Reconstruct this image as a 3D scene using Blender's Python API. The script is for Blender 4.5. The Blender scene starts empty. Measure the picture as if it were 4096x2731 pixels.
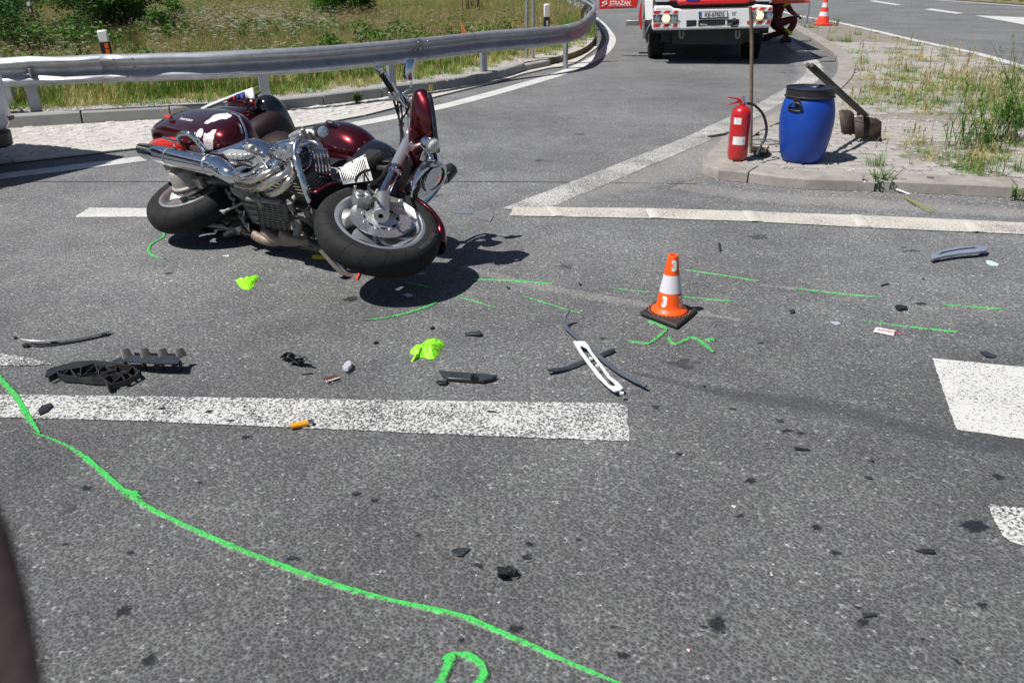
import bpy, bmesh, math, random
import numpy as np
from mathutils import Vector, Matrix, noise

rnd = random.Random(7)
SC = bpy.context.scene
COL = SC.collection
R = math.radians

# ------------------------------------------------------------ camera, sky, sun, exposure
CAM_H = 1.6
FPX, CX, CY = 3312.0, 2048.0, 1365.5


def _n(v):
    return v / np.linalg.norm(v)


_down = _n(np.array([62.0, 7435.0, FPX]))
UPc = -_down
FWc = _n(np.array([0, 0, 1.0]) - UPc[2] * UPc)
RTc = np.cross(FWc, UPc)
if RTc[0] < 0:
    RTc = -RTc


def c2w(v):
    v = np.asarray(v, float)
    return np.array([v @ RTc, v @ FWc, v @ UPc])


cam_d = bpy.data.cameras.new('camera')
cam = bpy.data.objects.new('camera', cam_d)
COL.objects.link(cam)
cx, cy, cz = c2w([1, 0, 0]), -c2w([0, 1, 0]), -c2w([0, 0, 1])
cam.matrix_world = Matrix(((cx[0], cy[0], cz[0], 0), (cx[1], cy[1], cz[1], 0), (cx[2], cy[2], cz[2], CAM_H), (0, 0, 0, 1)))
cam_d.sensor_width = 36
cam_d.lens = FPX / 4096 * 36
cam_d.clip_start = 0.02
cam_d.clip_end = 600
cam_d.dof.use_dof = True
cam_d.dof.focus_distance = 5.0
cam_d.dof.aperture_fstop = 8.0
SC.camera = cam

SUN_EL = R(59)
SHV = _n(np.array([0.90, 0.43]))         # the way shadows fall on the ground
w = bpy.data.worlds.new('World')
SC.world = w
w.use_nodes = True
nt = w.node_tree
bg = nt.nodes['Background']
sky = nt.nodes.new('ShaderNodeTexSky')
sky.sky_type = 'NISHITA'
sky.sun_disc = False
sky.sun_elevation = SUN_EL
sky.sun_rotation = math.atan2(-SHV[0], -SHV[1])
sky.air_density = 1.0
sky.dust_density = 0.6
nt.links.new(sky.outputs[0], bg.inputs[0])
bg.inputs[1].default_value = 0.05
sd = bpy.data.lights.new('sun', 'SUN')
sun = bpy.data.objects.new('sun', sd)
COL.objects.link(sun)
sd.energy = 5.0
sd.angle = R(0.53)
sd.color = (1.0, 0.965, 0.91)
ldir = Vector((SHV[0] * math.cos(SUN_EL), SHV[1] * math.cos(SUN_EL), -math.sin(SUN_EL)))
sun.rotation_euler = ldir.to_track_quat('-Z', 'Y').to_euler()
sun.location = (-6, -3, 12)
SC.view_settings.view_transform = 'Standard'
SC.view_settings.look = 'None'
SC.view_settings.exposure = 0.30
SC.view_settings.gamma = 1.0
SC.cycles.max_bounces = 6
SC.cycles.sample_clamp_indirect = 4.0
SC.cycles.transparent_max_bounces = 8
SC.cycles.caustics_reflective = False
SC.cycles.caustics_refractive = False
SC.cycles.use_adaptive_sampling = True

# ------------------------------------------------------------ layout helpers (a point of the photograph -> metres)
EYE = np.array([0, 0, CAM_H])


def ray(x, y):
    return c2w([(x - CX) / FPX, (y - CY) / FPX, 1.0])


def G(x, y, z=0.0):                      # point of the ground (or of a level z) seen at x, y
    r = ray(x, y)
    return EYE + r * ((z - CAM_H) / r[2])


def A(x, y, Y):                          # point seen at x, y standing Y metres ahead
    r = ray(x, y)
    return EYE + r * (Y / r[1])


def V(x, y, z=0.0):                      # the same in the coordinates of a 2352 wide view
    return G(x * 1.7415, y * 1.7415, z)


def PL(x, y, o, n):                      # point of the plane (o, n) seen at x, y
    r = ray(x, y)
    return EYE + r * (((np.asarray(o) - EYE) @ n) / (r @ n))


SPLIT = {'carrier_window', 'shock_absorber', 'fender_bracket', 'grip', 'guard_screw', 'splash_guard', 'splice_bolt', 'brake_pedal', 'left_footpeg'}


# ------------------------------------------------------------ mesh helpers
class MB:
    def __init__(s):
        s.v, s.f, s.m = [], [], []
        s.cur = 0

    def add(s, vs, fs):
        b = len(s.v)
        s.v += [tuple(float(c) for c in p) for p in vs]
        for f in fs:
            s.f.append(tuple(b + i for i in f))
            s.m.append(s.cur)
        return s

    def box(s, c, sz, M=None):
        c = np.asarray(c, float)
        vs = []
        for dx in (-.5, .5):
            for dy in (-.5, .5):
                for dz in (-.5, .5):
                    p = np.array([dx * sz[0], dy * sz[1], dz * sz[2]])
                    if M is not None:
                        p = np.asarray(M) @ p
                    vs.append(c + p)
        return s.add(vs, [(0, 1, 3, 2), (4, 6, 7, 5), (0, 4, 5, 1), (2, 3, 7, 6), (0, 2, 6, 4), (1, 5, 7, 3)])

    def loft(s, rings, cap=True, closed=True):
        n = len(rings[0])
        vs = [p for r in rings for p in r]
        fs = []
        for i in range(len(rings) - 1):
            for j in range(n if closed else n - 1):
                k = (j + 1) % n
                fs.append((i * n + j, i * n + k, (i + 1) * n + k, (i + 1) * n + j))
        if cap and closed:
            fs.append(tuple(range(n - 1, -1, -1)))
            fs.append(tuple((len(rings) - 1) * n + j for j in range(n)))
        return s.add(vs, fs)

    def tube(s, path, r, n=10, cap=True):
        P = [np.asarray(p, float) for p in path]
        rs = r if hasattr(r, '__len__') else [r] * len(P)
        rings = []
        side = None
        for i, p in enumerate(P):
            t = _n(P[min(i + 1, len(P) - 1)] - P[max(i - 1, 0)] + 1e-9)
            if side is None:
                a = np.array([0, 0, 1.0]) if abs(t[2]) < .9 else np.array([1.0, 0, 0])
                side = _n(np.cross(t, a))
            side = _n(side - (side @ t) * t)
            b = np.cross(t, side)
            rings.append([p + rs[i] * (math.cos(q) * side + math.sin(q) * b) for q in np.linspace(0, 2 * math.pi, n, endpoint=False)])
        return s.loft(rings, cap)

    def lathe(s, prof, o, ax, n=32, cap=True, a0=0, a1=2 * math.pi):
        ax = _n(np.asarray(ax, float))
        o = np.asarray(o, float)
        a = np.array([0, 0, 1.0]) if abs(ax[2]) < .9 else np.array([1.0, 0, 0])
        e1 = _n(np.cross(ax, a))
        e2 = np.cross(ax, e1)
        return s.loft([[o + h * ax + rr * (math.cos(q) * e1 + math.sin(q) * e2) for q in np.linspace(a0, a1, n, endpoint=False)] for rr, h in prof], cap)

    def prism(s, base, ext):
        b = [np.asarray(p, float) for p in base]
        e = np.asarray(ext, float)
        n = len(b)
        fs = [tuple(range(n - 1, -1, -1)), tuple(range(n, 2 * n))] + [(i, (i + 1) % n, n + (i + 1) % n, n + i) for i in range(n)]
        return s.add(b + [p + e for p in b], fs)

    def sphere(s, c, rad, n=12, m=8, ax=None):
        c = np.asarray(c, float)
        rad = np.asarray(rad if hasattr(rad, '__len__') else [rad] * 3, float)
        A3 = np.eye(3) if ax is None else np.asarray(ax)
        rings = []
        for i in range(m + 1):
            t = math.pi * i / m
            t = min(max(t, .06), math.pi - .06)
            rings.append([c + A3.T @ (rad * np.array([math.sin(t) * math.cos(q), math.sin(t) * math.sin(q), math.cos(t)])) for q in np.linspace(0, 2 * math.pi, n, endpoint=False)])
        return s.loft(rings)

    def build(s, name, mats, parent=None, bevel=0, smooth=35, sub=0, solid=0, seg=2):
        if name in SPLIT:                # separate pieces become separate parts of the same name
            own = list(range(len(s.v)))
            def root(i):
                while own[i] != i:
                    own[i] = own[own[i]]
                    i = own[i]
                return i
            for f in s.f:
                for k in f[1:]:
                    own[root(k)] = root(f[0])
            groups = {}
            for f in s.f:
                groups.setdefault(root(f[0]), []).append(f)
            first = None
            for fs in groups.values():
                ids = sorted({i for f in fs for i in f})
                re_ = {i: k for k, i in enumerate(ids)}
                q = MB()
                q.add([s.v[i] for i in ids], [tuple(re_[i] for i in f) for f in fs])
                o = q.build_one(name, mats, parent, bevel, smooth, sub, solid, seg)
                first = first or o
            return first
        return s.build_one(name, mats, parent, bevel, smooth, sub, solid, seg)

    def build_one(s, name, mats, parent=None, bevel=0, smooth=35, sub=0, solid=0, seg=2):
        me = bpy.data.meshes.new(name)
        off = np.array(parent.location) if parent is not None else np.zeros(3)
        if parent is not None and parent.get('_abs') is not None:
            off = np.array(parent['_abs'])
        me.from_pydata([(p[0] - off[0], p[1] - off[1], p[2] - off[2]) for p in s.v], [], s.f)
        if not isinstance(mats, (list, tuple)):
            mats = [mats]
        for m in mats:
            me.materials.append(m)
        if len(mats) > 1:
            me.polygons.foreach_set('material_index', s.m)
        bm = bmesh.new()
        bm.from_mesh(me)
        if not getattr(s, 'sheet', False):
            bmesh.ops.recalc_face_normals(bm, faces=bm.faces)
        bm.to_mesh(me)
        bm.free()
        if smooth:
            me.shade_smooth()
            me.set_sharp_from_angle(angle=R(smooth))
        o = bpy.data.objects.new(name, me)
        COL.objects.link(o)
        if parent is not None:
            o.parent = parent
            o['_abs'] = list(map(float, off))
        if solid:
            md = o.modifiers.new('solid', 'SOLIDIFY')
            md.thickness = solid
            md.offset = 0
        if bevel:
            md = o.modifiers.new('bevel', 'BEVEL')
            md.width = bevel
            md.segments = seg
            md.limit_method = 'ANGLE'
            md.angle_limit = R(40)
            md.harden_normals = False
        if sub:
            md = o.modifiers.new('sub', 'SUBSURF')
            md.levels = md.render_levels = sub
        return o


def thing(name, label, cat, loc=(0, 0, 0), group=None):
    o = bpy.data.objects.new(name, None)
    COL.objects.link(o)
    o.location = tuple(float(c) for c in loc)
    o['label'] = label
    o['category'] = cat
    if group:
        o['group'] = group
    return o


def tag(o, label=None, cat=None, group=None, kind=None):
    for k, v in (('label', label), ('category', cat), ('group', group), ('kind', kind)):
        if v:
            o[k] = v
    return o


def dup(root, loc, label, rz=0.0):
    c = root.copy()
    COL.objects.link(c)
    c.location = tuple(float(q) for q in loc)
    c.rotation_euler = (0, 0, rz)
    c['label'] = label
    for ch in list(root.children):
        d = ch.copy()
        COL.objects.link(d)
        d.parent = c
        for g in ch.children:
            e = g.copy()
            COL.objects.link(e)
            e.parent = d
    return c


def sring(c, a, b, p=2.6, n=20):
    """superellipse ring about c with half axes a, b"""
    out = []
    for q in np.linspace(0, 2 * math.pi, n, endpoint=False):
        cs, sn = math.cos(q), math.sin(q)
        out.append(np.asarray(c) + np.asarray(a) * (abs(cs) ** (2 / p)) * (1 if cs >= 0 else -1) + np.asarray(b) * (abs(sn) ** (2 / p)) * (1 if sn >= 0 else -1))
    return out


def curve(pts, k=6):
    """Catmull-Rom through pts"""
    P = [np.asarray(p, float) for p in pts]
    P = [2 * P[0] - P[1]] + P + [2 * P[-1] - P[-2]]
    out = []
    for i in range(1, len(P) - 2):
        for j in range(k):
            t = j / k
            out.append(.5 * ((2 * P[i]) + (-P[i - 1] + P[i + 1]) * t + (2 * P[i - 1] - 5 * P[i] + 4 * P[i + 1] - P[i + 2]) * t * t + (-P[i - 1] + 3 * P[i] - 3 * P[i + 1] + P[i + 2]) * t ** 3))
    out.append(P[-2])
    return out


def resample(P, step):
    P = [np.asarray(p, float) for p in P]
    L = [0]
    for a, b in zip(P, P[1:]):
        L.append(L[-1] + np.linalg.norm(b - a))
    n = max(2, int(round(L[-1] / step)) + 1)
    s = np.linspace(0, L[-1], n)
    P = np.array(P)
    return np.stack([np.interp(s, L, P[:, k]) for k in range(P.shape[1])], 1)


def text_mesh(txt, size=1.0, depth=0.0, cond=1.0, bold=0.0):
    cu = bpy.data.curves.new('lettering', 'FONT')
    cu.body = txt
    cu.size = size
    cu.extrude = depth
    cu.offset = bold
    cu.align_x = 'CENTER'
    cu.align_y = 'CENTER'
    cu.resolution_u = 3
    o = bpy.data.objects.new('tmp_text', cu)
    COL.objects.link(o)
    bpy.context.view_layer.update()
    me = bpy.data.meshes.new_from_object(o.evaluated_get(bpy.context.evaluated_depsgraph_get()))
    bpy.data.objects.remove(o)
    vs = [np.array([v.co.x * cond, v.co.y, v.co.z]) for v in me.vertices]
    fs = [tuple(p.vertices) for p in me.polygons]
    bpy.data.meshes.remove(me)
    return vs, fs


def lettering(txt, o, ex, ey, size, mat_, parent, name='lettering', cond=1.0, bold=0.0, lift=.003):
    ex, ey = _n(np.asarray(ex, float)), np.asarray(ey, float)
    ey = _n(ey - (ey @ ex) * ex)
    ez = np.cross(ex, ey)
    vs, fs = text_mesh(txt, size, .0008, cond, bold)
    m = MB()
    m.add([np.asarray(o) + v[0] * ex + v[1] * ey + (v[2] + lift) * ez for v in vs], fs)
    return m.build(name, mat_, parent, smooth=0)


# ------------------------------------------------------------ materials
class NT:
    def __init__(s, m):
        m.use_nodes = True
        s.t = m.node_tree
        s.b = s.t.nodes['Principled BSDF']

    def n(s, ty, **kw):
        o = s.t.nodes.new('ShaderNode' + ty)
        for k, v in kw.items():
            if k in o.inputs:
                o.inputs[k].default_value = v
            else:
                setattr(o, k, v)
        return o

    def l(s, a, b):
        s.t.links.new(a, b)

    def val(s, op, a, b=None, clamp=False):
        o = s.t.nodes.new('ShaderNodeMath')
        o.operation = op
        o.use_clamp = clamp
        for i, q in enumerate((a, b)):
            if q is None:
                continue
            if isinstance(q, (int, float)):
                o.inputs[i].default_value = q
            else:
                s.l(q, o.inputs[i])
        return o.outputs[0]

    def ramp(s, fac, stops):
        o = s.t.nodes.new('ShaderNodeValToRGB')
        e = o.color_ramp.elements
        while len(e) < len(stops):
            e.new(.5)
        for q, (p, c) in zip(e, stops):
            q.position = p
            q.color = (*c, 1) if hasattr(c, '__len__') else (c, c, c, 1)
        s.l(fac, o.inputs[0])
        return o.outputs[0]

    def mix(s, fac, a, b):
        o = s.t.nodes.new('ShaderNodeMix')
        o.data_type = 'RGBA'
        for i, q in ((0, fac), (6, a), (7, b)):
            if hasattr(q, 'is_linked'):
                s.l(q, o.inputs[i])
            elif isinstance(q, (int, float)):
                o.inputs[i].default_value = q
            else:
                o.inputs[i].default_value = (*q, 1)
        return o.outputs[2]

    def noise(s, vec, scale, detail=3, rough=.5):
        o = s.n('TexNoise', Scale=scale, Detail=detail, Roughness=rough)
        s.l(vec, o.inputs['Vector'])
        return o.outputs[0]

    def bump(s, h, strength=.3, dist=.01):
        o = s.n('Bump', Strength=strength, Distance=dist)
        s.l(h, o.inputs['Height'])
        s.l(o.outputs[0], s.b.inputs['Normal'])


def mat(name, col, rough=.5, metal=0.0, var=.12, scale=6.0, bump=0.0, bscale=60.0, coat=0.0, spec=.5, dirt=0.0, dirtcol=(.2, .18, .15), emit=None, trans=0.0, alpha=1.0):
    m = bpy.data.materials.new(name)
    t = NT(m)
    b = t.b
    tc = t.n('TexCoord').outputs['Object']
    n1 = t.noise(tc, scale, 5, .6)
    f = t.ramp(n1, [(.3, 1 - var), (.7, 1 + var)])
    o = t.n('Mix', data_type='RGBA', blend_type='MULTIPLY')
    o.inputs[0].default_value = 1
    o.inputs[6].default_value = (*col, 1)
    t.l(f, o.inputs[7])
    c = o.outputs[2]
    if dirt > 0:
        n2 = t.noise(tc, scale * 1.7, 6, .7)
        d = t.ramp(n2, [(.62 - dirt * .3, 0.0), (.75, min(1, dirt))])
        c = t.mix(d, c, dirtcol)
        t.l(t.val('ADD', t.val('MULTIPLY', d, .4), rough), b.inputs['Roughness'])
        if metal:
            t.l(t.val('SUBTRACT', metal, t.val('MULTIPLY', d, .8)), b.inputs['Metallic'])
    else:
        n3 = t.noise(tc, scale * 3, 4)
        t.l(t.val('MULTIPLY_ADD' if 0 else 'ADD', t.val('MULTIPLY', n3, rough * .5), rough * .75), b.inputs['Roughness'])
        b.inputs['Metallic'].default_value = metal
    t.l(c, b.inputs['Base Color'])
    b.inputs['Coat Weight'].default_value = coat
    b.inputs['Coat Roughness'].default_value = .03
    b.inputs['Specular IOR Level'].default_value = spec
    if trans:
        b.inputs['Transmission Weight'].default_value = trans
    if alpha < 1:
        b.inputs['Alpha'].default_value = alpha
    if emit:
        b.inputs['Emission Color'].default_value = (*emit[0], 1)
        b.inputs['Emission Strength'].default_value = emit[1]
    if bump:
        t.bump(t.noise(tc, bscale, 4), bump, .004)
    return m


def asphalt_nodes(t):
    """grain colour, height and fine masks of the road surface, tied to the place"""
    g = t.n('NewGeometry').outputs['Position']
    vo = t.n('TexVoronoi', Scale=104.0, Randomness=1.0)
    t.l(g, vo.inputs['Vector'])
    d = vo.outputs['Distance']
    sep = t.n('SeparateColor')
    t.l(vo.outputs['Color'], sep.inputs[0])
    cell = sep.outputs[0]
    big = t.noise(g, .55, 4, .55)
    mid = t.noise(g, 3.2, 5, .6)
    fine = t.noise(g, 330, 2, .6)
    clump = t.noise(g, 38, 3, .65)
    # stones dark, worn binder between them paler
    base = t.ramp(d, [(0.0, .078), (.40, .094), (.60, .146), (.9, .185)])
    stone = t.ramp(cell, [(0.0, .72), (.45, .94), (.8, 1.12), (.97, 1.25), (.985, 2.1), (1.0, 2.8)])
    o = t.n('Mix', data_type='RGBA', blend_type='MULTIPLY')
    o.inputs[0].default_value = .85
    t.l(base, o.inputs[6])
    t.l(stone, o.inputs[7])
    c = o.outputs[2]
    for fac, st in ((big, [(.3, .76), (.7, 1.2)]), (mid, [(.3, .84), (.72, 1.14)]), (clump, [(.3, .86), (.7, 1.13)]), (fine, [(.3, .80), (.7, 1.20)])):
        q = t.n('Mix', data_type='RGBA', blend_type='MULTIPLY')
        q.inputs[0].default_value = 1
        t.l(c, q.inputs[6])
        t.l(t.ramp(fac, st), q.inputs[7])
        c = q.outputs[2]
    tint = t.n('Mix', data_type='RGBA', blend_type='MULTIPLY')
    tint.inputs[0].default_value = 1
    t.l(c, tint.inputs[6])
    t.l(t.ramp(mid, [(.35, (.975, .985, 1.03)), (.65, (.985, 1.0, 1.0))]), tint.inputs[7])
    c = tint.outputs[2]
    sx = t.n('SeparateXYZ')
    t.l(g, sx.inputs[0])
    graze_tone = t.n('Mix', data_type='RGBA', blend_type='MULTIPLY')
    graze_tone.inputs[0].default_value = 1
    t.l(c, graze_tone.inputs[6])
    # farther asphalt paler: light caught at a grazing view is put into the colour
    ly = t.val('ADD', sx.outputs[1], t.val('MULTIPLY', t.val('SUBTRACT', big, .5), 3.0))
    t.l(t.ramp(t.val('DIVIDE', ly, 10.0), [(.2, .82), (.52, 1.22)]), graze_tone.inputs[7])
    c = graze_tone.outputs[2]
    h = t.val('ADD', t.val('MULTIPLY', d, -1.0), t.val('MULTIPLY', fine, .35))
    return g, c, h, d, cell, fine, clump, mid


def asphalt_mat():
    m = bpy.data.materials.new('asphalt')
    t = NT(m)
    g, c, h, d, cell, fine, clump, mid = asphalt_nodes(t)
    # scattered dark spots of oil and old gum
    vo = t.n('TexVoronoi', Scale=2.3, Randomness=1.0)
    wob = t.n('VectorMath', operation='ADD')
    nz = t.n('TexNoise', Scale=14.0, Detail=3.0)
    t.l(g, nz.inputs['Vector'])
    sc = t.n('VectorMath', operation='SCALE')
    sc.inputs['Scale'].default_value = .22
    t.l(nz.outputs['Color'], sc.inputs[0])
    t.l(g, wob.inputs[0])
    t.l(sc.outputs[0], wob.inputs[1])
    t.l(wob.outputs[0], vo.inputs['Vector'])
    sp = t.n('SeparateColor')
    t.l(vo.outputs['Color'], sp.inputs[0])
    rad = t.val('MULTIPLY', t.val('POWER', sp.outputs[0], 3.0), .17)
    spot = t.val('SUBTRACT', rad, vo.outputs['Distance'])
    spot = t.ramp(spot, [(0.0, 0.0), (.035, .75)])
    c = t.mix(spot, c, (.03, .031, .036))
    # dusty pale wear beside the island, dark rubber trail on the right
    sx = t.n('SeparateXYZ')
    t.l(g, sx.inputs[0])
    t.l(c, t.b.inputs['Base Color'])
    t.b.inputs['Roughness'].default_value = .82
    t.b.inputs['Specular IOR Level'].default_value = .35
    t.bump(h, .6, .006)
    return m


def paint_mat(name, col, keep=.5, soft=.12, edge=False, rough=.6, dirty=.15, scale=1.0):
    """worn road paint: where it has gone the asphalt under it shows"""
    m = bpy.data.materials.new(name)
    t = NT(m)
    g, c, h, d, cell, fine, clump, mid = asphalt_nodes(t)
    n1 = t.noise(g, 88 * scale, 3, .7)
    n2 = t.noise(g, 2.2, 3, .6)
    s = t.val('ADD', t.val('MULTIPLY', n1, .75), t.val('MULTIPLY', d, .18))
    s = t.val('ADD', s, t.val('MULTIPLY', t.val('SUBTRACT', n2, .5), .28))
    if edge:
        at = t.n('Attribute', attribute_name='edge')
        s = t.val('SUBTRACT', s, t.val('MULTIPLY', t.val('POWER', t.val('ABSOLUTE', at.outputs['Fac']), 3.0), .42))
    th = .615 - .32 * keep
    k = t.ramp(s, [(th - soft / 2, 0.0), (th + soft / 2, 1.0)])
    pc = t.mix(t.ramp(mid, [(.35, 0.0), (.75, dirty)]), col, tuple(q * .45 for q in col))
    pf = t.n('Mix', data_type='RGBA', blend_type='MULTIPLY')
    pf.inputs[0].default_value = 1
    t.l(pc, pf.inputs[6])
    t.l(t.ramp(fine, [(.3, .8), (.7, 1.12)]), pf.inputs[7])
    c = t.mix(k, c, pf.outputs[2])
    t.l(c, t.b.inputs['Base Color'])
    t.b.inputs['Roughness'].default_value = rough
    t.b.inputs['Specular IOR Level'].default_value = .3
    t.bump(h, .45, .005)
    return m


M = {}
M['asphalt'] = asphalt_mat()
M['line'] = paint_mat('worn_white_line', (.62, .62, .61), keep=.44)
M['line_old'] = paint_mat('cream_white_line', (.56, .53, .47), keep=.66, soft=.16)
M['line_lane'] = paint_mat('worn_lane_line', (.60, .59, .56), keep=.43, soft=.14)
M['line_thin'] = paint_mat('thin_worn_line', (.60, .60, .58), keep=.42)
M['line_good'] = paint_mat('solid_white_line', (.60, .60, .58), keep=.80, soft=.16)
M['spray'] = paint_mat('green_spray', (.06, .56, .10), keep=.76, soft=.26, edge=True, rough=.5, dirty=.3)
M['spray_thin'] = paint_mat('thin_green_spray', (.07, .60, .10), keep=.75, soft=.25, edge=True, rough=.5, dirty=.3)
M['stain'] = paint_mat('dark_stain', (.016, .017, .021), keep=.95, soft=.2, edge=True, rough=.7, dirty=.1)
M['scrape'] = paint_mat('pale_scrape', (.30, .29, .27), keep=.40, soft=.3, edge=True, dirty=.2)
M['joint'] = mat('dark_joint', (.02, .02, .02), .9)
M['concrete'] = mat('kerb_concrete', (.28, .26, .235), .85, var=.22, scale=5, bump=.5, bscale=110, dirt=.6, dirtcol=(.15, .135, .12))
M['concrete_grey'] = mat('grey_kerb_concrete', (.27, .27, .26), .85, var=.14, scale=3.0, bump=.35, bscale=140, dirt=.3, dirtcol=(.17, .155, .13))
M['edging'] = mat('pale_edging', (.46, .44, .40), .85, var=.12, scale=5, bump=.4, bscale=120, dirt=.2)
M['sett'] = mat('granite_sett', (.47, .455, .43), .8, var=.22, scale=9, bump=.5, bscale=90, dirt=.25, dirtcol=(.30, .27, .23))
M['grout'] = mat('sand_joint', (.38, .36, .33), .95, var=.3, scale=20, bump=.6, bscale=200)
M['paver'] = mat('grey_paver', (.31, .295, .275), .9, var=.18, scale=5, bump=.5, bscale=150, dirt=.45, dirtcol=(.36, .34, .30))
M['gravel'] = mat('pale_gravel', (.36, .345, .32), .95, var=.5, scale=45, bump=1.0, bscale=110, dirt=.3, dirtcol=(.2, .18, .15))
M['soil'] = mat('dry_soil', (.17, .145, .075), .95, var=.4, scale=3, bump=.6, bscale=40, dirt=.5, dirtcol=(.10, .12, .03))
M['joint_soil'] = mat('dusty_joint_soil', (.21, .19, .16), .95, var=.4, scale=14, bump=.8, bscale=90, dirt=.4, dirtcol=(.33, .31, .28))
M['stone'] = mat('loose_stone', (.26, .25, .24), .9, var=.5, scale=30, bump=.3, bscale=200)
M['zinc'] = mat('galvanised_steel', (.36, .38, .41), .48, .6, var=.16, scale=7, bump=.03, bscale=60, dirt=.3, dirtcol=(.22, .22, .22))
M['steel'] = mat('dull_steel', (.34, .34, .34), .45, .8, var=.15, scale=12)
M['black'] = mat('black_plastic', (.018, .018, .02), .45, 0, var=.25, scale=14, bump=.1, bscale=200)
M['black_gloss'] = mat('glossy_black', (.008, .008, .011), .12, 0, coat=1, var=.2)
M['rubber'] = mat('tyre_rubber', (.016, .016, .017), .75, 0, var=.25, scale=9, bump=.12, bscale=260, dirt=.25, dirtcol=(.034, .033, .032), spec=.25)
M['white'] = mat('white_paint', (.80, .81, .82), .3, 0, var=.03, coat=.5, dirt=.05, dirtcol=(.45, .43, .4))
M['white_plastic'] = mat('white_plastic', (.75, .75, .75), .45, 0, var=.05, scale=5, dirt=.12, dirtcol=(.4, .38, .35))
M['chrome'] = mat('chrome', (.74, .76, .80), .10, 1.0, var=.05, scale=9, dirt=.12, dirtcol=(.30, .27, .23))
M['chrome_dull'] = mat('worn_chrome', (.66, .62, .56), .26, 1.0, var=.15, scale=16, dirt=.3, dirtcol=(.26, .21, .16))
M['alu'] = mat('cast_aluminium', (.48, .48, .47), .38, .85, var=.12, scale=14, bump=.05, bscale=260, dirt=.2, dirtcol=(.2, .18, .16))
M['alu_bright'] = mat('machined_aluminium', (.62, .63, .64), .33, .85, var=.08, scale=14)
M['cast'] = mat('dusty_engine_casting', (.25, .24, .225), .62, .3, var=.25, scale=11, bump=.35, bscale=160, dirt=.4, dirtcol=(.19, .165, .135))
M['red_paint'] = mat('fire_red', (.62, .012, .016), .3, 0, var=.05, coat=.7)
M['clear'] = mat('clear_glass', (.9, .92, .95), .03, 0, trans=1.0, var=.02)

# ============================================================ THE SETTING
def sheet(name, pts, m, parent=None, kind=None, z=None, th=0):
    b = MB()
    b.sheet = True
    P = [np.array(p, float) for p in pts]
    if z is not None:
        for p in P:
            p[2] = z
    # counter-clockwise seen from above
    ar = sum(P[i][0] * P[(i + 1) % len(P)][1] - P[(i + 1) % len(P)][0] * P[i][1] for i in range(len(P)))
    if ar < 0:
        P = P[::-1]
    b.add(P, [tuple(range(len(P)))])
    o = b.build(name, m, parent, smooth=0)
    bm = bmesh.new()
    bm.from_mesh(o.data)
    bmesh.ops.triangulate(bm, faces=bm.faces)
    bm.to_mesh(o.data)
    bm.free()
    if kind:
        o['kind'] = kind
    return o


def ribbon(name, path, width, m, parent=None, z=.004, step=.05, rag=0.0, taper=False, feather=None):
    """flat strip along a ground path, with the attribute edge = -1..1 across it"""
    P = resample([np.array([p[0], p[1], 0]) for p in path], step)
    n = len(P)
    ws = width if hasattr(width, '__len__') else [width] * 2
    wn = np.interp(np.linspace(0, 1, n), np.linspace(0, 1, len(ws)), ws)
    vs, ed = [], []
    K = 4
    for i in range(n):
        t = _n(P[min(i + 1, n - 1)] - P[max(i - 1, 0)] + 1e-9)
        s = np.array([-t[1], t[0], 0])
        ww = wn[i] * (1 + rag * (noise.noise(Vector((i * .7, wn[i] * 90, 3))) * 2))
        if taper:
            ww *= min(1, .25 + 6 * min(i, n - 1 - i) / n)
        for k in range(K + 1):
            e = -1 + 2 * k / K
            q = P[i] + s * e * ww / 2
            vs.append((q[0], q[1], (.0007 if feather and abs(e) > .9 else z)))
            ed.append(e)
    fs = []
    for i in range(n - 1):
        for k in range(K):
            a = i * (K + 1) + k
            fs.append((a, a + K + 1, a + K + 2, a + 1))
    b = MB()
    b.sheet = True
    b.add(vs, fs)
    o = b.build(name, m, parent, smooth=0)
    at = o.data.attributes.new('edge', 'FLOAT', 'POINT')
    at.data.foreach_set('value', ed)
    if o.data.polygons[0].normal.z < 0:
        bm = bmesh.new()
        bm.from_mesh(o.data)
        bmesh.ops.reverse_faces(bm, faces=bm.faces)
        bm.to_mesh(o.data)
        bm.free()
    return o


def blot(name, c, rx, ry, ang, m, parent, z=.005, seed=0):
    vs, ed = [(c[0], c[1], z)], [0.0]
    n = 26
    for k in (1, 2):
        for i in range(n):
            q = 2 * math.pi * i / n
            rr = (k / 2) * (1 + .55 * noise.noise(Vector((math.cos(q) * 1.6, math.sin(q) * 1.6, seed * 3.1))) + .3 * noise.noise(Vector((math.cos(q) * 4, math.sin(q) * 4, seed * 1.7))))
            x, y = rx * rr * math.cos(q), ry * rr * math.sin(q)
            vs.append((c[0] + x * math.cos(ang) - y * math.sin(ang), c[1] + x * math.sin(ang) + y * math.cos(ang), z if k == 1 else .0007))
            ed.append(k / 2)
    fs = [(0, 1 + i, 1 + (i + 1) % n) for i in range(n)] + [(1 + i, 1 + n + i, 1 + n + (i + 1) % n, 1 + (i + 1) % n) for i in range(n)]
    b = MB()
    b.sheet = True
    b.add(vs, fs)
    o = b.build(name, m, parent, smooth=0)
    at = o.data.attributes.new('edge', 'FLOAT', 'POINT')
    at.data.foreach_set('value', ed)
    return o


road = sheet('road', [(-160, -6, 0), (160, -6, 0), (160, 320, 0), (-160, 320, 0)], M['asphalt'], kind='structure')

# --- painted lines ---------------------------------------------------------
def mark(pts, m, name='road_line', z=.004):
    P = resample([V(*p) for p in pts] + [V(*pts[0])], .035)[:-1]
    return sheet(name, [p + np.array([.006 * noise.noise(Vector((p[0] * 38, p[1] * 38, 1))), .006 * noise.noise(Vector((p[0] * 38, p[1] * 38, 5))), 0]) for p in P], m, road, z=z)


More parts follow.
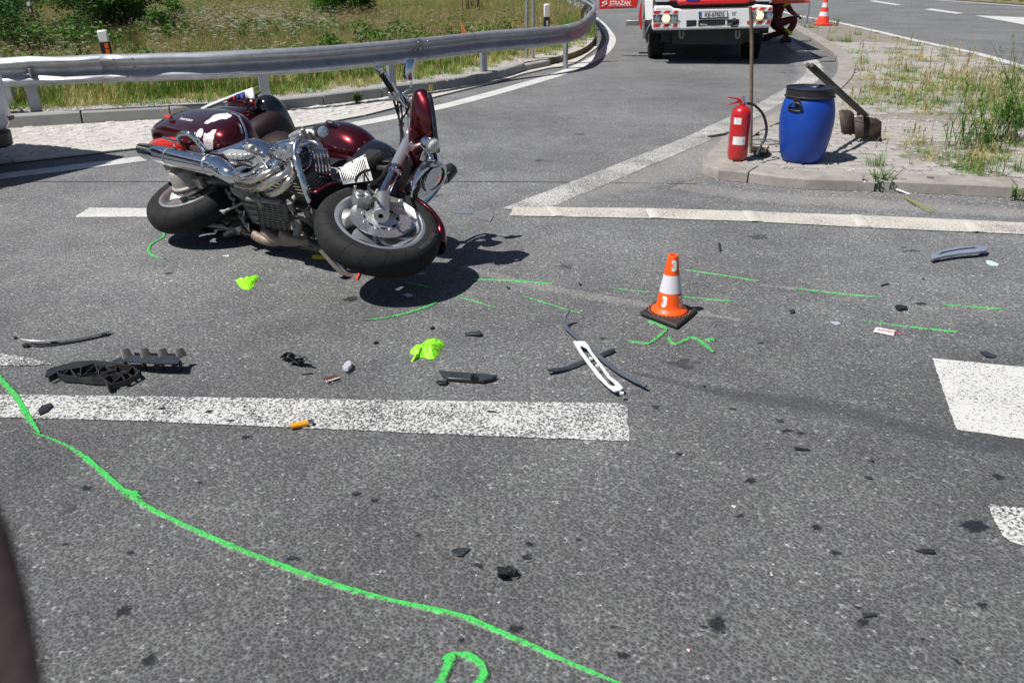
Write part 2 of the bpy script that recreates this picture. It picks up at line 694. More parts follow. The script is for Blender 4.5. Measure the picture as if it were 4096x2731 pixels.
mark([(-120, 902), (0, 907), (700, 917), (1439, 928), (1446, 1015), (1080, 1001), (700, 985), (300, 967), (0, 960), (-120, 955)], M['line'])
mark([(2141, 824), (2600, 868), (2700, 1060), (2352, 1010), (2197, 988), (2168, 905)], M['line_good'])
mark([(2266, 1157), (2330, 1166), (2700, 1215), (2700, 1320), (2352, 1255), (2308, 1240), (2283, 1200)], M['line_thin'])
mark([(-120, 802), (0, 813), (60, 822), (125, 838), (80, 841), (0, 841), (-120, 836)], M['line_thin'])
mark([(205, 478), (390, 480), (520, 482), (520, 500), (390, 499), (172, 500)], M['line_good'])
edge_pts = [(-160, 424), (0, 406), (170, 385), (345, 363), (500, 341), (700, 306), (850, 280), (1000, 249), (1100, 224), (1200, 196), (1280, 172), (1340, 148), (1382, 124), (1400, 103), (1402, 85), (1388, 63), (1370, 45), (1340, 22), (1300, 2)]
ribbon('road_line', curve([V(*p) for p in edge_pts], 8), .25, M['line_good'], road, step=.25)


def R2(x, y):
    return ((x / 2.529 + 2800) / 1.7415, (y / 2.529 + 180) / 1.7415)


lane_pts = [(1190, 486), (1290, 446), (1400, 402), (1500, 361), R2(0, 942), R2(280, 800), R2(550, 678), R2(880, 495), R2(1060, 385), R2(1150, 300), R2(1150, 215), R2(1060, 100), R2(930, 0), R2(800, -90), R2(640, -190)]
ribbon('road_line', curve([V(*p) for p in lane_pts], 6), .28, M['line_lane'], road, step=.2, rag=.05)
mark([(1180, 477), (1500, 480), (1720, 487), (2000, 497), (2352, 513), (2700, 533), (2700, 562), (2352, 540), (1980, 524), (1720, 510), (1500, 503), (1170, 497)], M['line_old'], z=.006)
for i, (xa, ya, xb, yb) in enumerate([(1268, 478, 1286, 498), (1497, 482, 1507, 503), (1718, 487, 1738, 511), (1967, 496, 1987, 523), (2222, 508, 2246, 535)]):
    b = MB()
    a, c = V(xa, ya), V(xb, yb)
    sd_ = _n(np.array([c[1] - a[1], a[0] - c[0], 0])) * .045
    rings = []
    for k, tt in enumerate(np.linspace(0, 1, 7)):
        p = a * (1 - tt) + c * tt
        hh = .011 * math.sin(math.pi * min(1, tt * .9 + .05)) ** .5
        rings.append([p - sd_ + (0, 0, .0065), p - sd_ * .6 + (0, 0, .006 + hh), p + sd_ * .6 + (0, 0, .006 + hh), p + sd_ + (0, 0, .0065)])
    b.loft(rings, closed=False)
    b.build('rumble_bar', M['edging'], road)
# far road
def R3(x, y):
    return ((x / 2.625 + 3200) / 1.7415, (y / 2.625) / 1.7415)


far_edge = [R3(-700, 20), R3(-300, 100), R3(0, 172), R3(280, 216), R3(720, 312), R3(1180, 420), R3(1780, 548), R3(1960, 592), R3(2320, 700), R3(2700, 820)]
far_line = curve([V(*p) for p in far_edge], 5)
ribbon('road_line', far_line, .22, M['line_good'], road, step=.3)
ribbon('road_line', curve([V(*R3(*p)) for p in [(500, -60), (1000, -30), (1400, 0), (1930, 37), (2352, 66), (3000, 115)]], 5), .28, M['line_good'], road, step=.5)
mark([R3(*p) for p in [(715, 13), (790, 10), (1070, 53), (1000, 58)]], M['line_good'])
mark([R3(*p) for p in [(1296, 101), (1385, 94), (1715, 141), (1640, 148)]], M['line_good'])
mark([R3(*p) for p in [(1830, 165), (2352, 186), (2900, 215), (2900, 330), (2352, 262)]], M['line_good'])

# --- green police marks ----------------------------------------------------
def spray(pts, wd, m='spray', k=6):
    ribbon('spray_mark', curve([V(*p) for p in pts], k), wd, M[m], road, z=.006 + rnd.random() * .002, step=.02, rag=.28, taper=True, feather=1)


spray([(-30, 830), (0, 870), (40, 915), (64, 957), (92, 997)], [.030, .036, .034])
spray([(60, 993), (92, 1000), (180, 1040), (300, 1140), (400, 1196), (520, 1250), (600, 1282), (700, 1320), (800, 1353), (900, 1380), (1050, 1413), (1120, 1440), (1200, 1475), (1300, 1520), (1400, 1562), (1500, 1600)], [.016, .026, .032, .029, .030, .031, .029, .029, .027, .029])
blot('spray_mark', V(306, 1140), .055, .030, -.8, M['spray'], road, z=.0115, seed=3)
spray([(1000, 1600), (1022, 1545), (1042, 1502)], .036)
spray([(1014, 1518), (1036, 1506), (1048, 1500)], .030)
spray([(1042, 1502), (1075, 1507), (1100, 1522), (1113, 1545), (1100, 1572), (1060, 1592)], .034)
spray([(415, 510), (382, 527), (375, 545), (348, 562), (342, 578), (355, 590), (382, 596)], .024)
for pts, wd in [([(1085, 643), (1160, 645), (1270, 653)], .030), ([(1198, 681), (1260, 700), (1335, 723)], .012), ([(1050, 683), (1085, 692), (1137, 708)], .016),
                ([(840, 737), (900, 729), (960, 713), (1003, 697)], .024), ([(1400, 663), (1450, 668), (1500, 674)], .014), ([(1565, 620), (1650, 632), (1745, 647)], .020),
                ([(1565, 683), (1620, 688), (1682, 694)], .020), ([(1825, 665), (1925, 676), (2025, 685)], .020), ([(2160, 701), (2230, 706), (2303, 711)], .024),
                ([(1980, 738), (2080, 751), (2200, 764)], .022), ([(930, 650), (965, 656), (995, 663)], .016)]:
    spray(pts, [wd * .6, wd, wd * 1.2], 'spray_thin' if wd < .019 else 'spray')
spray([(1485, 738), (1510, 746), (1532, 757)], .028)
spray([(1532, 757), (1512, 775), (1490, 792)], .026)
spray([(1494, 791), (1465, 788), (1440, 783)], .026)
spray([(1535, 774), (1540, 786), (1553, 792), (1572, 784), (1588, 777), (1606, 783), (1622, 797), (1640, 811)], .030)
blot('spray_mark', V(1631, 783), .035, .022, 0, M['spray'], road, z=.0115, seed=9)

# --- stains, trail, seam ---------------------------------------------------
for i, (x, y, r_) in enumerate([(1650, 1434, 26), (1430, 1505, 18), (2236, 1208, 32), (1918, 1270, 12), (200, 1122, 18), (672, 1283, 15), (340, 1518, 18), (283, 1403, 16), (2255, 1390, 12), (1700, 1185, 12), (1876, 1212, 14), (1218, 1250, 10), (1210, 1280, 12),
                                (1723, 1105, 13), (1185, 1445, 14), (1980, 1430, 12), (387, 628, 12), (820, 1135, 10), (565, 1005, 12), (1060, 1470, 10), (1805, 990, 14), (1840, 995, 12), (2115, 698, 12), (805, 688, 14), (1617, 1440, 8), (1505, 935, 9), (1685, 940, 9),
                                (372, 940, 10), (530, 968, 12), (480, 947, 10), (1385, 778, 7), (1748, 788, 7), (2290, 1095, 12), (1100, 1300, 12), (1970, 1395, 9), (1410, 1440, 10), (2120, 1468, 9), (1330, 1240, 7), (860, 1150, 9), (960, 1230, 9), (1560, 1043, 8), (300, 1270, 10), (150, 1250, 9), (460, 1110, 8)]):
    p = V(x, y)
    q = V(x + r_, y)
    rr = np.linalg.norm(q - p)
    blot('stain', p, rr * rnd.uniform(1.1, 1.6), rr * rnd.uniform(.7, 1.5), rnd.uniform(-.6, .6), M['stain'], road, z=(.0055 if 905 < y < 1015 and x < 1440 else .0015) + .00005 * (i % 12), seed=i)
ribbon('tyre_trail', curve([V(*p) for p in [(1450, 855), (1600, 890), (1750, 918), (1900, 935), (2050, 975), (2200, 1005), (2500, 1050)]], 6), [.04, .12, .2, .16, .22, .18], paint_mat('rubber_trail', (.045, .045, .05), keep=.40, soft=.4, edge=True), road, z=.0016, step=.05, rag=.2, feather=1)
ribbon('scrape_mark', curve([V(*p) for p in [(1060, 612), (1250, 660), (1480, 700), (1700, 735)]], 6), [.10, .16, .08], M['scrape'], road, z=.0017, step=.05, rag=.4, feather=1)
ribbon('scrape_mark', curve([V(*p) for p in [(1745, 655), (1880, 668), (1960, 676)]], 6), [.05, .08, .03], M['scrape'], road, z=.0018, step=.05, rag=.4, feather=1)
ribbon('seam', [V(60, 418), V(900, 418), V(1190, 418), V(1600, 423)], .012, M['joint'], road, z=.003, step=.3, rag=.5)
for x0, y0, s0 in [(1065, 488, .14), (1600, 1080, .05)]:
    pass

# --- left side: kerb, setts, edging ---------------------------------------
kerb_line = curve([V(*p) for p in [(-260, 318), (-120, 308), (0, 300), (86, 293), (227, 286), (367, 278), (520, 268), (700, 251), (851, 231), (984, 214), (1082, 199), (1152, 184), (1215, 164), (1265, 154)]], 8)
kerb_far = curve([V(1265, 154), V(1325, 138), V(1362, 118), V(1374, 96), V(1366, 72), V(1345, 48), V(1310, 25), V(1270, 5)], 8)
edge_line = curve([V(*p) for p in [(-260, 405), (-120, 392), (0, 379), (114, 363), (226, 352), (328, 342), (500, 322), (659, 299), (831, 268), (1019, 219), (1150, 187), (1235, 162), (1309, 150), (1371, 109)]], 8)


def offset(P, d):
    P = [np.array(p) for p in P]
    out = []
    for i, p in enumerate(P):
        t = P[min(i + 1, len(P) - 1)] - P[max(i - 1, 0)]
        t[2] = 0
        t = _n(t)
        out.append(p + d * np.array([-t[1], t[0], 0]))
    return out


kerb = sheet('kerb_bed', list(kerb_line) + list(offset(kerb_line, .30))[::-1], M['grout'], kind='structure', z=.006)
kerb.name = 'kerb'
KP = resample(kerb_line, 1.0)
for i in range(len(KP) - 1):
    a, c = KP[i].copy(), KP[i + 1].copy()
    t = _n(c - a)
    a += t * .008
    c -= t * .008
    s = np.array([-t[1], t[0], 0])
    drop = 0.0
    hh = .155 + rnd.uniform(-.004, .004)
    if i > len(KP) - 4:
        hh = [.155, .12, .06][i - len(KP) + 3 - 0] if i - len(KP) + 3 >= 0 else .155
    b = MB()
    prof = [(0, .008), (.012, hh - .018), (.03, hh), (.155, hh + .002), (.16, .008)]
    b.loft([[q + s * o_ + np.array([0, 0, z_]) for o_, z_ in prof] for q in (a, c)])
    b.build('kerb_stone', M['concrete_grey'], kerb, bevel=.006)

shoulder = sheet('cobbled_shoulder', list(kerb_line) + list(edge_line)[::-1], M['grout'], kind='structure', z=.020)
EP = resample(offset(edge_line, .06), .98)
for i in range(len(EP) - 1):
    a, c = EP[i].copy(), EP[i + 1].copy()
    t = _n(c - a)
    a += t * .004
    c -= t * .004
    s = np.array([-t[1], t[0], 0]) * .10
    b = MB()
    b.prism([a - s + (0, 0, .007), c - s + (0, 0, .007), c + s + (0, 0, .007), a + s + (0, 0, .007)], (0, 0, .016 + rnd.uniform(0, .002)))
    b.build('edging_slab', M['edging'], shoulder, bevel=.004)

# setts in rows between the edging and the kerb
def setts():
    E2 = resample(offset(edge_line, .17), .105)
    K2 = np.array(resample(offset(kerb_line, -.01), .05))
    out = []
    for i in range(len(E2) - 1):
        a, c = E2[i], E2[i + 1]
        t = _n(c - a)
        s = np.array([-t[1], t[0], 0])
        # distance to the kerb along s
        d = (K2 - a)
        along = d @ t
        k = np.argmin(np.abs(along) + (d @ s < 0) * 9)
        wdt = float(d[k] @ s)
        nrow = int(wdt / .105)
        for r_ in range(nrow):
            o_ = .105 * r_ + .052 + (.0 if r_ % 2 else 0)
            p = a + s * o_ + t * (.052 + (.05 if r_ % 2 else 0))
            out.append((p, t, s))
    return out


ST = setts()
sett_meshes = []
for k in range(10):
    rr = random.Random(k)
    b = MB()
    def q4(h, z, j):
        return [np.array([sx * (h + rr.uniform(-j, j)), sy * (h + rr.uniform(-j, j)), z + rr.uniform(-.002, .002)]) for sx, sy in ((-1, -1), (1, -1), (1, 1), (-1, 1))]
    b.loft([q4(.047, 0, .002), q4(.047, .014, .004), q4(.038, .022, .004)])
    o = b.build('sett', M['sett'], None, smooth=30)
    sett_meshes.append(o.data)
    bpy.data.objects.remove(o)
ST.sort(key=lambda q: q[0][0] ** 2 + (q[0][1] ) ** 2)
vis = [q for q in ST if q[0][0] > -6.6]
rest = MB()
for k, (p, t, s) in enumerate(vis):
    ang = math.atan2(t[1], t[0]) + rnd.uniform(-.1, .1)
    zz = .005 + rnd.uniform(-.008, .005)
    if k < 300:
        o = bpy.data.objects.new('sett', sett_meshes[k % 10])
        COL.objects.link(o)
        o.parent = shoulder
        o.location = (p[0], p[1], zz)
        o.rotation_euler = (rnd.uniform(-.03, .03), rnd.uniform(-.03, .03), ang)
    else:
        me = sett_meshes[k % 10]
        ca, sa = math.cos(ang), math.sin(ang)
        rest.add([(p[0] + v.co.x * ca - v.co.y * sa, p[1] + v.co.x * sa + v.co.y * ca, zz + v.co.z) for v in me.vertices], [tuple(f.vertices) for f in me.polygons])
for q in [q for q in ST if q[0][0] <= -6.6]:
    pass
o = rest.build('farther_setts', M['sett'], shoulder, smooth=30)
o['kind'] = 'stuff'

# --- field behind the kerb -------------------------------------------------
kb = offset(kerb_line, .155)
kf = offset(kerb_far, .10)
field_poly = [np.array(p) for p in kb] + [np.array(p) for p in kf] + [np.array([-2, 60, 0]), np.array([-30, 130, 0]), np.array([-150, 160, 0]), np.array([-150, 6, 0]), np.array([-12, 8.5, 0])]
def inside(p, poly):
    x, y = p[0], p[1]
    c = False
    n = len(poly)
    j = n - 1
    for i in range(n):
        if (poly[i][1] > y) != (poly[j][1] > y) and x < (poly[j][0] - poly[i][0]) * (y - poly[i][1]) / (poly[j][1] - poly[i][1]) + poly[i][0]:
            c = not c
        j = i
    return c


field = sheet('field', field_poly, M['soil'], kind='structure', z=.13)
b = MB()
b.loft([[p + (0, 0, .0), p + (0, 0, .13)] for p in kf], closed=False)
b.build('bank_edge', M['soil'], field)
verge = sheet('gravel_verge', list(kb) + list(kf)[:24] + list(offset(list(kb) + list(kf)[:24], .5))[::-1], M['gravel'], kind='structure', z=.134)
# dirt path at the far left
ribbon('path', curve([G(-900, 130, .13), G(-300, 90, .13), G(0, 68, .13), G(100, 58, .13), G(230, 38, .13), G(420, 28, .13)], 6), 1.6, M['gravel'], None, z=.137, step=1.0)['kind'] = 'structure'
# far verge beyond the second road, and the ground to the horizon
rv = curve([V(*R3(*p)) for p in [(-400, -140), (500, -66), (1000, -38), (1400, -9), (1930, 27), (2352, 55), (3000, 104), (5200, 300)]], 5)
sheet('far_verge', list(rv) + [np.array([150, 20, 0]), np.array([158, 315, 0]), np.array([-20, 315, 0]), np.array([0, 200, 0])], M['soil'], kind='structure', z=.03)
sheet('terrain', [(-600, -60, 0), (600, -60, 0), (600, 600, 0), (-600, 600, 0)], M['soil'], kind='structure', z=-.05)

# --- island on the right ---------------------------------------------------
def pxl(pts):
    return [(x / 1.7415, y / 1.7415) for x, y in pts]


isl_out = pxl([(4700, 850), (4096, 796), (3626, 773), (3466, 766), (3175, 757), (2955, 728), (2840, 716), (2800, 684), (2850, 626), (2907, 568), (3013, 517), (3120, 473), (3230, 415), (3300, 360), (3338, 318), (3348, 285), (3345, 255), (3328, 228), (3307, 211), (3250, 171), (3200, 141), (3130, 95), (3060, 55), (2960, 10)])
isl_c = curve([V(*p) for p in isl_out], 5)
IH = .095
# the kerb band of the island: stones 1 m long, 0.25 m wide, each its own part
IS = resample(isl_c, .25)
sgn = -1
fl_in = [p for p in offset(resample(far_line, .3), -.16) if p[0] > 6.3]
island_poly = [np.array(p) for p in offset(IS, sgn * .20)] + fl_in
def zi(x, y):                        # the island falls gently to the level of the far road
    d = min((x - q[0]) ** 2 + (y - q[1]) ** 2 for q in fl_in) ** .5
    return .014 + (IH - .014) * min(1, d / 3.2) ** .8
b = MB()
b.sheet = True
GX, cell_ = .22, {}
for i in range(0, 130):
    for j in range(0, 100):
        x, y = 1.2 + i * GX, 6.0 + j * GX
        if inside((x + GX / 2, y + GX / 2), island_poly):
            ix = []
            for a, c in ((0, 0), (1, 0), (1, 1), (0, 1)):
                k_ = (i + a, j + c)
                if k_ not in cell_:
                    cell_[k_] = len(b.v)
                    xx, yy = 1.2 + k_[0] * GX, 6.0 + k_[1] * GX
                    b.v.append((xx, yy, zi(xx, yy) - .012))
                ix.append(cell_[k_])
            b.f.append(tuple(ix))
            b.m.append(0)
island = b.build('island', M['joint_soil'], smooth=0)
island['kind'] = 'structure'
NB = 4
k = 0
ISo = offset(IS, sgn * .27)
while k < len(IS) - 1:
    e = min(k + NB, len(IS) - 1)
    b = MB()
    rings = []
    for i in range(k, e + 1):
        a, c = IS[i].copy(), ISo[i].copy()
        t = _n(IS[min(i + 1, len(IS) - 1)] - IS[max(i - 1, 0)])
        if i == k:
            a, c = a + t * .006, c + t * .006
        if i == e:
            a, c = a - t * .006, c - t * .006
        d = _n(c - a)
        rings.append([a + (0, 0, .001), a + d * .006 + (0, 0, IH - .016), a + d * .018 + (0, 0, IH - .002), c + (0, 0, IH + .003), c + (0, 0, .001)])
    b.loft(rings)
    b.build('kerb_stone', M['concrete'], island, bevel=.003)
    k = e
# pavers
pav = []
for k in range(4):
    rr = random.Random(40 + k)
    b = MB()
    def q5(hx, hy, z, j):
        return [np.array([sx * (hx + rr.uniform(-j, j)), sy * (hy + rr.uniform(-j, j)), z + rr.uniform(-.002, .002)]) for sx, sy in ((-1, -1), (1, -1), (1, 1), (-1, 1))]
    b.loft([q5(.093, .075, 0, .003), q5(.092, .074, .022, .004), q5(.083, .065, .027, .004)])
    o = b.build('paver', M['paver'], None, smooth=30)
    pav.append(o.data)
    bpy.data.objects.remove(o)
pvs = []
inner = [np.array(p) for p in offset(IS, sgn * .30)] + offset(fl_in, -.1)
a0 = math.atan2((V(2352, 540) - V(1180, 487))[1], (V(2352, 540) - V(1180, 487))[0]) + .05
for r_ in range(-70, 90):
    for c_ in range(-10, 75):
        x = c_ * .203 + (.1 if r_ % 2 else 0)
        y = r_ * .165
        p = np.array([1.8 + x * math.cos(a0) - y * math.sin(a0), 6.6 + x * math.sin(a0) + y * math.cos(a0), 0])
        if p[1] < 26 and inside(p, inner) and noise.noise(Vector((p[0] * .9, p[1] * .9, 4))) > -.32:
            pvs.append(p)
pvs = [p for p in pvs if abs(p[0] / p[1]) < .75]
pvs.sort(key=lambda p: p[0] ** 2 + p[1] ** 2)
rest = MB()
for k, p in enumerate(pvs):
    zz = zi(p[0], p[1]) - .030 + rnd.uniform(-.006, .005)
    ang = a0 + rnd.uniform(-.05, .05)
    if k < 300:
        o = bpy.data.objects.new('paver', pav[k % 4])
        COL.objects.link(o)
        o.parent = island
        o.location = (p[0], p[1], zz)
        o.rotation_euler = (rnd.uniform(-.035, .035), rnd.uniform(-.035, .035), ang)
    else:
        me = pav[k % 4]
        ca, sa = math.cos(ang), math.sin(ang)
        rest.add([(p[0] + v.co.x * ca - v.co.y * sa, p[1] + v.co.x * sa + v.co.y * ca, zz + v.co.z) for v in me.vertices], [tuple(f.vertices) for f in me.polygons])
rest.build('farther_pavers', M['paver'], island, smooth=30)['kind'] = 'stuff'

# loose stones in the gutter by the island and on it
def stones(name, spots, smin, smax, m):
    b = MB()
    rr = random.Random(11)
    for p, z in spots:
        s = rr.uniform(smin, smax) * (1 if rr.random() < .93 else 1.9)
        a = rr.uniform(0, 6.28)
        pts = []
        for (x, y, q) in ((1, 0, .1), (.2, .8, .15), (-.8, .5, .1), (-.7, -.6, .15), (.4, -.8, .1), (0, 0, .9)):
            x, y = x * rr.uniform(.7, 1.2), y * rr.uniform(.7, 1.2)
            pts.append((p[0] + s * (x * math.cos(a) - y * math.sin(a)), p[1] + s * (x * math.sin(a) + y * math.cos(a)), z + s * q * rr.uniform(.6, 1)))
        b.add(pts, [(0, 1, 5), (1, 2, 5), (2, 3, 5), (3, 4, 5), (4, 0, 5)])
    b.sheet = True
    o = b.build(name, m, smooth=0)
    o['kind'] = 'stuff'
    return o


sp = []
base_l = curve([V(*p) for p in [(1180, 470), (1330, 405), (1500, 330), (1620, 290)]], 8)
while len(sp) < 6500:
    x, y = rnd.uniform(.3, 5.0), rnd.uniform(5.7, 10.5)
    if inside((x, y), island_poly):
        continue
    # near the island edge or in the wedge beside the corner
    dmin = min((x - q[0]) ** 2 + (y - q[1]) ** 2 for q in IS[::2]) ** .5
    if rnd.random() < math.exp(-dmin / .30) * .9 and (x, y) and y < 10:
        sp.append(((x, y), .001))
loose = stones('loose_gravel', sp, .003, .0085, M['stone'])
tag(loose, 'loose grey grit swept up along the island kerb', 'gravel')
sp = []
while len(sp) < 7500:
    i = rnd.random() ** .6
    x, y = rnd.uniform(1.6, 8), rnd.uniform(6.5, 16)
    if inside((x, y), inner) and noise.noise(Vector((x * 1.1, y * 1.1, 0))) > -.25 * 0 + .0 - .12:
        sp.append(((x, y), zi(x, y) - .008))
isg = stones('island_gravel', sp, .006, .014, M['gravel'])
tag(isg, 'pale gravel strewn over the island pavers', 'gravel')
sp = []
kbx = offset(resample(kb, .1), .35)
for _ in range(5000):
    p = kbx[rnd.randrange(len(kbx))]
    sp.append(((p[0] + rnd.gauss(0, .18), p[1] + rnd.gauss(0, .18)), .134))
tag(stones('verge_gravel', sp, .008, .022, M['gravel']), 'pale gravel between kerb and guardrail', 'gravel')

# light gravel dust on the asphalt beside the island
dust = paint_mat('pale_dust', (.34, .33, .31), keep=.30, soft=.5, edge=True, dirty=.2)
ribbon('dust', curve([V(*p) for p in [(1230, 470), (1420, 425), (1560, 385), (1620, 345), (1700, 300), (1790, 245), (1840, 200), (1860, 160), (1830, 125)]], 6), [.5, .8, .9, .5, .5, .6, .7, .5], dust, road, z=.0013, step=.1, rag=.3, feather=1)
ribbon('dust', curve([V(*p) for p in [(1560, 425), (1750, 452), (2000, 468), (2352, 490), (2600, 505)]], 6), [.45, .5, .4, .35], dust, road, z=.0011, step=.1, rag=.3, feather=1)

# ============================================================ THE MOTORCYCLE, lying on its left side
bp = np.array([-2.2287, 5.104, .1559, -.668, .3509, .0426])
BO = bp[:3]
_yaw, _tilt, _pit = bp[3:]
BF = np.array([math.cos(_yaw) * math.cos(_pit), math.sin(_yaw) * math.cos(_pit), math.sin(_pit)])
_n0 = _n(np.array([0, 0, 1.]) - BF[2] * BF)
_u0 = np.cross(_n0, BF)
if _u0[1] < 0:
    _u0 = -_u0
BU = math.cos(_tilt) * _u0 + math.sin(_tilt) * _n0
BN = math.cos(_tilt) * _n0 - math.sin(_tilt) * _u0       # the machine's right-hand side


def W(a, b, c):                      # metres forward, up, to the right of the machine
    return BO + a * BF + b * BU + c * BN


def Z(x, y, c):                      # point of the machine's plane c metres right of its middle
    return PL(540 + x / 1.809, 340 + y / 1.809, BO + c * BN, BN)


def wring(a, b, c, hb, hc, p=2.6, n=20):     # section across the machine
    return sring(W(a, b, c), hb * BU, hc * BN, p, n)


bike = thing('motorcycle', 'dark red and chrome touring motorcycle lying on its side with wheels towards the viewer', 'motorcycle', (W(.8, .3, 0)[0], W(.8, .3, 0)[1], 0))


def candy(name, scr=None):
    m = bpy.data.materials.new(name)
    t = NT(m)
    tc = t.n('NewGeometry').outputs['Position']
    n1 = t.noise(tc, 5, 3)
    c = t.mix(t.ramp(n1, [(.3, 0.0), (.7, 1.0)]), (.062, .0005, .004), (.125, .001, .007))
    met = .8
    if scr:
        tot = None
        for p, rad in scr:
            d = t.n('VectorMath', operation='DISTANCE')
            wv = t.n('VectorMath', operation='ADD')
            nz = t.n('TexNoise', Scale=16.0, Detail=3.0, Roughness=.6)
            t.l(tc, nz.inputs['Vector'])
            s_ = t.n('VectorMath', operation='SCALE')
            s_.inputs['Scale'].default_value = rad * 1.5
            t.l(nz.outputs['Color'], s_.inputs[0])
            t.l(tc, wv.inputs[0])
            t.l(s_.outputs[0], wv.inputs[1])
            t.l(wv.outputs[0], d.inputs[0])
            d.inputs[1].default_value = tuple(np.asarray(p) + rad * .75)
            q = t.ramp(t.val('SUBTRACT', rad, d.outputs['Value']), [(0, 0.0), (.004, 1.0)])
            tot = q if tot is None else t.val('MAXIMUM', tot, q)
        pink = t.mix(t.ramp(t.noise(tc, 24, 2), [(.60, 0.0), (.66, 1.0)]), (.66, .66, .69), (.60, .40, .48))
        c = t.mix(tot, c, pink)
        t.l(t.val('SUBTRACT', met, t.val('MULTIPLY', tot, met)), t.b.inputs['Metallic'])
        t.l(t.val('ADD', .24, t.val('MULTIPLY', tot, .3)), t.b.inputs['Roughness'])
        t.l(t.val('SUBTRACT', 1.0, t.val('MULTIPLY', tot, .9)), t.b.inputs['Coat Weight'])
    else:
        t.b.inputs['Metallic'].default_value = met
        t.b.inputs['Roughness'].default_value = .24
        t.b.inputs['Coat Weight'].default_value = 1
    t.l(c, t.b.inputs['Base Color'])
    t.b.inputs['Coat Roughness'].default_value = .04
    return m


M['candy'] = candy('candy_red')
M['leather'] = mat('seat_leather', (.016, .006, .006), .5, 0, var=.2, scale=9, bump=.2, bscale=120, dirt=.2, dirtcol=(.03, .014, .012))
M['lens_red'] = mat('red_lens', (.65, .03, .015), .12, 0, coat=1, var=.1)
M['brown_pipe'] = mat('heat_browned_pipe', (.27, .21, .17), .5, .5, var=.25, scale=14, dirt=.5, dirtcol=(.30, .24, .20))
M['tan_case'] = mat('dusty_final_drive', (.40, .37, .33), .55, .35, var=.15, scale=12, dirt=.4, dirtcol=(.36, .31, .25))
M['disc'] = mat('brake_disc_steel', (.46, .46, .47), .42, .9, var=.12, scale=20)
M['cable'] = mat('black_cable', (.012, .012, .012), .4, 0, var=.2)


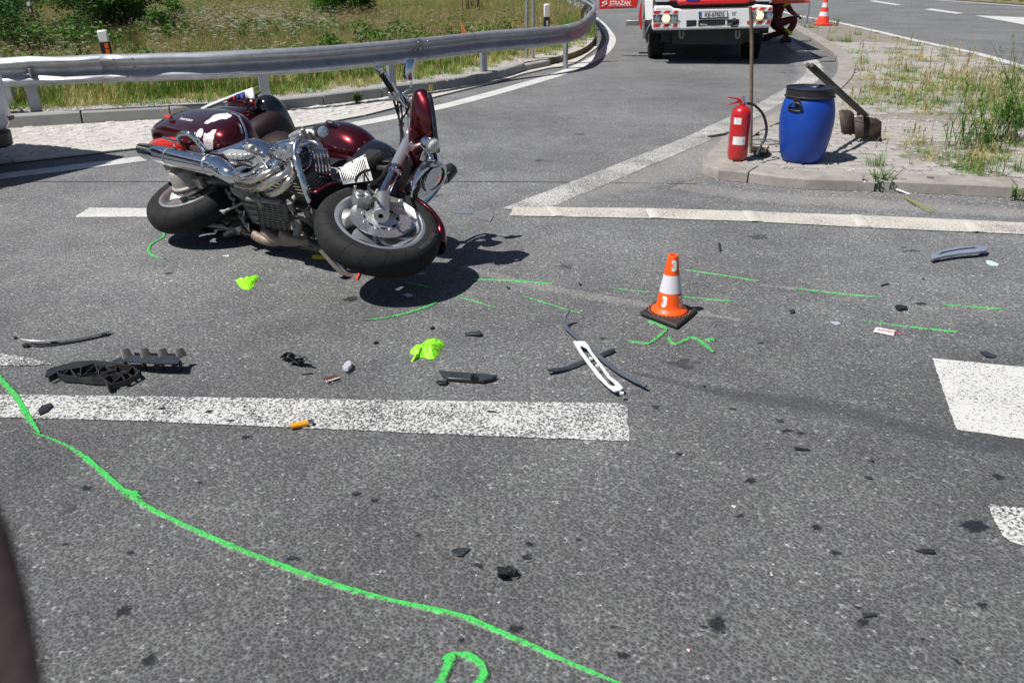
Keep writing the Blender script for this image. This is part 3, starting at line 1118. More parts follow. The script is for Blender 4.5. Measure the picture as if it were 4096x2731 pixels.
def wheel(C, e1, e2, ax, Rt, wt, Rr, name_sub, spokes):
    """C centre, e1/e2 in the wheel plane, ax its axle direction (towards the seen side)"""
    wh = MB()
    P = lambda r, q, h: C + r * (math.cos(q) * e1 + math.sin(q) * e2) + h * ax
    # tyre: rounded section with tread blocks cut as grooves
    NS = 96
    prof = []
    for k in range(15):
        q = math.pi * (k / 14) - math.pi / 2
        hw = wt / 2
        rr = Rr + .006 + (Rt - Rr - .006) * (math.cos(q)) ** .62
        prof.append((rr, hw * math.sin(q) * (1.0 - .10 * (1 - math.cos(q)) ** 4 * 1)))
    prof = [(Rr + .002, -wt / 2 * .80)] + prof[1:-1] + [(Rr + .002, wt / 2 * .80)]
    rings = []
    for i in range(NS):
        q = 2 * math.pi * i / NS
        rings.append([P(r_, q, h) for r_, h in prof])
    rings.append(rings[0])
    b = MB()
    b.loft(rings, cap=False, closed=False)
    hub = MB()
    hub.lathe([(.034, -.085), (.036, .085), (.02, .088)], C, ax, 20)
    rim = b.build('tyre', M['rubber'], None)
    bpy.data.objects.remove(rim)
    # rim: the wheel part's own mesh
    rp = [(Rr - .030, -wt * .40), (Rr + .006, -wt * .42), (Rr + .008, -wt * .36), (Rr - .016, -wt * .30), (Rr - .024, 0), (Rr - .016, wt * .30), (Rr + .008, wt * .37), (Rr + .010, wt * .42), (Rr - .004, wt * .435), (Rr - .012, wt * .40), (Rr - .030, wt * .30), (Rr - .040, wt * .10), (Rr - .042, -wt * .1), (Rr - .036, -wt * .3), (Rr - .030, -wt * .40)]
    m = MB()
    m.lathe(rp, C, ax, 72, cap=False)
    m.lathe([(.0, -.07), (.045, -.07), (.05, -.02), (.055, .045), (.03, .06), (.0, .06)], C, ax, 28)
    # broad turbine spokes
    for k in range(spokes):
        q = 2 * math.pi * k / spokes + .3
        rings = []
        for j in range(7):
            r_ = .045 + (Rr - .028 - .045) * j / 6
            qq = q + .55 * (j / 6) ** 1.5
            hw = (.030 + .060 * (j / 6) ** 1.1) / max(r_, .01) * (.8 if j < 1 else 1)
            hw = min(hw, .50)
            h0 = .018 + .016 * (j / 6) ** 2
            ring = []
            for (da, dh) in ((-hw, .012), (-hw * .35, .026), (hw * .35, .022), (hw, .004), (hw, -.010), (-hw, -.006)):
                ring.append(P(r_, qq + da, h0 + dh))
            rings.append(ring)
        m.loft(rings)
    w_ = m.build('wheel', M['alu_bright'], bike, smooth=40)
    t_ = b.build('tyre', M['rubber'], w_)
    # grooves: thin dark wedges cut as raised-edge slots in the tread
    g = MB()
    for i in range(19):
        q = 2 * math.pi * i / 19
        for sd_ in (1, -1):
            pts = []
            for j in range(5):
                a_ = q + sd_ * .02 + j * .030 + (.12 if sd_ < 0 else 0)
                ph = sd_ * (.16 + .19 * j) * math.pi / 2 * .95
                rr = Rr + .006 + (Rt - Rr - .006) * (math.cos(ph)) ** .62 + .0012
                hh = wt / 2 * math.sin(ph)
                pts.append((a_, rr, hh))
            for j in range(4):
                (a1, r1, h1), (a2, r2, h2) = pts[j], pts[j + 1]
                wd = .010 / Rt * (1.0 - .15 * j)
                g.add([P(r1, a1 - wd / 2, h1), P(r1, a1 + wd / 2, h1), P(r2, a2 + wd / 2, h2), P(r2, a2 - wd / 2, h2)], [(0, 1, 2, 3)])
    g.sheet = True
    g.build('tread_groove', M['groove'], w_, smooth=0)['kind'] = 'stuff'
    if spokes:
        # raised lettering on the sidewall
        for txt, q0, sgn_ in (('BRIDGESTONE', -.25, 1), ('EXEDRA', 2.6, 1)):
            vs, fs = text_mesh(txt, .030, 0.0, .9)
            out = []
            for v in vs:
                rr = (Rr + Rt) / 2 + .004 - v[1]
                qq = q0 + v[0] / rr
                hh = wt / 2 * (.955 - abs(v[1]) * 3.0)
                out.append(P(rr, qq, hh + .0035))
            tm = MB()
            tm.sheet = True
            tm.add(out, fs)
            tm.build('sidewall_lettering', M['letter_grey'], w_, smooth=0)
    return w_, P


M['groove'] = mat('tread_groove', (.004, .004, .004), .9)
M['letter_grey'] = mat('sidewall_letter', (.06, .06, .06), .7)

# --- rear wheel and its drive
RC = W(0.0, .315, 0)
wheel(RC, BF, BU, BN, .335, .185, .215, 'rear', 5)
b = MB()
b.lathe([(.05, .06), (.105, .075), (.112, .10), (.112, .125), (.100, .135), (.094, .20), (.080, .225), (.03, .235), (0.001, .236)], RC, BN, 36)
b.box(W(.10, .33, .135), (.15, .07, .07), np.stack([BF, BU, BN], 1))
fd_ = b.build('final_drive', M['tan_case'], bike, bevel=.004)
b = MB()
b.lathe([(.115, .099), (.117, .106), (.115, .113)], RC, BN, 36, cap=False)
b.box(W(-.045, .335, .237), (.03, .02, .006), np.stack([BF, BU, BN], 1))
b.build('drive_seal', M['black'], fd_)
b = MB()
b.tube([W(.05, .34, .14), W(.3, .38, .14), W(.5, .4, .12)], [.035, .045, .055], 14)
b.tube([W(.0, .315, -.14), W(.3, .38, -.14), W(.5, .4, -.12)], [.03, .035, .04], 12)
b.build('swing_arm', M['black'], bike)
b = MB()
for sd_ in (1, -1):
    b.tube([W(.02, .40, .17 * sd_), W(-.02, .55, .18 * sd_), W(-.05, .72, .18 * sd_)], .026, 12)
b.build('shock_absorber', M['chrome'], bike)


def fender(C, e1, e2, ax, r0, q0, q1, hw, m, name, parent, lip=.05, nq=30, flare=0.0, shift=0.0):
    b = MB()
    rings = []
    for i in range(nq):
        q = q0 + (q1 - q0) * i / (nq - 1)
        k = 1.0
        e = min(i, nq - 1 - i) / 4
        k = min(1, .55 + .45 * e)
        ring = []
        for j in range(11):
            ph = math.pi * (j / 10) - math.pi / 2
            h = hw * math.sin(ph) * k
            rr = r0 - lip + lip * 1.25 * math.cos(ph) ** .7 + flare * max(0, (i / (nq - 1) - .62) / .38) ** 1.5
            ring.append(C + rr * (math.cos(q) * e1 + math.sin(q) * e2) + (h + shift) * ax)
        rings.append(ring)
    b.loft(rings, closed=False)
    o = b.build(name, [m, M['black']], parent, smooth=50)
    o.data.polygons.foreach_set('material_index', [0] * len(o.data.polygons))
    md = o.modifiers.new('solid', 'SOLIDIFY')
    md.thickness = .004
    c_ = o.data.polygons[len(o.data.polygons) // 2]
    out_ = (np.array(c_.center) + np.array(o.get('_abs', [0, 0, 0])) - C) @ np.array(c_.normal)
    md.offset = -1 if out_ > 0 else 1
    md.material_offset = 1
    if out_ < 0:
        o.data.flip_normals()
        md.offset = -1
    return o


fender(RC, BF, BU, BN, .375, .25, 2.75, .115, M['black_gloss'], 'rear_fender', bike, lip=.09)

# --- front end, turned to the left
TH, RK = R(30), R(28)
FS = -math.sin(RK) * BF + math.cos(RK) * BU
_fp = math.cos(RK) * BF + math.sin(RK) * BU
FN = math.cos(TH) * BN + math.sin(TH) * _fp
FF = math.cos(TH) * _fp - math.sin(TH) * BN
FC = W(1.695, .330, .0)


def W2(a, b, c):
    return FC + a * FF + b * FS + c * FN


def Z2(x, y, c):
    return PL(540 + x / 1.809, 340 + y / 1.809, FC + c * FN, FN)


fw_, FP = wheel(FC, FF, FS, FN, .340, .165, .232, 'front', 5)
# discs
for sd_ in (1, -1):
    b = MB()
    b.lathe([(.098, .078 * sd_), (.162, .078 * sd_), (.162, .083 * sd_), (.098, .083 * sd_), (.098, .078 * sd_)], FC, FN, 64, cap=False)
    d_ = b.build('brake_disc', M['disc'], bike)
    if sd_ > 0:
        b = MB()
        for r_, n_ in ((.112, 26), (.132, 30), (.150, 34)):
            for k in range(n_):
                q = 2 * math.pi * k / n_ + r_ * 20
                b.lathe([(.0028, .0), (.0001, .0004)], FC + r_ * (math.cos(q) * FF + math.sin(q) * FS) + .0835 * FN, FN, 6)
        b.build('drilled_hole', M['groove'], d_)['kind'] = 'stuff'
        b = MB()
        b.lathe([(.030, .074), (.088, .076), (.100, .080), (.088, .0835), (.045, .088), (.030, .098)], FC, FN, 48, cap=False)
        for k in range(8):
            q = 2 * math.pi * k / 8
            b.lathe([(.010, .0), (.010, .006), (.004, .008)], FC + .098 * (math.cos(q) * FF + math.sin(q) * FS) + .082 * FN, FN, 12)
        for k in range(5):
            q = 2 * math.pi * k / 5 + .3
            b.lathe([(.006, .0), (.006, .009), (.003, .011)], FC + .048 * (math.cos(q) * FF + math.sin(q) * FS) + .086 * FN, FN, 10)
        b.build('disc_carrier', M['alu_bright'], d_, smooth=40)
        b = MB()
        for k in range(8):
            q = 2 * math.pi * (k + .5) / 8
            c_ = FC + .088 * (math.cos(q) * FF + math.sin(q) * FS) + .0842 * FN
            b.prism(sring(c_, .017 * (-math.sin(q) * FF + math.cos(q) * FS), .007 * (math.cos(q) * FF + math.sin(q) * FS), 2.2, 14), .0006 * FN)
        b.build('carrier_window', M['groove'], d_)

# fork legs
for sd_ in (1, -1):
    c_ = .135 * sd_
    b = MB()
    b.tube([W2(-.03, .10, c_), W2(-.03, .26, c_), W2(-.03, .40, c_)], [.034, .033, .033], 24)
    b.lathe([(.041, .0), (.044, .006), (.044, .05), (.040, .06)], W2(-.03, .36, c_), FS, 24)
    f_ = b.build('fork_leg', M['chrome'], bike)
    b = MB()
    b.tube([W2(-.03, .42, c_), W2(-.03, .60, c_), W2(-.03, .80, c_)], [.040, .040, .038], 24)
    b.build('fork_upper', M['chrome_dull'] if sd_ < 0 else M['alu_bright'], f_)
    b = MB()
    # cast axle holder, its open end towards the viewer
    b.tube([W2(.0, -.035, c_), W2(-.005, .0, c_), W2(-.03, .12, c_)], [.036, .042, .038], 24)
    b.lathe([(.001, -.03), (.030, -.03), (.030, .03)], W2(0, .005, c_ - .03 * sd_), FN, 22)
    for a_, b_ in ((.07, .09), (-.10, .09)):
        b.prism([W2(-.02, .06, c_ - .012), W2(-.02, .13, c_ - .012), W2(a_, b_ + .035, c_ - .012), W2(a_, b_ + .005, c_ - .012)], .026 * FN)
        b.lathe([(.014, -.016), (.014, .022), (.007, .024)], W2(a_, b_ + .02, c_), FN, 14)
    b.build('axle_holder', M['alu'], f_, bevel=.003)
b = MB()
for sd_ in (1,):
    b.lathe([(.036, -.02), (.043, -.012), (.044, .0), (.043, .012), (.038, .016), (.014, .0165), (.013, .006)], W2(.004, -.045, .135 * sd_), -FS * .95 + FF * .1 + FN * .15, 28, cap=False)
b.build('axle_end', M['alu_bright'], bike)
b = MB()
b.lathe([(.0135, .0), (.001, .0)], W2(.004, -.045, .135) + (-FS * .95 + FF * .1 + FN * .15) * .010, -FS * .95 + FF * .1 + FN * .15, 16)
b.build('axle_bore', M['groove'], bike)
# caliper on the rear side of the leg, above the disc
b = MB()
cc = W2(-.115, .085, .105)
Mx = np.stack([_n(FF * .75 + FS * .6), _n(FS * .75 - FF * .6), FN], 1)
b.box(cc, (.115, .062, .075), Mx)
b.lathe([(.028, .03), (.030, .034), (.030, .048), (.024, .054), (.001, .054)], cc + .020 * FF, FN, 22)
b.lathe([(.024, .03), (.026, .034), (.026, .046), (.020, .051), (.001, .051)], cc - .028 * FF - .012 * FS, FN, 22)
b.lathe([(.009, .0), (.009, .062), (.005, .066)], cc - .062 * FF + .005 * FS, FN, 10)
b.lathe([(.009, .0), (.009, .058), (.005, .062)], cc + .050 * FF + .04 * FS, FN, 10)
b.build('brake_caliper', M['alu'], bike, bevel=.007)
b = MB()
b.tube(curve([cc + .05 * FN + .03 * FF, Z(1690, 735, .30), Z(1745, 700, .30), Z(1790, 660, .30), Z(1810, 620, .28), Z(1850, 570, .22)], 5), .008, 8)
b.build('brake_hose', M['cable'], bike)

fender(FC, FF, FS, FN, .365, .12, 2.85, .094, M['candy'], 'front_fender', bike, lip=.045, nq=44, flare=.080, shift=-.024)
b = MB()
for sd_ in (1, -1):
    b.prism([W2(-.09, .20, .10 * sd_), W2(.03, .20, .10 * sd_), W2(.0, .36, .10 * sd_), W2(-.06, .36, .10 * sd_)], .012 * FN)
b.build('fender_bracket', M['black'], bike)

# steering head, triple clamps, handlebar
b = MB()
for h_ in (.58, .76):
    b.loft([sring(W2(-.02, h_ + k, 0), .055 * FF, .175 * FN, 2.4, 20) for k in (-.016, .016)])
b.tube([W2(-.06, .5, 0), W2(-.06, .80, 0)], .032, 14)
b.build('fork_clamp', M['alu'], bike, bevel=.004)


def PP(x, y, c):                     # photograph point on a plane across the turned front end
    return PL(x, y, FC + c * FN, FN)


grip_a, grip_b = PP(1515, 276, .50), PP(1568, 362, .37)
hb = [grip_b, PP(1600, 405, .30), PP(1630, 440, .22), PP(1637, 500, .14), PP(1628, 560, .08), W2(-.03, .78, .03)]
b = MB()
b.tube(curve(hb, 6), .0135, 14)
b.tube([W2(-.03, .78, .03), W2(-.04, .80, -.10), W2(-.08, .86, -.25), W2(-.16, .86, -.36)], .0135, 14)
hbar = b.build('handlebar', M['chrome'], bike)
b = MB()
gd = _n(grip_b - grip_a)
b.tube([grip_a + gd * .02, grip_a + gd * .06, grip_b - gd * .02, grip_b], [.017, .018, .018, .020], 18)
b.tube([W2(-.16, .86, -.36), W2(-.22, .86, -.46)], .018, 14)
b.build('grip', M['black'], hbar)
b = MB()
b.lathe([(.001, -.012), (.018, -.012), (.020, -.008), (.020, .024), (.017, .028)], grip_a, gd, 18)
b.build('bar_end', M['chrome'], hbar)
b = MB()
b.sphere(PP(1543, 295, .48), .012)
b.tube([PP(1543, 295, .48), PP(1565, 330, .46), PP(1590, 375, .36)], .007, 8)
b.build('brake_lever', M['chrome'], hbar)
b = MB()
b.tube([PP(1568, 362, .36), PP(1590, 385, .33)], .026, 14)
b.box(PP(1572, 385, .33), (.05, .035, .05))
b.build('switch_housing', M['alu'], hbar, bevel=.006)
b = MB()
b.loft([sring(PP(1610, 380, .34), .026 * FF, .016 * FS, 3), sring(PP(1628, 402, .30), .034 * FF, .024 * FS, 3), sring(PP(1640, 425, .26), .028 * FF, .020 * FS, 3)])
b.build('brake_reservoir', M['chrome'], hbar, bevel=.003)
# mirror
ms = [PP(1612, 374, .34), PP(1632, 360, .37), PP(1642, 348, .40), PP(1645, 325, .43), PP(1647, 300, .46)]
b = MB()
b.tube(curve(ms, 5), .0065, 10)
b.sphere(ms[-1], .014)
mirr = b.build('mirror', M['chrome'], bike)
mc = PP(1637, 278, .50)
vd = _n(EYE - mc)
r_ = _n(np.array([.95, .25, -.1]))
u_ = _n(np.cross(vd, r_))
if u_[2] < 0:
    u_ = -u_
sgx = .028
b = MB()
o1 = [mc + r_ * x + u_ * y for x, y in ((-.030, .052), (-.010, .062), (.028, .062), (.034, .052), (.022, -.062), (-.026, -.062), (-.036, -.048))]
b.prism([p - vd * .012 for p in o1], vd * .004)
b.loft([[p - vd * .008 for p in o1], [mc + (p - mc) * .92 + vd * .018 for p in o1], [mc + (p - mc) * .6 + vd * .030 + r_ * .004 for p in o1]])
b.build('mirror_shell', M['chrome'], mirr, bevel=.003)
b = MB()
o2 = [mc + r_ * x + u_ * y for x, y in ((-.028, .030), (-.012, .046), (-.006, .010), (-.004, -.040), (-.024, -.056), (-.033, -.045))]
b.prism([p + vd * .022 for p in o2], vd * .004)
b.build('mirror_glass', M['black_gloss'], mirr)
# cables from the bar down to the frame
b = MB()
for k, pts in enumerate([[(1575, 385, .33), (1580, 420, .28), (1592, 460, .22), (1600, 500, .18), (1603, 560, .12), (1590, 620, .10), (1560, 655, .10)],
                         [(1590, 390, .32), (1592, 425, .27), (1596, 470, .22), (1602, 510, .18), (1610, 570, .12), (1600, 615, .10), (1575, 650, .08)],
                         [(1600, 395, .31), (1604, 430, .25), (1608, 465, .21), (1606, 505, .17), (1612, 555, .12), (1585, 630, .12)],
                         [(1637, 430, .24), (1620, 460, .22), (1604, 485, .19), (1608, 530, .15), (1607, 580, .12), (1580, 640, .12), (1530, 648, .10)],
                         [(1582, 385, .33), (1575, 410, .30), (1590, 428, .27), (1597, 450, .24)]]):
    b.tube(curve([PP(*p) for p in pts], 5), .0062 if k < 4 else .004, 8)
b.tube([PP(1600, 496, .18), PP(1612, 502, .18)], .018, 8)
b.build('cable_bundle', M['cable'], bike)

# tall red fairing seen edge-on, standing up from the fork
rows = [((2028, 42), (2112, 46), .47), ((2012, 90), (2132, 110), .44), ((2003, 180), (2146, 215), .38), ((1994, 280), (2158, 330), .30), ((1986, 360), (2170, 420), .23), ((1990, 440), (2182, 500), .15),
        ((1998, 520), (2200, 560), .08), ((2004, 600), (2212, 640), .0), ((1990, 690), (2200, 740), -.06), ((1965, 780), (2160, 830), -.12), ((1950, 840), (2090, 885), -.16)]
rings = []
for (l_, r_, c_) in rows:
    a_, e_ = Z(l_[0], l_[1], c_), Z(r_[0], r_[1], c_)
    cen = (a_ + e_) / 2
    hx = (e_ - a_) / 2
    dd = _n(np.cross(hx, BN))
    if dd @ (EYE - cen) < 0:
        dd = -dd
    ring = []
    for q in np.linspace(0, 2 * math.pi, 22, endpoint=False):
        s_ = math.sin(q)
        ring.append(cen + hx * math.cos(q) + dd * ((.050 * s_ if s_ > 0 else .015 * s_) + .012 * math.cos(q) * 0))
    rings.append(ring)
top = [rings[0][i] * .72 + np.mean(rings[0], axis=0) * .28 + BN * .016 for i in range(22)]
bot = [rings[-1][i] * .4 + np.mean(rings[-1], axis=0) * .6 - BN * .02 for i in range(22)]
b = MB()
b.loft([top] + rings + [bot])
b.build('fairing', M['candy'], bike, sub=1, smooth=60)
b = MB()
pts = [Z(2126, 60, .46), Z(2142, 120, .43), Z(2158, 220, .37), Z(2172, 340, .30), Z(2192, 480, .16)]
b.tube(curve(pts, 5), [.010, .012] + [.013] * (len(curve(pts, 5)) - 2), 10)
b.build('fairing_trim', M['black_gloss'], bike)

# headlight: big oval chrome bezel looking to the right
hc = Z(2118, 715, .02)
ha = _n(.72 * BF + .52 * _n(EYE - hc) + .10 * BU - .28 * BN)
hu = _n((Z(2190, 605, .06) - Z(2050, 860, -.03)))
hu = _n(hu - (hu @ ha) * ha)
hs = np.cross(ha, hu)
b = MB()
rr_ = lambda k, h: sring(hc + ha * h, hu * .150 * k, hs * .088 * k, 2.3, 32)
b.loft([rr_(.30, -.12), rr_(.75, -.085), rr_(.96, -.04), rr_(1.0, .0), rr_(.98, .012), rr_(.90, .014), rr_(.86, .0)], cap=False)
hl = b.build('headlight', M['chrome'], bike, smooth=50)
b = MB()
b.loft([rr_(.87, .004), rr_(.8, -.015), rr_(.55, -.05), rr_(.2, -.065)])
b.build('reflector', M['chrome'], hl, smooth=60)
b = MB()
b.loft([rr_(.87, .002), rr_(.6, .020), rr_(.25, .028)])
b.build('headlight_glass', M['clear'], hl, smooth=60)
b = MB()
b.loft([sring(hc + ha * .016 + hu * .045, hu * .088, hs * .062, 2.1, 28), sring(hc + ha * .030 + hu * .045, hu * .086, hs * .060, 2.1, 28), sring(hc + ha * .030 + hu * .045, hu * .074, hs * .050, 2.1, 28), sring(hc + ha * .016 + hu * .045, hu * .072, hs * .049, 2.1, 28)], cap=False)
b.build('lamp_ring', M['chrome'], hl, smooth=50)
b = MB()
b.prism([Z(2060, 610, .12), Z(2100, 560, .15), Z(2130, 550, .16), Z(2185, 560, .15), Z(2215, 590, .12), Z(2180, 606, .10), Z(2120, 600, .12), Z(2075, 630, .10)], .02 * BN)
b.tube([Z(2140, 560, .16), Z(2140, 520, .18), Z(2128, 490, .20)], [.022, .014, .012], 10)
b.build('lamp_bracket', M['chrome'], bike, bevel=.006)
# turn signals
for cen, dr, mm in ((Z(2135, 432, .24), _n(BF * .9 - BU * .15 - BN * .3), 'chrome'), (Z(2238, 655, -.12), _n(BF * .9 - BN * .35), 'black')):
    b = MB()
    b.lathe([(.001, -.062), (.022, -.058), (.040, -.034), (.047, .0), (.048, .018), (.042, .019)], cen, dr, 22)
    if mm == 'black':
        b.lathe([(.001, -.09), (.04, -.08), (.05, .0), (.048, .02)], cen + .0 * BF, -BU, 16)
    s_ = b.build('turn_signal', M[mm], bike, smooth=50)
    b = MB()
    b.lathe([(.043, .014), (.038, .032), (.022, .042), (.001, .045)], cen, dr, 22)
    b.build('signal_lens', mat('pale_lens', (.62, .62, .58), .15, 0, coat=1, var=.2, scale=60), s_, smooth=50)
b = MB()
b.tube([Z(2118, 460, .23), Z(2095, 500, .19), Z(2080, 545, .16)], .016, 12)
b.build('signal_stem', M['alu'], bike)
# black left mirror / signal showing behind the headlight
b = MB()
b.loft([sring(Z(2225, 610, -.10), .03 * BF, .012 * BN, 3), sring(Z(2250, 640, -.14), .05 * BF, .03 * BN, 3), sring(Z(2240, 700, -.18), .04 * BF, .03 * BN, 3)])
b.build('left_mirror', M['black'], bike, sub=1)

# --- tank, seat, cases
def body(name, secs, m, p=2.6, sub=1, n=20, parent=None, bevel=0):
    b = MB()
    rings = [wring(*s_, p=p, n=n) for s_ in secs]
    b.loft(rings)
    return b.build(name, m, parent or bike, sub=sub, smooth=60, bevel=bevel)


body('fuel_tank', [(.50, .88, 0, .05, .10), (.55, .90, 0, .10, .18), (.66, .915, 0, .145, .245), (.80, .925, 0, .165, .27), (.94, .92, 0, .165, .265), (1.06, .91, 0, .15, .235), (1.14, .90, 0, .11, .17), (1.17, .90, 0, .05, .08)], M['candy'], p=2.4)
body('tank_nose', [(1.02, .90, -.02, .15, .21), (1.16, .90, -.03, .16, .20), (1.28, .89, -.04, .14, .17), (1.36, .88, -.05, .07, .09)], M['black_gloss'], p=2.4)
b = MB()
b.lathe([(.001, .0), (.045, .0), (.05, .008), (.045, .018), (.001, .026)], Z(1430, 300, .26), BN * .6 + BU, 26)
b.build('filler_cap', M['chrome'], bike)
body('seat', [(.14, .84, 0, .10, .13), (.18, .86, 0, .13, .18), (.30, .86, 0, .13, .20), (.42, .84, 0, .11, .18), (.52, .80, 0, .07, .15)], M['leather'], p=3)
body('passenger_backrest', [(-.04, .92, .04, .14, .15), (-.01, .94, .04, .21, .21), (.08, .94, .04, .225, .225), (.14, .93, .04, .20, .20), (.17, .93, .04, .12, .13)], M['leather'], p=3.2)
# trunk with its lid
trk = body('trunk', [(-.72, .93, .04, .05, .12), (-.68, .94, .04, .10, .20), (-.50, .95, .04, .13, .25), (-.25, .96, .04, .15, .25), (-.08, .97, .04, .14, .24), (-.04, .97, .04, .10, .20)], M['candy'], p=3.4)
body('trunk_lid', [(-.58, 1.12, .08, .03, .10), (-.52, 1.13, .08, .07, .19), (-.35, 1.14, .08, .09, .23), (-.18, 1.13, .08, .095, .24), (-.10, 1.12, .08, .08, .2)], M['candy'], p=2.6, parent=trk)
body('trunk_cover', [(-.12, 1.12, .08, .09, .22), (-.08, 1.12, .08, .105, .245), (.0, 1.12, .08, .11, .245), (.05, 1.12, .08, .09, .20), (.07, 1.12, .08, .04, .10)], M['black_gloss'], p=2.6)
b = MB()
for k in range(7):
    a_ = k * .012
    b.tube(curve([W(-.10 + a_ * .3, 1.16 - a_, .325), W(-.10 + a_ * .8, 1.07 - a_, .335), W(-.11 + a_, 1.02 - a_ * .5, .31 - a_), W(-.10 + a_, 1.0, .25)], 4), .004, 6)
b.build('torn_wrap', M['black'], bike)
# saddlebags
scr = [(Z(600, 238, .43), .062), (Z(655, 225, .43), .045), (Z(548, 258, .43), .040), (Z(440, 338, .42), .045), (Z(515, 352, .42), .058), (Z(540, 405, .36), .055), (Z(395, 325, .43), .036)]
M['candy_scraped'] = candy('scraped_candy_red', scr)
bag = body('saddlebag', [(-.62, .62, .24, .07, .06), (-.60, .62, .25, .11, .11), (-.45, .625, .26, .16, .145), (-.20, .63, .265, .185, .16), (.05, .62, .27, .19, .165), (.24, .60, .27, .18, .165), (.36, .58, .27, .15, .14), (.41, .57, .26, .08, .08)], M['candy_scraped'], p=3.3)
body('saddlebag', [(-.55, .58, -.24, .05, .05), (-.50, .58, -.24, .13, .10), (-.2, .58, -.24, .17, .12), (.1, .58, -.24, .17, .12), (.28, .57, -.24, .10, .08)], M['candy'], p=2.8)
b = MB()
b.tube(curve([Z(745, 275, .40), Z(765, 310, .42), Z(775, 345, .42)], 4), .007, 8)
b.build('bag_latch', M['chrome'], bag)
b = MB()
b.tube(curve([Z(700, 205, .42), Z(745, 225, .44), Z(775, 270, .45), Z(800, 330, .44), Z(806, 400, .42), Z(790, 440, .38)], 5), .006, 8)
b.build('bag_trim', M['chrome'], bag)
lettering('Interstate', Z(380, 262, .455), _n(Z(430, 275, .455) - Z(330, 258, .455)), _n(Z(380, 230, .46) - Z(380, 290, .455)), .040, M['white_plastic'], bag, lift=.012)
b = MB()
b.loft([wring(*s_, p=3) for s_ in [(-.58, .48, .20, .03, .05), (-.55, .48, .21, .06, .09), (-.30, .45, .24, .06, .11), (-.08, .44, .26, .045, .11), (-.04, .44, .26, .02, .08)]])
tl = b.build('tail_light', M['lens_red'], bike, sub=1, smooth=60)
b = MB()
b.prism([Z(213, 240, .42), Z(275, 236, .42), Z(262, 256, .42), Z(232, 258, .42)], .022 * BN)
b.build('side_marker', M['lens_red'], bike, bevel=.003)
# chrome hoop in front of the bag
b = MB()
b.tube(curve([Z(510, 490, .36), Z(470, 435, .40), Z(430, 385, .45), Z(390, 355, .48), Z(345, 352, .48), Z(318, 368, .46), Z(318, 400, .42), Z(345, 425, .36), Z(400, 430, .32)], 6), .016, 14)
b.tube(curve([Z(205, 383, .42), Z(260, 400, .42), Z(320, 410, .42)], 4), .009, 10)
b.tube(curve([Z(260, 400, .42), Z(280, 415, .38), Z(285, 440, .34)], 4), .008, 10)
b.build('bag_guard', M['chrome'], bike)

# --- exhausts
mr = lambda k: [.054, .057, .060, .061, .061, .060, .058][k]
mp = [Z(92, 486, .30), Z(180, 503, .31), Z(265, 522, .32), Z(400, 548, .32), (Z(545, 580, .32)), Z(560, 584, .32)]
b = MB()
b.tube(mp, [.050, .056, .058, .060, .060, .060], 28, cap=False)
# slashed end
b2 = MB()
fdir = _n(mp[1] - mp[0])
vs = list(b.v)
for i in range(28):
    p = np.array(vs[i])
    k = (p - mp[0]) @ (-BU * .6 + BN * .3)
    vs[i] = tuple(p - fdir * (.05 + (p - mp[0]) @ BN * .9 + (p - mp[0]) @ BU * .45))
b.v = vs
muf = b.build('muffler', M['chrome'], bike, smooth=50, solid=.003)
b = MB()
b.lathe([(.045, .03), (.047, -.0)], mp[0] + fdir * .06, fdir, 24, cap=False)
b.lathe([(.0, .0), (.05, .0)], mp[0] + fdir * .09, fdir, 24, cap=False)
b.build('muffler_core', M['cast'], muf)
b = MB()
b.lathe([(.0615, .0), (.0625, .004), (.0615, .008)], mp[2], _n(mp[3] - mp[2]), 28, cap=False)
b.lathe([(.0615, .0), (.0635, .004), (.0615, .010)], mp[4], _n(mp[4] - mp[3]), 28, cap=False)
b.tube(curve([mp[2] + .048 * -BU + .034 * BN, mp[3] - .052 * BU + .032 * BN, mp[4] - .054 * BU + .024 * BN], 5), .0018, 6)
b.build('heat_shield_band', M['steel'], muf)
b = MB()
b.tube(curve([mp[5], Z(600, 592, .32), Z(645, 618, .31), Z(685, 650, .30), Z(735, 655, .28), Z(770, 640, .28)], 5), [.060] * 6 + [.058] * 4 + [.055] * 4 + [.05] * 4 + [.042] * 4 + [.035] * 4, 28)
b.build('exhaust_collector', M['chrome'], bike, smooth=50)
for pts in ([(1040, 612, .33), (980, 635, .34), (900, 668, .33), (830, 690, .31), (770, 692, .28), (715, 668, .27)],
            [(1110, 632, .33), (1050, 665, .33), (980, 705, .31), (920, 738, .28), (860, 748, .24), (800, 742, .21), (740, 725, .20)],
            [(1150, 655, .30), (1120, 695, .30), (1075, 740, .27), (1030, 772, .24), (985, 785, .21), (950, 775, .17)]):
    b = MB()
    b.tube(curve([Z(*p) for p in pts], 6), .0225, 18)
    b.build('header_pipe', M['chrome_dull'], bike)
for k, pts in enumerate([[(870, 1085, -.16), (905, 1108, -.17), (960, 1125, -.18), (1010, 1130, -.19), (1050, 1128, -.20)], [(940, 1062, -.14), (975, 1088, -.15), (1030, 1118, -.17), (1110, 1132, -.19), (1180, 1130, -.20)], [(1070, 1078, -.14), (1095, 1100, -.15), (1150, 1118, -.17), (1230, 1128, -.19), (1290, 1126, -.20)]]):
    b = MB()
    b.tube(curve([Z(*p) for p in pts], 6), .032, 16)
    b.build('header_pipe', M['brown_pipe'], bike)
b = MB()
b.tube(curve([Z(380, 985, -.26), Z(450, 1000, -.26), Z(600, 1020, -.26), Z(720, 1040, -.24), Z(880, 1090, -.2)], 5), [.05] * 6 + [.056] * 6 + [.054] * 5 + [.04] * 4, 24)
b.build('muffler', M['black_gloss'], bike)

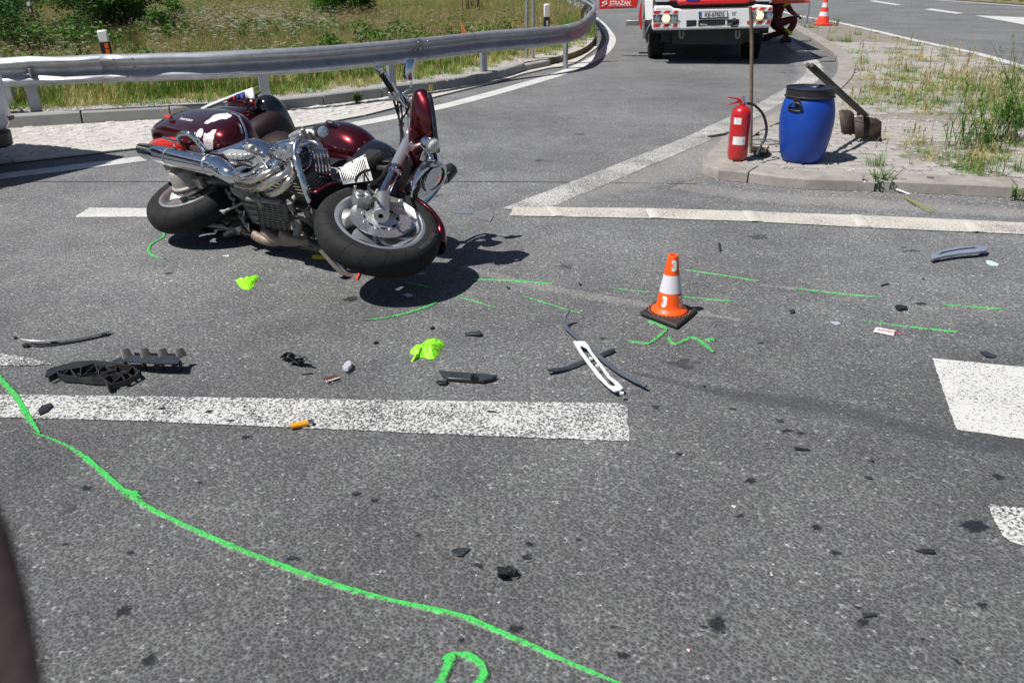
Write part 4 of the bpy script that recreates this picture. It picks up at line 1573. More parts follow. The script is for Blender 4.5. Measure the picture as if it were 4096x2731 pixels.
# --- engine
Mb = np.stack([BF, BU, BN], 1)
b = MB()
b.box(W(.92, .50, 0), (.62, .22, .34), Mb)
b.box(W(.60, .44, 0), (.24, .22, .26), Mb)
b.lathe([(.001, -.0), (.10, .0), (.11, .03), (.10, .06)], W(.60, .36, .12), BN, 24)
for k in range(6):
    b.box(W(.60 + .012 * k, .325, .12 - k * .045), (.20, .03, .016), Mb)
    b.tube([W(.50, .27 + .01 * (k % 2), .12 - .045 * k), W(.44, .30, .12 - .045 * k)], .012, 8)
for (x_, y_, c_) in ((1030, 800, .12), (905, 850, .14), (1130, 880, .10), (1155, 1010, -.05), (1170, 1050, -.08)):
    p = Z(x_, y_, c_)
    b.lathe([(.001, -.03), (.018, -.03), (.02, .02), (.012, .03), (.001, .03)], p, BN, 12)
b.tube(curve([Z(1100, 830, .14), Z(1130, 850, .12), Z(1150, 820, .13), Z(1180, 800, .13)], 4), .016, 10)
b.tube(curve([Z(1170, 985, -.02), Z(1190, 1020, -.05), Z(1175, 1060, -.08), Z(1165, 1090, -.10)], 4), .020, 10)
b.tube([Z(800, 820, .15), Z(1060, 850, .15)], .016, 10)
eng = b.build('engine_block', M['cast'], bike, bevel=.010)
# ribbed sump cover: bars across the underside
o_ = Z(980, 940, 0)
b = MB()
c0, c1, c2, c3 = Z(860, 840, .14), Z(1075, 875, .14), Z(1112, 1065, -.13), Z(905, 1030, -.13)
ex, ey = (c1 - c0), (c3 - c0)
nn = _n(np.cross(ex, ey))
if nn @ (EYE - c0) < 0:
    nn = -nn
b.prism([c0 - nn * .03, c1 - nn * .03, c2 - nn * .03, c3 - nn * .03], nn * .012)
sump = b.build('sump', M['black'], bike)
for k in range(12):
    v_ = k / 11
    a_, e_ = c0 + ey * v_, c1 + (c2 - c1) * v_
    b = MB()
    if k < 7:
        b.prism([a_, e_, e_ + ey * .022, a_ + ey * .022], -nn * .022)
    else:
        for j in range(5):
            u0, u1 = .04 + .19 * j, .04 + .19 * j + .13
            b.prism([a_ + (e_ - a_) * u0, a_ + (e_ - a_) * u1, a_ + (e_ - a_) * u1 + ey * .035, a_ + (e_ - a_) * u0 + ey * .035], -nn * .020)
    b.build('sump_fin', M['cast'], sump, bevel=.002)
b = MB()
for j in range(6):
    u = j / 5
    a_, e_ = c0 + ex * u, c3 + (c2 - c3) * u
    b.prism([a_ + nn * .002, a_ + ex * .014 + nn * .002, e_ + ex * .014 + nn * .002, e_ + nn * .002], -nn * .026)
b.build('sump_rib', M['cast'], sump, bevel=.002)
# oil filter
a_, e_ = Z(1118, 892, .02), Z(1252, 922, .02)
b = MB()
L_ = np.linalg.norm(e_ - a_)
b.lathe([(.036, .0), (.040, .004), (.040, L_ * .42), (.037, L_ * .45), (.036, L_ * .93), (.031, L_), (.026, L_ - .004), (.001, L_ - .012)], a_, e_ - a_, 12)
b.build('oil_filter', M['chrome'], bike, smooth=20)
# cylinder heads and the chrome covers
for sd_ in (1, -1):
    b = MB()
    b.box(W(.98, .42, .20 * sd_), (.50, .15, .14), Mb)
    for k in range(6):
        b.box(W(.98, .42, (.16 + .02 * k) * sd_), (.53, .17, .006), Mb)
    b.build('cylinder_head', M['cast'], eng, bevel=.006)
b = MB()
rings = []
for x0, y0, x1, y1, c_, dep in [(1000, 450, 1008, 520, .42, .05), (992, 425, 1006, 545, .43, .08), (1050, 398, 1045, 572, .45, .11), (1140, 393, 1130, 585, .45, .11), (1225, 396, 1205, 585, .44, .10), (1250, 420, 1230, 560, .42, .06)]:
    t_, q_ = Z(x0, y0, c_ + .0), Z(x1, y1, c_ - .14)
    cen = (t_ + q_) / 2
    rings.append(sring(cen, (t_ - q_) / 2, _n(np.cross(t_ - q_, BF)) * dep * .6, 3.0, 22))
b.loft(rings)
vc = b.build('valve_cover', M['chrome'], bike, sub=1, smooth=60)
for x_, y_ in ((1020, 455), (1080, 462), (1190, 478)):
    b = MB()
    b.lathe([(.001, .0), (.016, .0), (.017, .010), (.010, .014), (.008, .006), (.001, .006)], Z(x_, y_, .455), _n(EYE - Z(x_, y_, .45)) * .5 + BN * .8, 16)
    b.build('cover_bolt', M['chrome'], vc, smooth=40)
# front chrome cover with its ribs
b = MB()
for k in range(6):
    x_ = 1248 + 24 * k
    pts = [(x_ - 8, 452 + 3 * k, .37), (x_ + 12, 468, .37), (x_ + 22, 500, .355), (x_ + 36, 570, .30), (x_ + 44, 650, .24), (x_ + 44, 690, .20)]
    b.tube(curve([Z(*p) for p in pts], 5), .0068, 8)
rib = b.build('ribbed_cover', M['chrome'], bike)
b = MB()
b.prism([Z(1225, 440, .32), Z(1330, 445, .32), Z(1365, 480, .30), Z(1425, 660, .20), Z(1300, 700, .18), Z(1240, 560, .26)], -.05 * BN)
b.build('cover_plate', M['black_gloss'], rib, bevel=.01)
b = MB()
b.tube(curve([Z(1205, 470, .38), Z(1215, 435, .39), Z(1255, 418, .39), Z(1310, 425, .38), Z(1340, 455, .36)], 5), .020, 14)
b.build('chrome_shroud', M['chrome'], bike)
b = MB()
cen = Z(1225, 560, .33)
b.sphere(cen, (.055, .055, .075), 20, 12, ax=np.stack([BF, BN, BU]))
bl = b.build('horn_shell', M['black_gloss'], bike)
b = MB()
b.tube(curve([Z(1262, 500, .36), Z(1272, 540, .35), Z(1260, 590, .33), Z(1220, 618, .32), Z(1190, 605, .32)], 5), .003, 6)
b.build('horn_rim', M['chrome'], bl)
# crash bar
b = MB()
b.tube(curve([Z(1300, 352, .46), Z(1250, 350, .47), Z(1205, 372, .46), Z(1175, 410, .45), Z(1160, 460, .43), Z(1160, 520, .40), Z(1178, 575, .37), Z(1200, 650, .32), Z(1228, 740, .26), Z(1255, 810, .20), Z(1272, 860, .14)], 7), .0185, 16)
b.tube(curve([Z(1190, 395, .43), Z(1178, 440, .42), Z(1176, 500, .39), Z(1196, 560, .36)], 5), .008, 8)
b.build('crash_bar', M['chrome'], bike)
b = MB()
b.tube(curve([W(1.30, .20, -.10), W(1.36, .22, -.25), W(1.34, .30, -.36), W(1.25, .50, -.38), W(1.22, .65, -.3)], 6), .0185, 14)
b.build('crash_bar', M['chrome_dull'], bike)
b = MB()
b.tube([Z(1125, 385, .45), Z(1170, 362, .46), Z(1215, 352, .47)], [.020, .024, .020], 12)
b.tube([Z(1215, 352, .47), Z(1280, 348, .47), Z(1320, 360, .46)], [.024, .026, .022], 14)
b.lathe([(.012, -.02), (.014, .02), (.008, .024)], Z(1222, 345, .49), BN, 12)
b.lathe([(.012, -.02), (.014, .02), (.008, .024)], Z(1262, 366, .47), BN, 12)
b.build('bar_clamp', M['steel'], bike, bevel=.003)
a_, e_ = Z(1318, 330, .47), Z(1378, 346, .46)
dr = _n(e_ - a_ + _n(EYE - a_) * .06)
b = MB()
b.lathe([(.001, -.01), (.022, -.008), (.032, .01), (.033, .055), (.036, .06), (.036, .078), (.032, .079)], a_, dr, 24)
sp_ = b.build('spot_lamp', M['black'], bike)
b = MB()
b.lathe([(.033, .078), (.026, .084), (.001, .088)], a_, dr, 24)
b.build('spot_glass', mat('lamp_glass', (.55, .62, .72), .08, .6, coat=1, var=.15, scale=60), sp_)
# radiator guard, slotted bright plate
q = [Z(1468, 600, .27), Z(1665, 503, .29), Z(1722, 690, .22), Z(1505, 720, .20)]
nn = _n(np.cross(q[1] - q[0], q[3] - q[0]))
if nn @ (EYE - q[0]) < 0:
    nn = -nn
b = MB()
b.prism([p - nn * .02 for p in q], nn * .004)
b.build('radiator_core', M['groove'], bike)
b = MB()
UV = lambda u, v: q[0] * (1 - u) * (1 - v) + q[1] * u * (1 - v) + q[2] * u * v + q[3] * (1 - u) * v
def bar(u0, v0, u1, v1):
    b.prism([UV(u0, v0), UV(u1, v0), UV(u1, v1), UV(u0, v1)], -nn * .004)
bar(0, 0, 1, .13)
bar(0, .80, 1, 1)
bar(0, .13, .05, .80)
bar(.95, .13, 1, .80)
for k in range(15):
    u = .05 + .90 * (k + .62) / 15.2
    bar(u, .13, u + .020, .80)
rg = b.build('radiator_guard', M['alu'], bike, smooth=0)
b = MB()
arc = []
for k in range(9):
    t_ = math.pi * (.95 - .55 * k / 8)
    arc.append(UV(.86 + .42 * math.cos(t_), 1.02 - .42 * math.sin(t_)) + nn * .003)
b.tube(arc, .007, 6)
b.tube([UV(.72, .98) + nn * .003, UV(.80, .66) + nn * .003, UV(.86, .98) + nn * .003], .005, 6)
b.build('guard_emblem', M['groove'], rg)
b = MB()
for u, v in ((.03, .06), (.52, .05), (.97, .06)):
    b.lathe([(.006, -.002), (.006, .004), (.003, .005)], UV(u, v), nn, 10)
b.build('guard_screw', M['black'], rg)
b = MB()
b.box(W(1.33, .62, .02), (.10, .34, .36), Mb)
b.box(W(1.18, .66, .0), (.20, .26, .26), Mb)
b.tube(curve([W(1.30, .40, .1), W(1.2, .34, .12), W(1.1, .4, .1)], 4), .024, 10)
b.tube(curve([Z(1500, 640, .1), Z(1600, 560, .15), Z(1720, 545, .15), Z(1800, 560, .12), Z(1870, 545, .10)], 5), .016, 10)
b.tube(curve([Z(1650, 560, .1), Z(1740, 600, .12), Z(1830, 610, .12), Z(1880, 600, .1)], 5), .022, 10)
b.build('radiator', M['black'], bike, bevel=.006)
# frame tubes, black
b = MB()
for sd_ in (1, -1):
    b.tube(curve([W(.45, .30, .12 * sd_), W(.42, .55, .12 * sd_), W(.55, .74, .11 * sd_), W(1.1, .80, .08 * sd_), W(1.42, .84, .04 * sd_)], 5), .019, 10)
    b.tube(curve([W(1.38, .80, .04 * sd_), W(1.33, .62, .1 * sd_), W(1.28, .50, .12 * sd_), W(.9, .46, .14 * sd_), W(.45, .46, .13 * sd_)], 5), .019, 10)
    b.tube(curve([W(.5, .72, .11 * sd_), W(.1, .74, .13 * sd_), W(-.4, .72, .13 * sd_)], 5), .016, 10)
b.loft([wring(.35, .55, 0, .17, .16, 3), wring(.6, .58, 0, .2, .19, 3), wring(1.1, .62, 0, .16, .17, 3)])
b.build('frame', M['black'], bike)
# side covers and footboard, chrome
b = MB()
b.loft([wring(.34, .52, .26, .05, .05, 3), wring(.42, .52, .27, .09, .08, 3), wring(.62, .50, .27, .09, .09, 3), wring(.76, .50, .26, .06, .06, 3)])
b.build('side_cover', M['chrome'], bike, sub=1, smooth=60)
b = MB()
b.prism([Z(640, 505, .36), Z(700, 480, .37), Z(840, 495, .37), Z(845, 520, .36), Z(770, 545, .35), Z(670, 540, .35)], .018 * BN)
for k in range(4):
    b.tube([Z(665 + 40 * k, 512, .385), Z(700 + 40 * k, 500, .385)], .005, 6)
b.build('footboard', M['alu'], bike, bevel=.004)
b = MB()
b.prism([Z(540, 500, .34), Z(780, 420, .37), Z(800, 445, .36), Z(620, 510, .33)], .01 * BN)
b.build('bag_rail', M['chrome'], bike, bevel=.004)
b = MB()
b.lathe([(.020, -.02), (.022, .02), (.012, .026)], Z(825, 455, .40), BF, 14)
b.lathe([(.024, -.02), (.026, .02), (.016, .026), (.012, .018), (.001, .018)], Z(848, 462, .40), _n(EYE - Z(848, 462, .40)), 16)
b.tube([Z(840, 480, .38), Z(880, 485, .37), Z(900, 480, .36)], .012, 10)
b.build('passenger_peg', M['alu'], bike)
b = MB()
b.prism([Z(868, 530, .38), Z(885, 512, .40), Z(905, 515, .40), Z(935, 560, .38), Z(962, 600, .36), Z(935, 612, .35), Z(905, 590, .36)], -.012 * BN)
b.build('peg_bracket', M['alu_bright'], bike, bevel=.004)
b = MB()
b.loft([sring(Z(745, 622, .34), .03 * BF, .03 * BU, 2.2), sring(Z(750, 618, .36), .045 * BF, .05 * BU, 2.2), sring(Z(755, 612, .375), .03 * BF, .03 * BU, 2.2)])
b.tube(curve([Z(760, 655, .36), Z(830, 640, .37), Z(880, 605, .38), Z(925, 575, .39)], 5), .009, 10)
b.loft([wring(.52, .40, .30, .04, .05, 3), wring(.62, .40, .31, .05, .06, 3), wring(.74, .40, .30, .04, .05, 3)])
b.tube(curve([Z(960, 590, .34), Z(985, 560, .35), Z(1020, 580, .34), Z(1030, 610, .32)], 4), .018, 10)
b.build('brake_pedal', M['chrome'], bike)
b = MB()
b.prism([Z(1085, 520, .36), Z(1130, 545, .37), Z(1150, 660, .30), Z(1118, 640, .30), Z(1075, 590, .33)], -.02 * BN)
b.build('pipe_shield', M['alu_bright'], bike, bevel=.006)
# hanging bits: stand, left peg, hoses, cracked plates
b = MB()
b.tube([Z(628, 925, .02), Z(700, 890, .02), Z(785, 850, .03)], .009, 8)
b.tube([Z(618, 912, .02), Z(665, 908, .02), Z(640, 930, .02)], .008, 6)
b.build('stand', M['steel'], bike)
b = MB()
b.tube([Z(655, 1090, -.24), Z(700, 1065, -.22), Z(760, 1045, -.20)], [.020, .026, .028], 12)
b.tube([Z(670, 1090, -.24), Z(800, 1050, -.2)], .012, 8)
b.tube(curve([Z(790, 910, .0), Z(785, 960, -.06), Z(800, 1010, -.12), Z(830, 1060, -.16)], 4), .007, 8)
b.tube(curve([Z(820, 1000, -.1), Z(830, 1060, -.16), Z(860, 1040, -.16)], 4), .006, 8)
b.lathe([(.001, -.04), (.05, -.03), (.055, .03), (.001, .04)], Z(760, 1030, -.19), BN, 20)
b.build('left_footpeg', M['alu'], bike, bevel=.003)
b = MB()
hp = curve([Z(1180, 1000, -.05), Z(1245, 1040, -.10), Z(1262, 1090, -.14), Z(1290, 1140, -.16), Z(1340, 1165, -.16), Z(1400, 1180, -.16)], 8)
b.tube(hp, [.022 + .003 * (i % 2) for i in range(len(hp))], 12)
b.build('corrugated_hose', M['black'], bike)
b = MB()
b.prism([Z(990, 1155, -.28), Z(1035, 1150, -.28), Z(1065, 1235, -.34), Z(1025, 1225, -.34)], .012 * BN)
b.prism([Z(1240, 1150, -.25), Z(1330, 1170, -.25), Z(1380, 1250, -.33), Z(1340, 1230, -.33)], .012 * BN)
b.tube(curve([Z(1400, 1190, -.2), Z(1410, 1250, -.28), Z(1480, 1300, -.33)], 4), .005, 6)
b.build('splash_guard', M['black'], bike)
# lower black plastic behind the muffler
b = MB()
b.prism([Z(180, 545, .18), Z(700, 640, .20), Z(770, 740, .16), Z(740, 800, .06), Z(640, 650, .1), Z(300, 610, .14), Z(225, 620, .10)], .03 * BN)
b.build('inner_guard', M['black'], bike, bevel=.004)

# flag lashed behind the trunk: pole, cloth
b = MB()
fl = [Z(485, 178, .36), Z(545, 150, .37), Z(640, 112, .38), Z(740, 68, .38), Z(850, 28, .38)]
b.tube(fl, [.012, .014, .011, .009, .008], 10)
flag = b.build('flag_pole', M['white_plastic'], bike)
for (x0, y0, x1, y1, d0, d1, col) in ((662, 100, 730, 70, 30, 38, (.42, .02, .02)), (730, 70, 792, 45, 38, 52, (.03, .045, .22)), (792, 45, 855, 24, 52, 78, (.62, .62, .64))):
    b = MB()
    n_ = 5
    top_, bot_ = [], []
    for i in range(n_ + 1):
        t_ = i / n_
        x_, y_ = x0 + (x1 - x0) * t_, y0 + (y1 - y0) * t_
        dd = d0 + (d1 - d0) * t_
        top_.append(Z(x_, y_ - 4, .385))
        bot_.append(Z(x_ + dd * .22, y_ + dd, .355 + .006 * math.sin(i * 2)))
    b.loft([top_, [(np.array(p) + np.array(r_)) / 2 + .008 * BN * math.sin(i * 1.7) for i, (p, r_) in enumerate(zip(top_, bot_))], bot_], closed=False)
    b.build('flag_stripe', mat('flag_cloth', col, .8, 0, var=.1), flag, solid=.003)
b = MB()
b.tube([Z(850, 28, .38), Z(1000, -35, .55)], .0022, 5)
b.build('whip_aerial', M['steel'], bike)

ys = thing('yellow_block', 'small yellow foam block on the asphalt in the shadow under the motorcycle', 'block', V(737, 594))
b = MB()
c_ = V(737, 594)
b.prism([c_ + (-.05, -.02, .001), c_ + (.04, -.035, .001), c_ + (.055, .02, .001), c_ + (-.035, .035, .001)], (0, 0, .028))
b.build('foam', mat('yellow_foam', (.62, .50, .04), .8, bump=.4, bscale=150), ys, bevel=.006)

# ============================================================ GUARDRAIL
posts_px = [(65, 423), (170, 453), (1083, 407), (1580, 351), (1943, 292), (2265, 244), (2339, 161)]
GZ = .13
pp = [G(x, y, GZ) for x, y in posts_px]
gr = thing('guardrail', 'galvanised steel crash barrier curving along the left verge', 'guardrail', (pp[3][0], pp[3][1], GZ))
rp_ = [G(-700, 425, GZ), G(-300, 445, GZ), G(-60, 455, GZ)] + [p for p in pp[1:6]] + [G(2345, 163, GZ), G(2362, 118, GZ), G(2350, 84, GZ), G(2318, 58, GZ), G(2270, 30, GZ), G(2210, 4, GZ), G(2130, -22, GZ)]
rp_ = resample(curve(rp_, 10), .25)
dn = []
for i, p in enumerate(rp_):
    t = _n(rp_[min(i + 1, len(rp_) - 1)] - rp_[max(i - 1, 0)])
    s = np.array([t[1], -t[0], 0])
    dn.append(s)
PROF = [(.000, .742), (.020, .750), (.055, .735), (.082, .705), (.084, .690), (.070, .668), (.020, .632), (.006, .615), (.002, .595), (.006, .575), (.020, .558), (.070, .522), (.084, .500), (.082, .485), (.055, .455), (.020, .440), (.000, .448)]
kink = G(150, 453, GZ)
def section(i, lift=0.0):
    p = rp_[i]
    dk = p[0] - kink[0]
    pin = math.exp(-(dk / .16) ** 2)
    ring = []
    for k, (d_, z_) in enumerate(PROF):
        dent = .012 * noise.noise(Vector((p[0] * 1.8, p[1] * 1.8, k * .35))) + (.028 * noise.noise(Vector((p[0] * 2.6, 7, k * .3))) if dk < 1.7 else 0)
        zz = z_ + (.014 * noise.noise(Vector((p[0] * 2.0, 3, 0))) if dk < 2.5 else 0) + .05 * pin * (z_ - .595)
        ring.append(p + dn[i] * (.055 + (d_ + dent) * (1 - .55 * pin) + lift) + np.array([0, 0, zz - GZ + .012]))
    return ring
i = 0
SEG = 16
while i < len(rp_) - 1:
    e = min(i + SEG + 1, len(rp_) - 1)
    b = MB()
    b.loft([section(k, .004 if (i // SEG) % 2 else 0) for k in range(i, e + 1)], closed=False)
    b.build('rail_beam', M['zinc'], gr, solid=.004, smooth=50)
    # splice bolts and slot at each joint
    b = MB()
    q, s = rp_[e], dn[e]
    t = np.cross(s, [0, 0, 1])
    for dt in (-.10, .10):
        for z_, d_ in ((.70, .084), (.595, .004), (.49, .086)):
            b.lathe([(.016, .0), (.014, .008), (.004, .011)], q + s * (.060 + d_) + t * dt + np.array([0, 0, z_ - GZ + .012]), s, 10)
    b.box(q + s * .064 + np.array([0, 0, .595 - GZ + .012]), (.006, .006, .03), None)
    b.build('splice_bolt', M['steel'], gr)
    i += SEG
post_pts = pp + [G(2355, 117, GZ), G(2321, 62, GZ), G(2287, 72, GZ), G(2248, 46, GZ), G(2206, 13, GZ)] + [G(-500, 430, GZ)]
for k, p in enumerate(post_pts):
    j = int(np.argmin([np.linalg.norm(q - p) for q in rp_]))
    s = dn[j] if k != 0 else dn[j]
    t = np.cross(s, [0, 0, 1])
    b = MB()
    c = p - s * .0
    M3 = np.stack([s, t, [0, 0, 1]], 1)
    hh = .60 if k < 7 else .58
    # C-shaped post
    b.box(c + np.array([0, 0, hh / 2 - .1]), (.055, .006, hh + .2), M3)
    b.box(c + s * .028 + t * .055 + np.array([0, 0, hh / 2 - .1]), (.006, .115, hh + .2), M3)
    b.box(c + t * .112 + np.array([0, 0, hh / 2 - .1]), (.055, .006, hh + .2), M3)
    o = b.build('post', M['zinc'], gr)
b = MB()
p0 = G(152, 452, GZ)
j = int(np.argmin([np.linalg.norm(q - p0) for q in rp_]))
b.box(rp_[j] + dn[j] * .11 + np.array([0, 0, .595 - GZ]), (.02, .05, .09))
b.box(rp_[j] + dn[j] * .10 + np.array([-.05, 0, .575 - GZ]), (.08, .03, .02))
b.build('joint_bracket', M['steel'], gr, bevel=.003)

# ============================================================ DELINEATORS, POLES
M['reflector'] = mat('orange_reflector', (.85, .12, .01), .3, coat=.8, var=.05)


def delineator(base, h, yaw, label, leanx=0.0, refl=True, blk=(.28, .62), rs=1.0):
    th_ = thing('delineator_post', label, 'delineator', base, 'delineator posts along the roadside')
    c, s = math.cos(yaw), math.sin(yaw)
    def sec(z, k=1.0):
        o = np.array(base) + np.array([leanx * (h - z) * -1, 0, z])
        return [o + np.array([x * c - y * s, x * s + y * c, 0]) * k for x, y in ((-.058, -.045), (.058, -.045), (.066, .0), (.0, .07), (-.066, .0))]
    b = MB()
    b.loft([sec(0), sec(h - blk[1] - .0)])
    b.build('post', M['white_plastic'], th_, bevel=.006)
    b = MB()
    b.loft([sec(h - blk[1], 1.01), sec(h - blk[0], 1.01)])
    b.build('black_band', M['black'], th_, bevel=.004)
    b = MB()
    t1 = sec(h)
    t1[0] = t1[0] + np.array([0, 0, -.02])
    b.loft([sec(h - blk[0]), t1])
    b.build('cap', M['white_plastic'], th_, bevel=.008)
    if refl:
        for k in (0, 1):
            z0 = h - blk[0] - (.03 + .125 * k) * rs
            o = np.array(base) + np.array([-leanx * (h - z0), 0, z0])
            q = [o + np.array([x * c - (-.048) * s, x * s + (-.048) * c, 0]) + np.array([0, 0, dz]) for x, dz in ((.0, 0), (.050, 0), (.050, -.105 * rs), (.0, -.105 * rs))]
            b = MB()
            b.prism(q, (-s * -.004 * -1, -.004 * c, 0))
            b.build('reflector', M['reflector'], th_)
    else:
        z0 = h - blk[0] - .07
        o = np.array(base) + np.array([0, 0, z0])
        q = [o + np.array([x * c + .048 * s, x * s - .048 * c, 0]) + np.array([0, 0, dz]) for x, dz in ((-.016, 0), (.020, 0), (.020, -.10), (-.016, -.10))]
        b = MB()
        b.prism(q, (0, -.004, 0))
        b.build('reflector', M['white_plastic'], th_)
    return th_


def stand_at(px, py_top, py_rail, Yd):
    return A(px, py_rail, Yd), A(px, py_top, Yd)


# left one: behind the rail, top seen at (417,120), where it meets the rail (430,235)
bt = A(432, 240, 11.9)
tp = A(417, 121, 11.9)
delineator((bt[0], bt[1], GZ), tp[2] - GZ, .15, 'white post with black band and two orange reflectors behind the left of the crash barrier', leanx=-.03, blk=(.150, .325), rs=.6)
tp = A(2176, 17, 19.0)
delineator((A(2186, 98, 19.0)[0], 19.0, GZ), tp[2] - GZ, .25, 'white post with black band and pale reflector behind the bend of the crash barrier', refl=False, blk=(.26, .58))
tp = A(98, -25, 27.0)
delineator((A(118, 20, 27)[0], 27.0, GZ), tp[2] - GZ, .1, 'white post with black foot beside the gravel path at top left', refl=False, blk=(.35, .85))

for k, (px, lab) in enumerate(((2101, 'left one of two thin grey steel poles standing in the grass behind the barrier'), (2126, 'right one of two thin grey steel poles standing in the grass behind the barrier'))):
    b = MB()
    p0 = G(px + 6, 236, GZ)
    b.tube([p0 - (0, 0, .1), p0 + np.array([0, 0, 2.9])], .030, 14)
    b.lathe([(.034, 0), (.034, .02), (.001, .03)], p0 + np.array([0, 0, 2.9]), (0, 0, 1), 14)
    tag(b.build('steel_pole', M['zinc']), lab, 'pole', 'steel sign poles')
b = MB()
p0 = G(3226, 93, .05)
b.tube([p0 - (0, 0, .1), p0 + np.array([0, 0, 2.6])], .038, 14)
b.lathe([(.042, 0), (.042, .02), (.001, .03)], p0 + np.array([0, 0, 2.6]), (0, 0, 1), 14)
tag(b.build('sign_pole', M['zinc']), 'grey steel sign pole on the island beside the red and white striped cone', 'pole')
b = MB()
b.tube([G(2290, 70, GZ), G(2290, 70, GZ) + np.array([0, 0, 2.0])], .03, 10)
tag(b.build('steel_pole', M['zinc']), 'slim grey pole inside the bend of the crash barrier', 'pole', 'steel sign poles')
b = MB()
p0, p1 = A(1858, 152, 16.6), A(1846, 87, 16.6)
w_ = np.array([.075, 0, 0])
base_z = p0[2] - GZ
b.prism([(p0[0] - .03, 16.6, GZ), (p0[0] + .06, 16.6, GZ), p0 + (.06, 0, 0), (p1[0] + .08, 16.6, p1[2] - .16), (p1[0] - .01, 16.6, p1[2])], (.0, .02, 0))
tag(b.build('marker_stake', mat('orange_stake', (.70, .22, .06), .7, var=.3, scale=20), bevel=.003), 'pointed orange wooden stake in the tall grass', 'stake')
# black tyre showing past the barrier bend
b = MB()
tc_ = A(2349, 12, 26.5)
tc_[2] = .36
pr = []
for k in range(17):
    q = 2 * math.pi * k / 16
    pr.append((.25 + .10 * math.cos(q), .11 * math.sin(q)))
b.lathe(pr, tc_, (1, .25, 0), 36, cap=False)
ty = tag(b.build('spare_tyre', M['rubber'], smooth=60), 'black tyre standing at the end of the crash barrier bend', 'tyre')
b = MB()
b.lathe([(.0, -.04), (.17, -.03), (.17, .03), (.0, .04)], tc_, (1, .25, 0), 24)
b.build('rim', M['steel'], ty)

# ============================================================ WHITE CAR at the left edge
def car(corner, cf, paint, label, name='parked_car'):
    cf = _n(np.array([cf[0], cf[1], 0]))
    cl = np.array([cf[1], -cf[0], 0])
    if cl[0] > 0:
        cl = -cl
    c0 = np.array([corner[0], corner[1], 0])
    th_ = thing(name, label, 'car', c0 + cf * 2.1 + cl * .9)
    P = lambda x, y, z: c0 + cf * x + cl * (y + .9) + np.array([0, 0, z])
    def sec(x, hw, z0, z1, zt, tw):
        k = .10
        pts = [(-hw + k, z0), (-hw + .01, z0 + k), (-hw, (z0 + z1) / 2), (-hw + .02, z1 - .06), (-hw + .07, z1), (-tw, zt - .05), (-tw + .10, zt), (tw - .10, zt), (tw, zt - .05), (hw - .07, z1), (hw - .02, z1 - .06), (hw, (z0 + z1) / 2), (hw - .01, z0 + k), (hw - k, z0)]
        return [P(x, y, z) for y, z in pts]
    b = MB()
    b.loft([sec(-.04, .62, .40, .80, .84, .5), sec(.0, .80, .33, .92, 1.5, .66), sec(.06, .86, .30, 1.0, 1.70, .74), sec(.25, .89, .27, 1.02, 1.80, .78), sec(.8, .9, .27, 1.02, 1.84, .78), sec(1.8, .9, .27, 1.0, 1.84, .78), sec(2.7, .9, .27, .96, 1.60, .72), sec(3.3, .9, .27, .94, .99, .70), sec(3.9, .86, .28, .82, .86, .6), sec(4.2, .78, .32, .68, .71, .5), sec(4.28, .6, .4, .6, .62, .4)])  # roof shaped taller and wider so the car throws a longer shadow
    b.build('body', paint, th_, smooth=60, sub=1)
    b = MB()
    for sd_ in (-1, 1):
        b.add([P(.30, sd_ * .87, 1.05), P(1.35, sd_ * .875, 1.05), P(1.35, sd_ * .80, 1.65), P(.35, sd_ * .80, 1.65)], [(0, 1, 2, 3)])
        b.add([P(1.42, sd_ * .875, 1.05), P(2.9, sd_ * .85, 1.0), P(2.5, sd_ * .77, 1.52), P(1.42, sd_ * .80, 1.65)], [(0, 1, 2, 3)])
    b.add([P(.0, -.66, 1.08), P(.0, .66, 1.08), P(.05, .66, 1.55), P(.05, -.66, 1.55)], [(0, 1, 2, 3)])
    b.build('window', M['black_gloss'], th_, solid=.012)
    b = MB()
    b.loft([[P(x, y, z) for y, z in ((-hw, .20), (hw, .20), (hw + .01, .34), (-hw - .01, .34))] for x, hw in ((-.01, .58), (.04, .76), (.14, .835), (.5, .85))])
    b.build('rear_valance', M['black'], th_, bevel=.02)
    b = MB()
    b.prism([P(.06, -.885, .44), P(.11, -.89, .43), P(.12, -.892, .47), P(.05, -.88, .47)], cl * .012)
    b.build('side_reflector', mat('smoked_reflector', (.22, .10, .08), .2), th_)
    b = MB()
    b.lathe([(.022, -.002), (.024, .002), (.022, .004), (.019, .004), (.018, .001), (.001, .001)], P(.32, -.899, .58), -cl, 18)
    b.build('parking_sensor', M['steel'], th_)
    for x in (.85, 3.35):
        for sd_ in (-1, 1):
            b = MB()
            b.lathe([(.20, -.10), (.30, -.10), (.32, -.07), (.32, .07), (.30, .10), (.20, .10)], P(x, sd_ * .80, .32), cl, 36)
            w_ = b.build('wheel', M['rubber'], th_)
            b = MB()
            b.lathe([(.0, .085), (.05, .10), (.19, .08), (.205, .105), (.20, .02)], P(x, sd_ * .80, .32), cl * sd_, 24, cap=False)
            b.build('rim', M['alu'], w_)
    return th_


cc_ = G(54, 560, .25)
car(cc_[:2] + np.array([.11, .02]), (-.42, -.907), M['white'], 'white car of which only a bumper corner shows at the left edge')

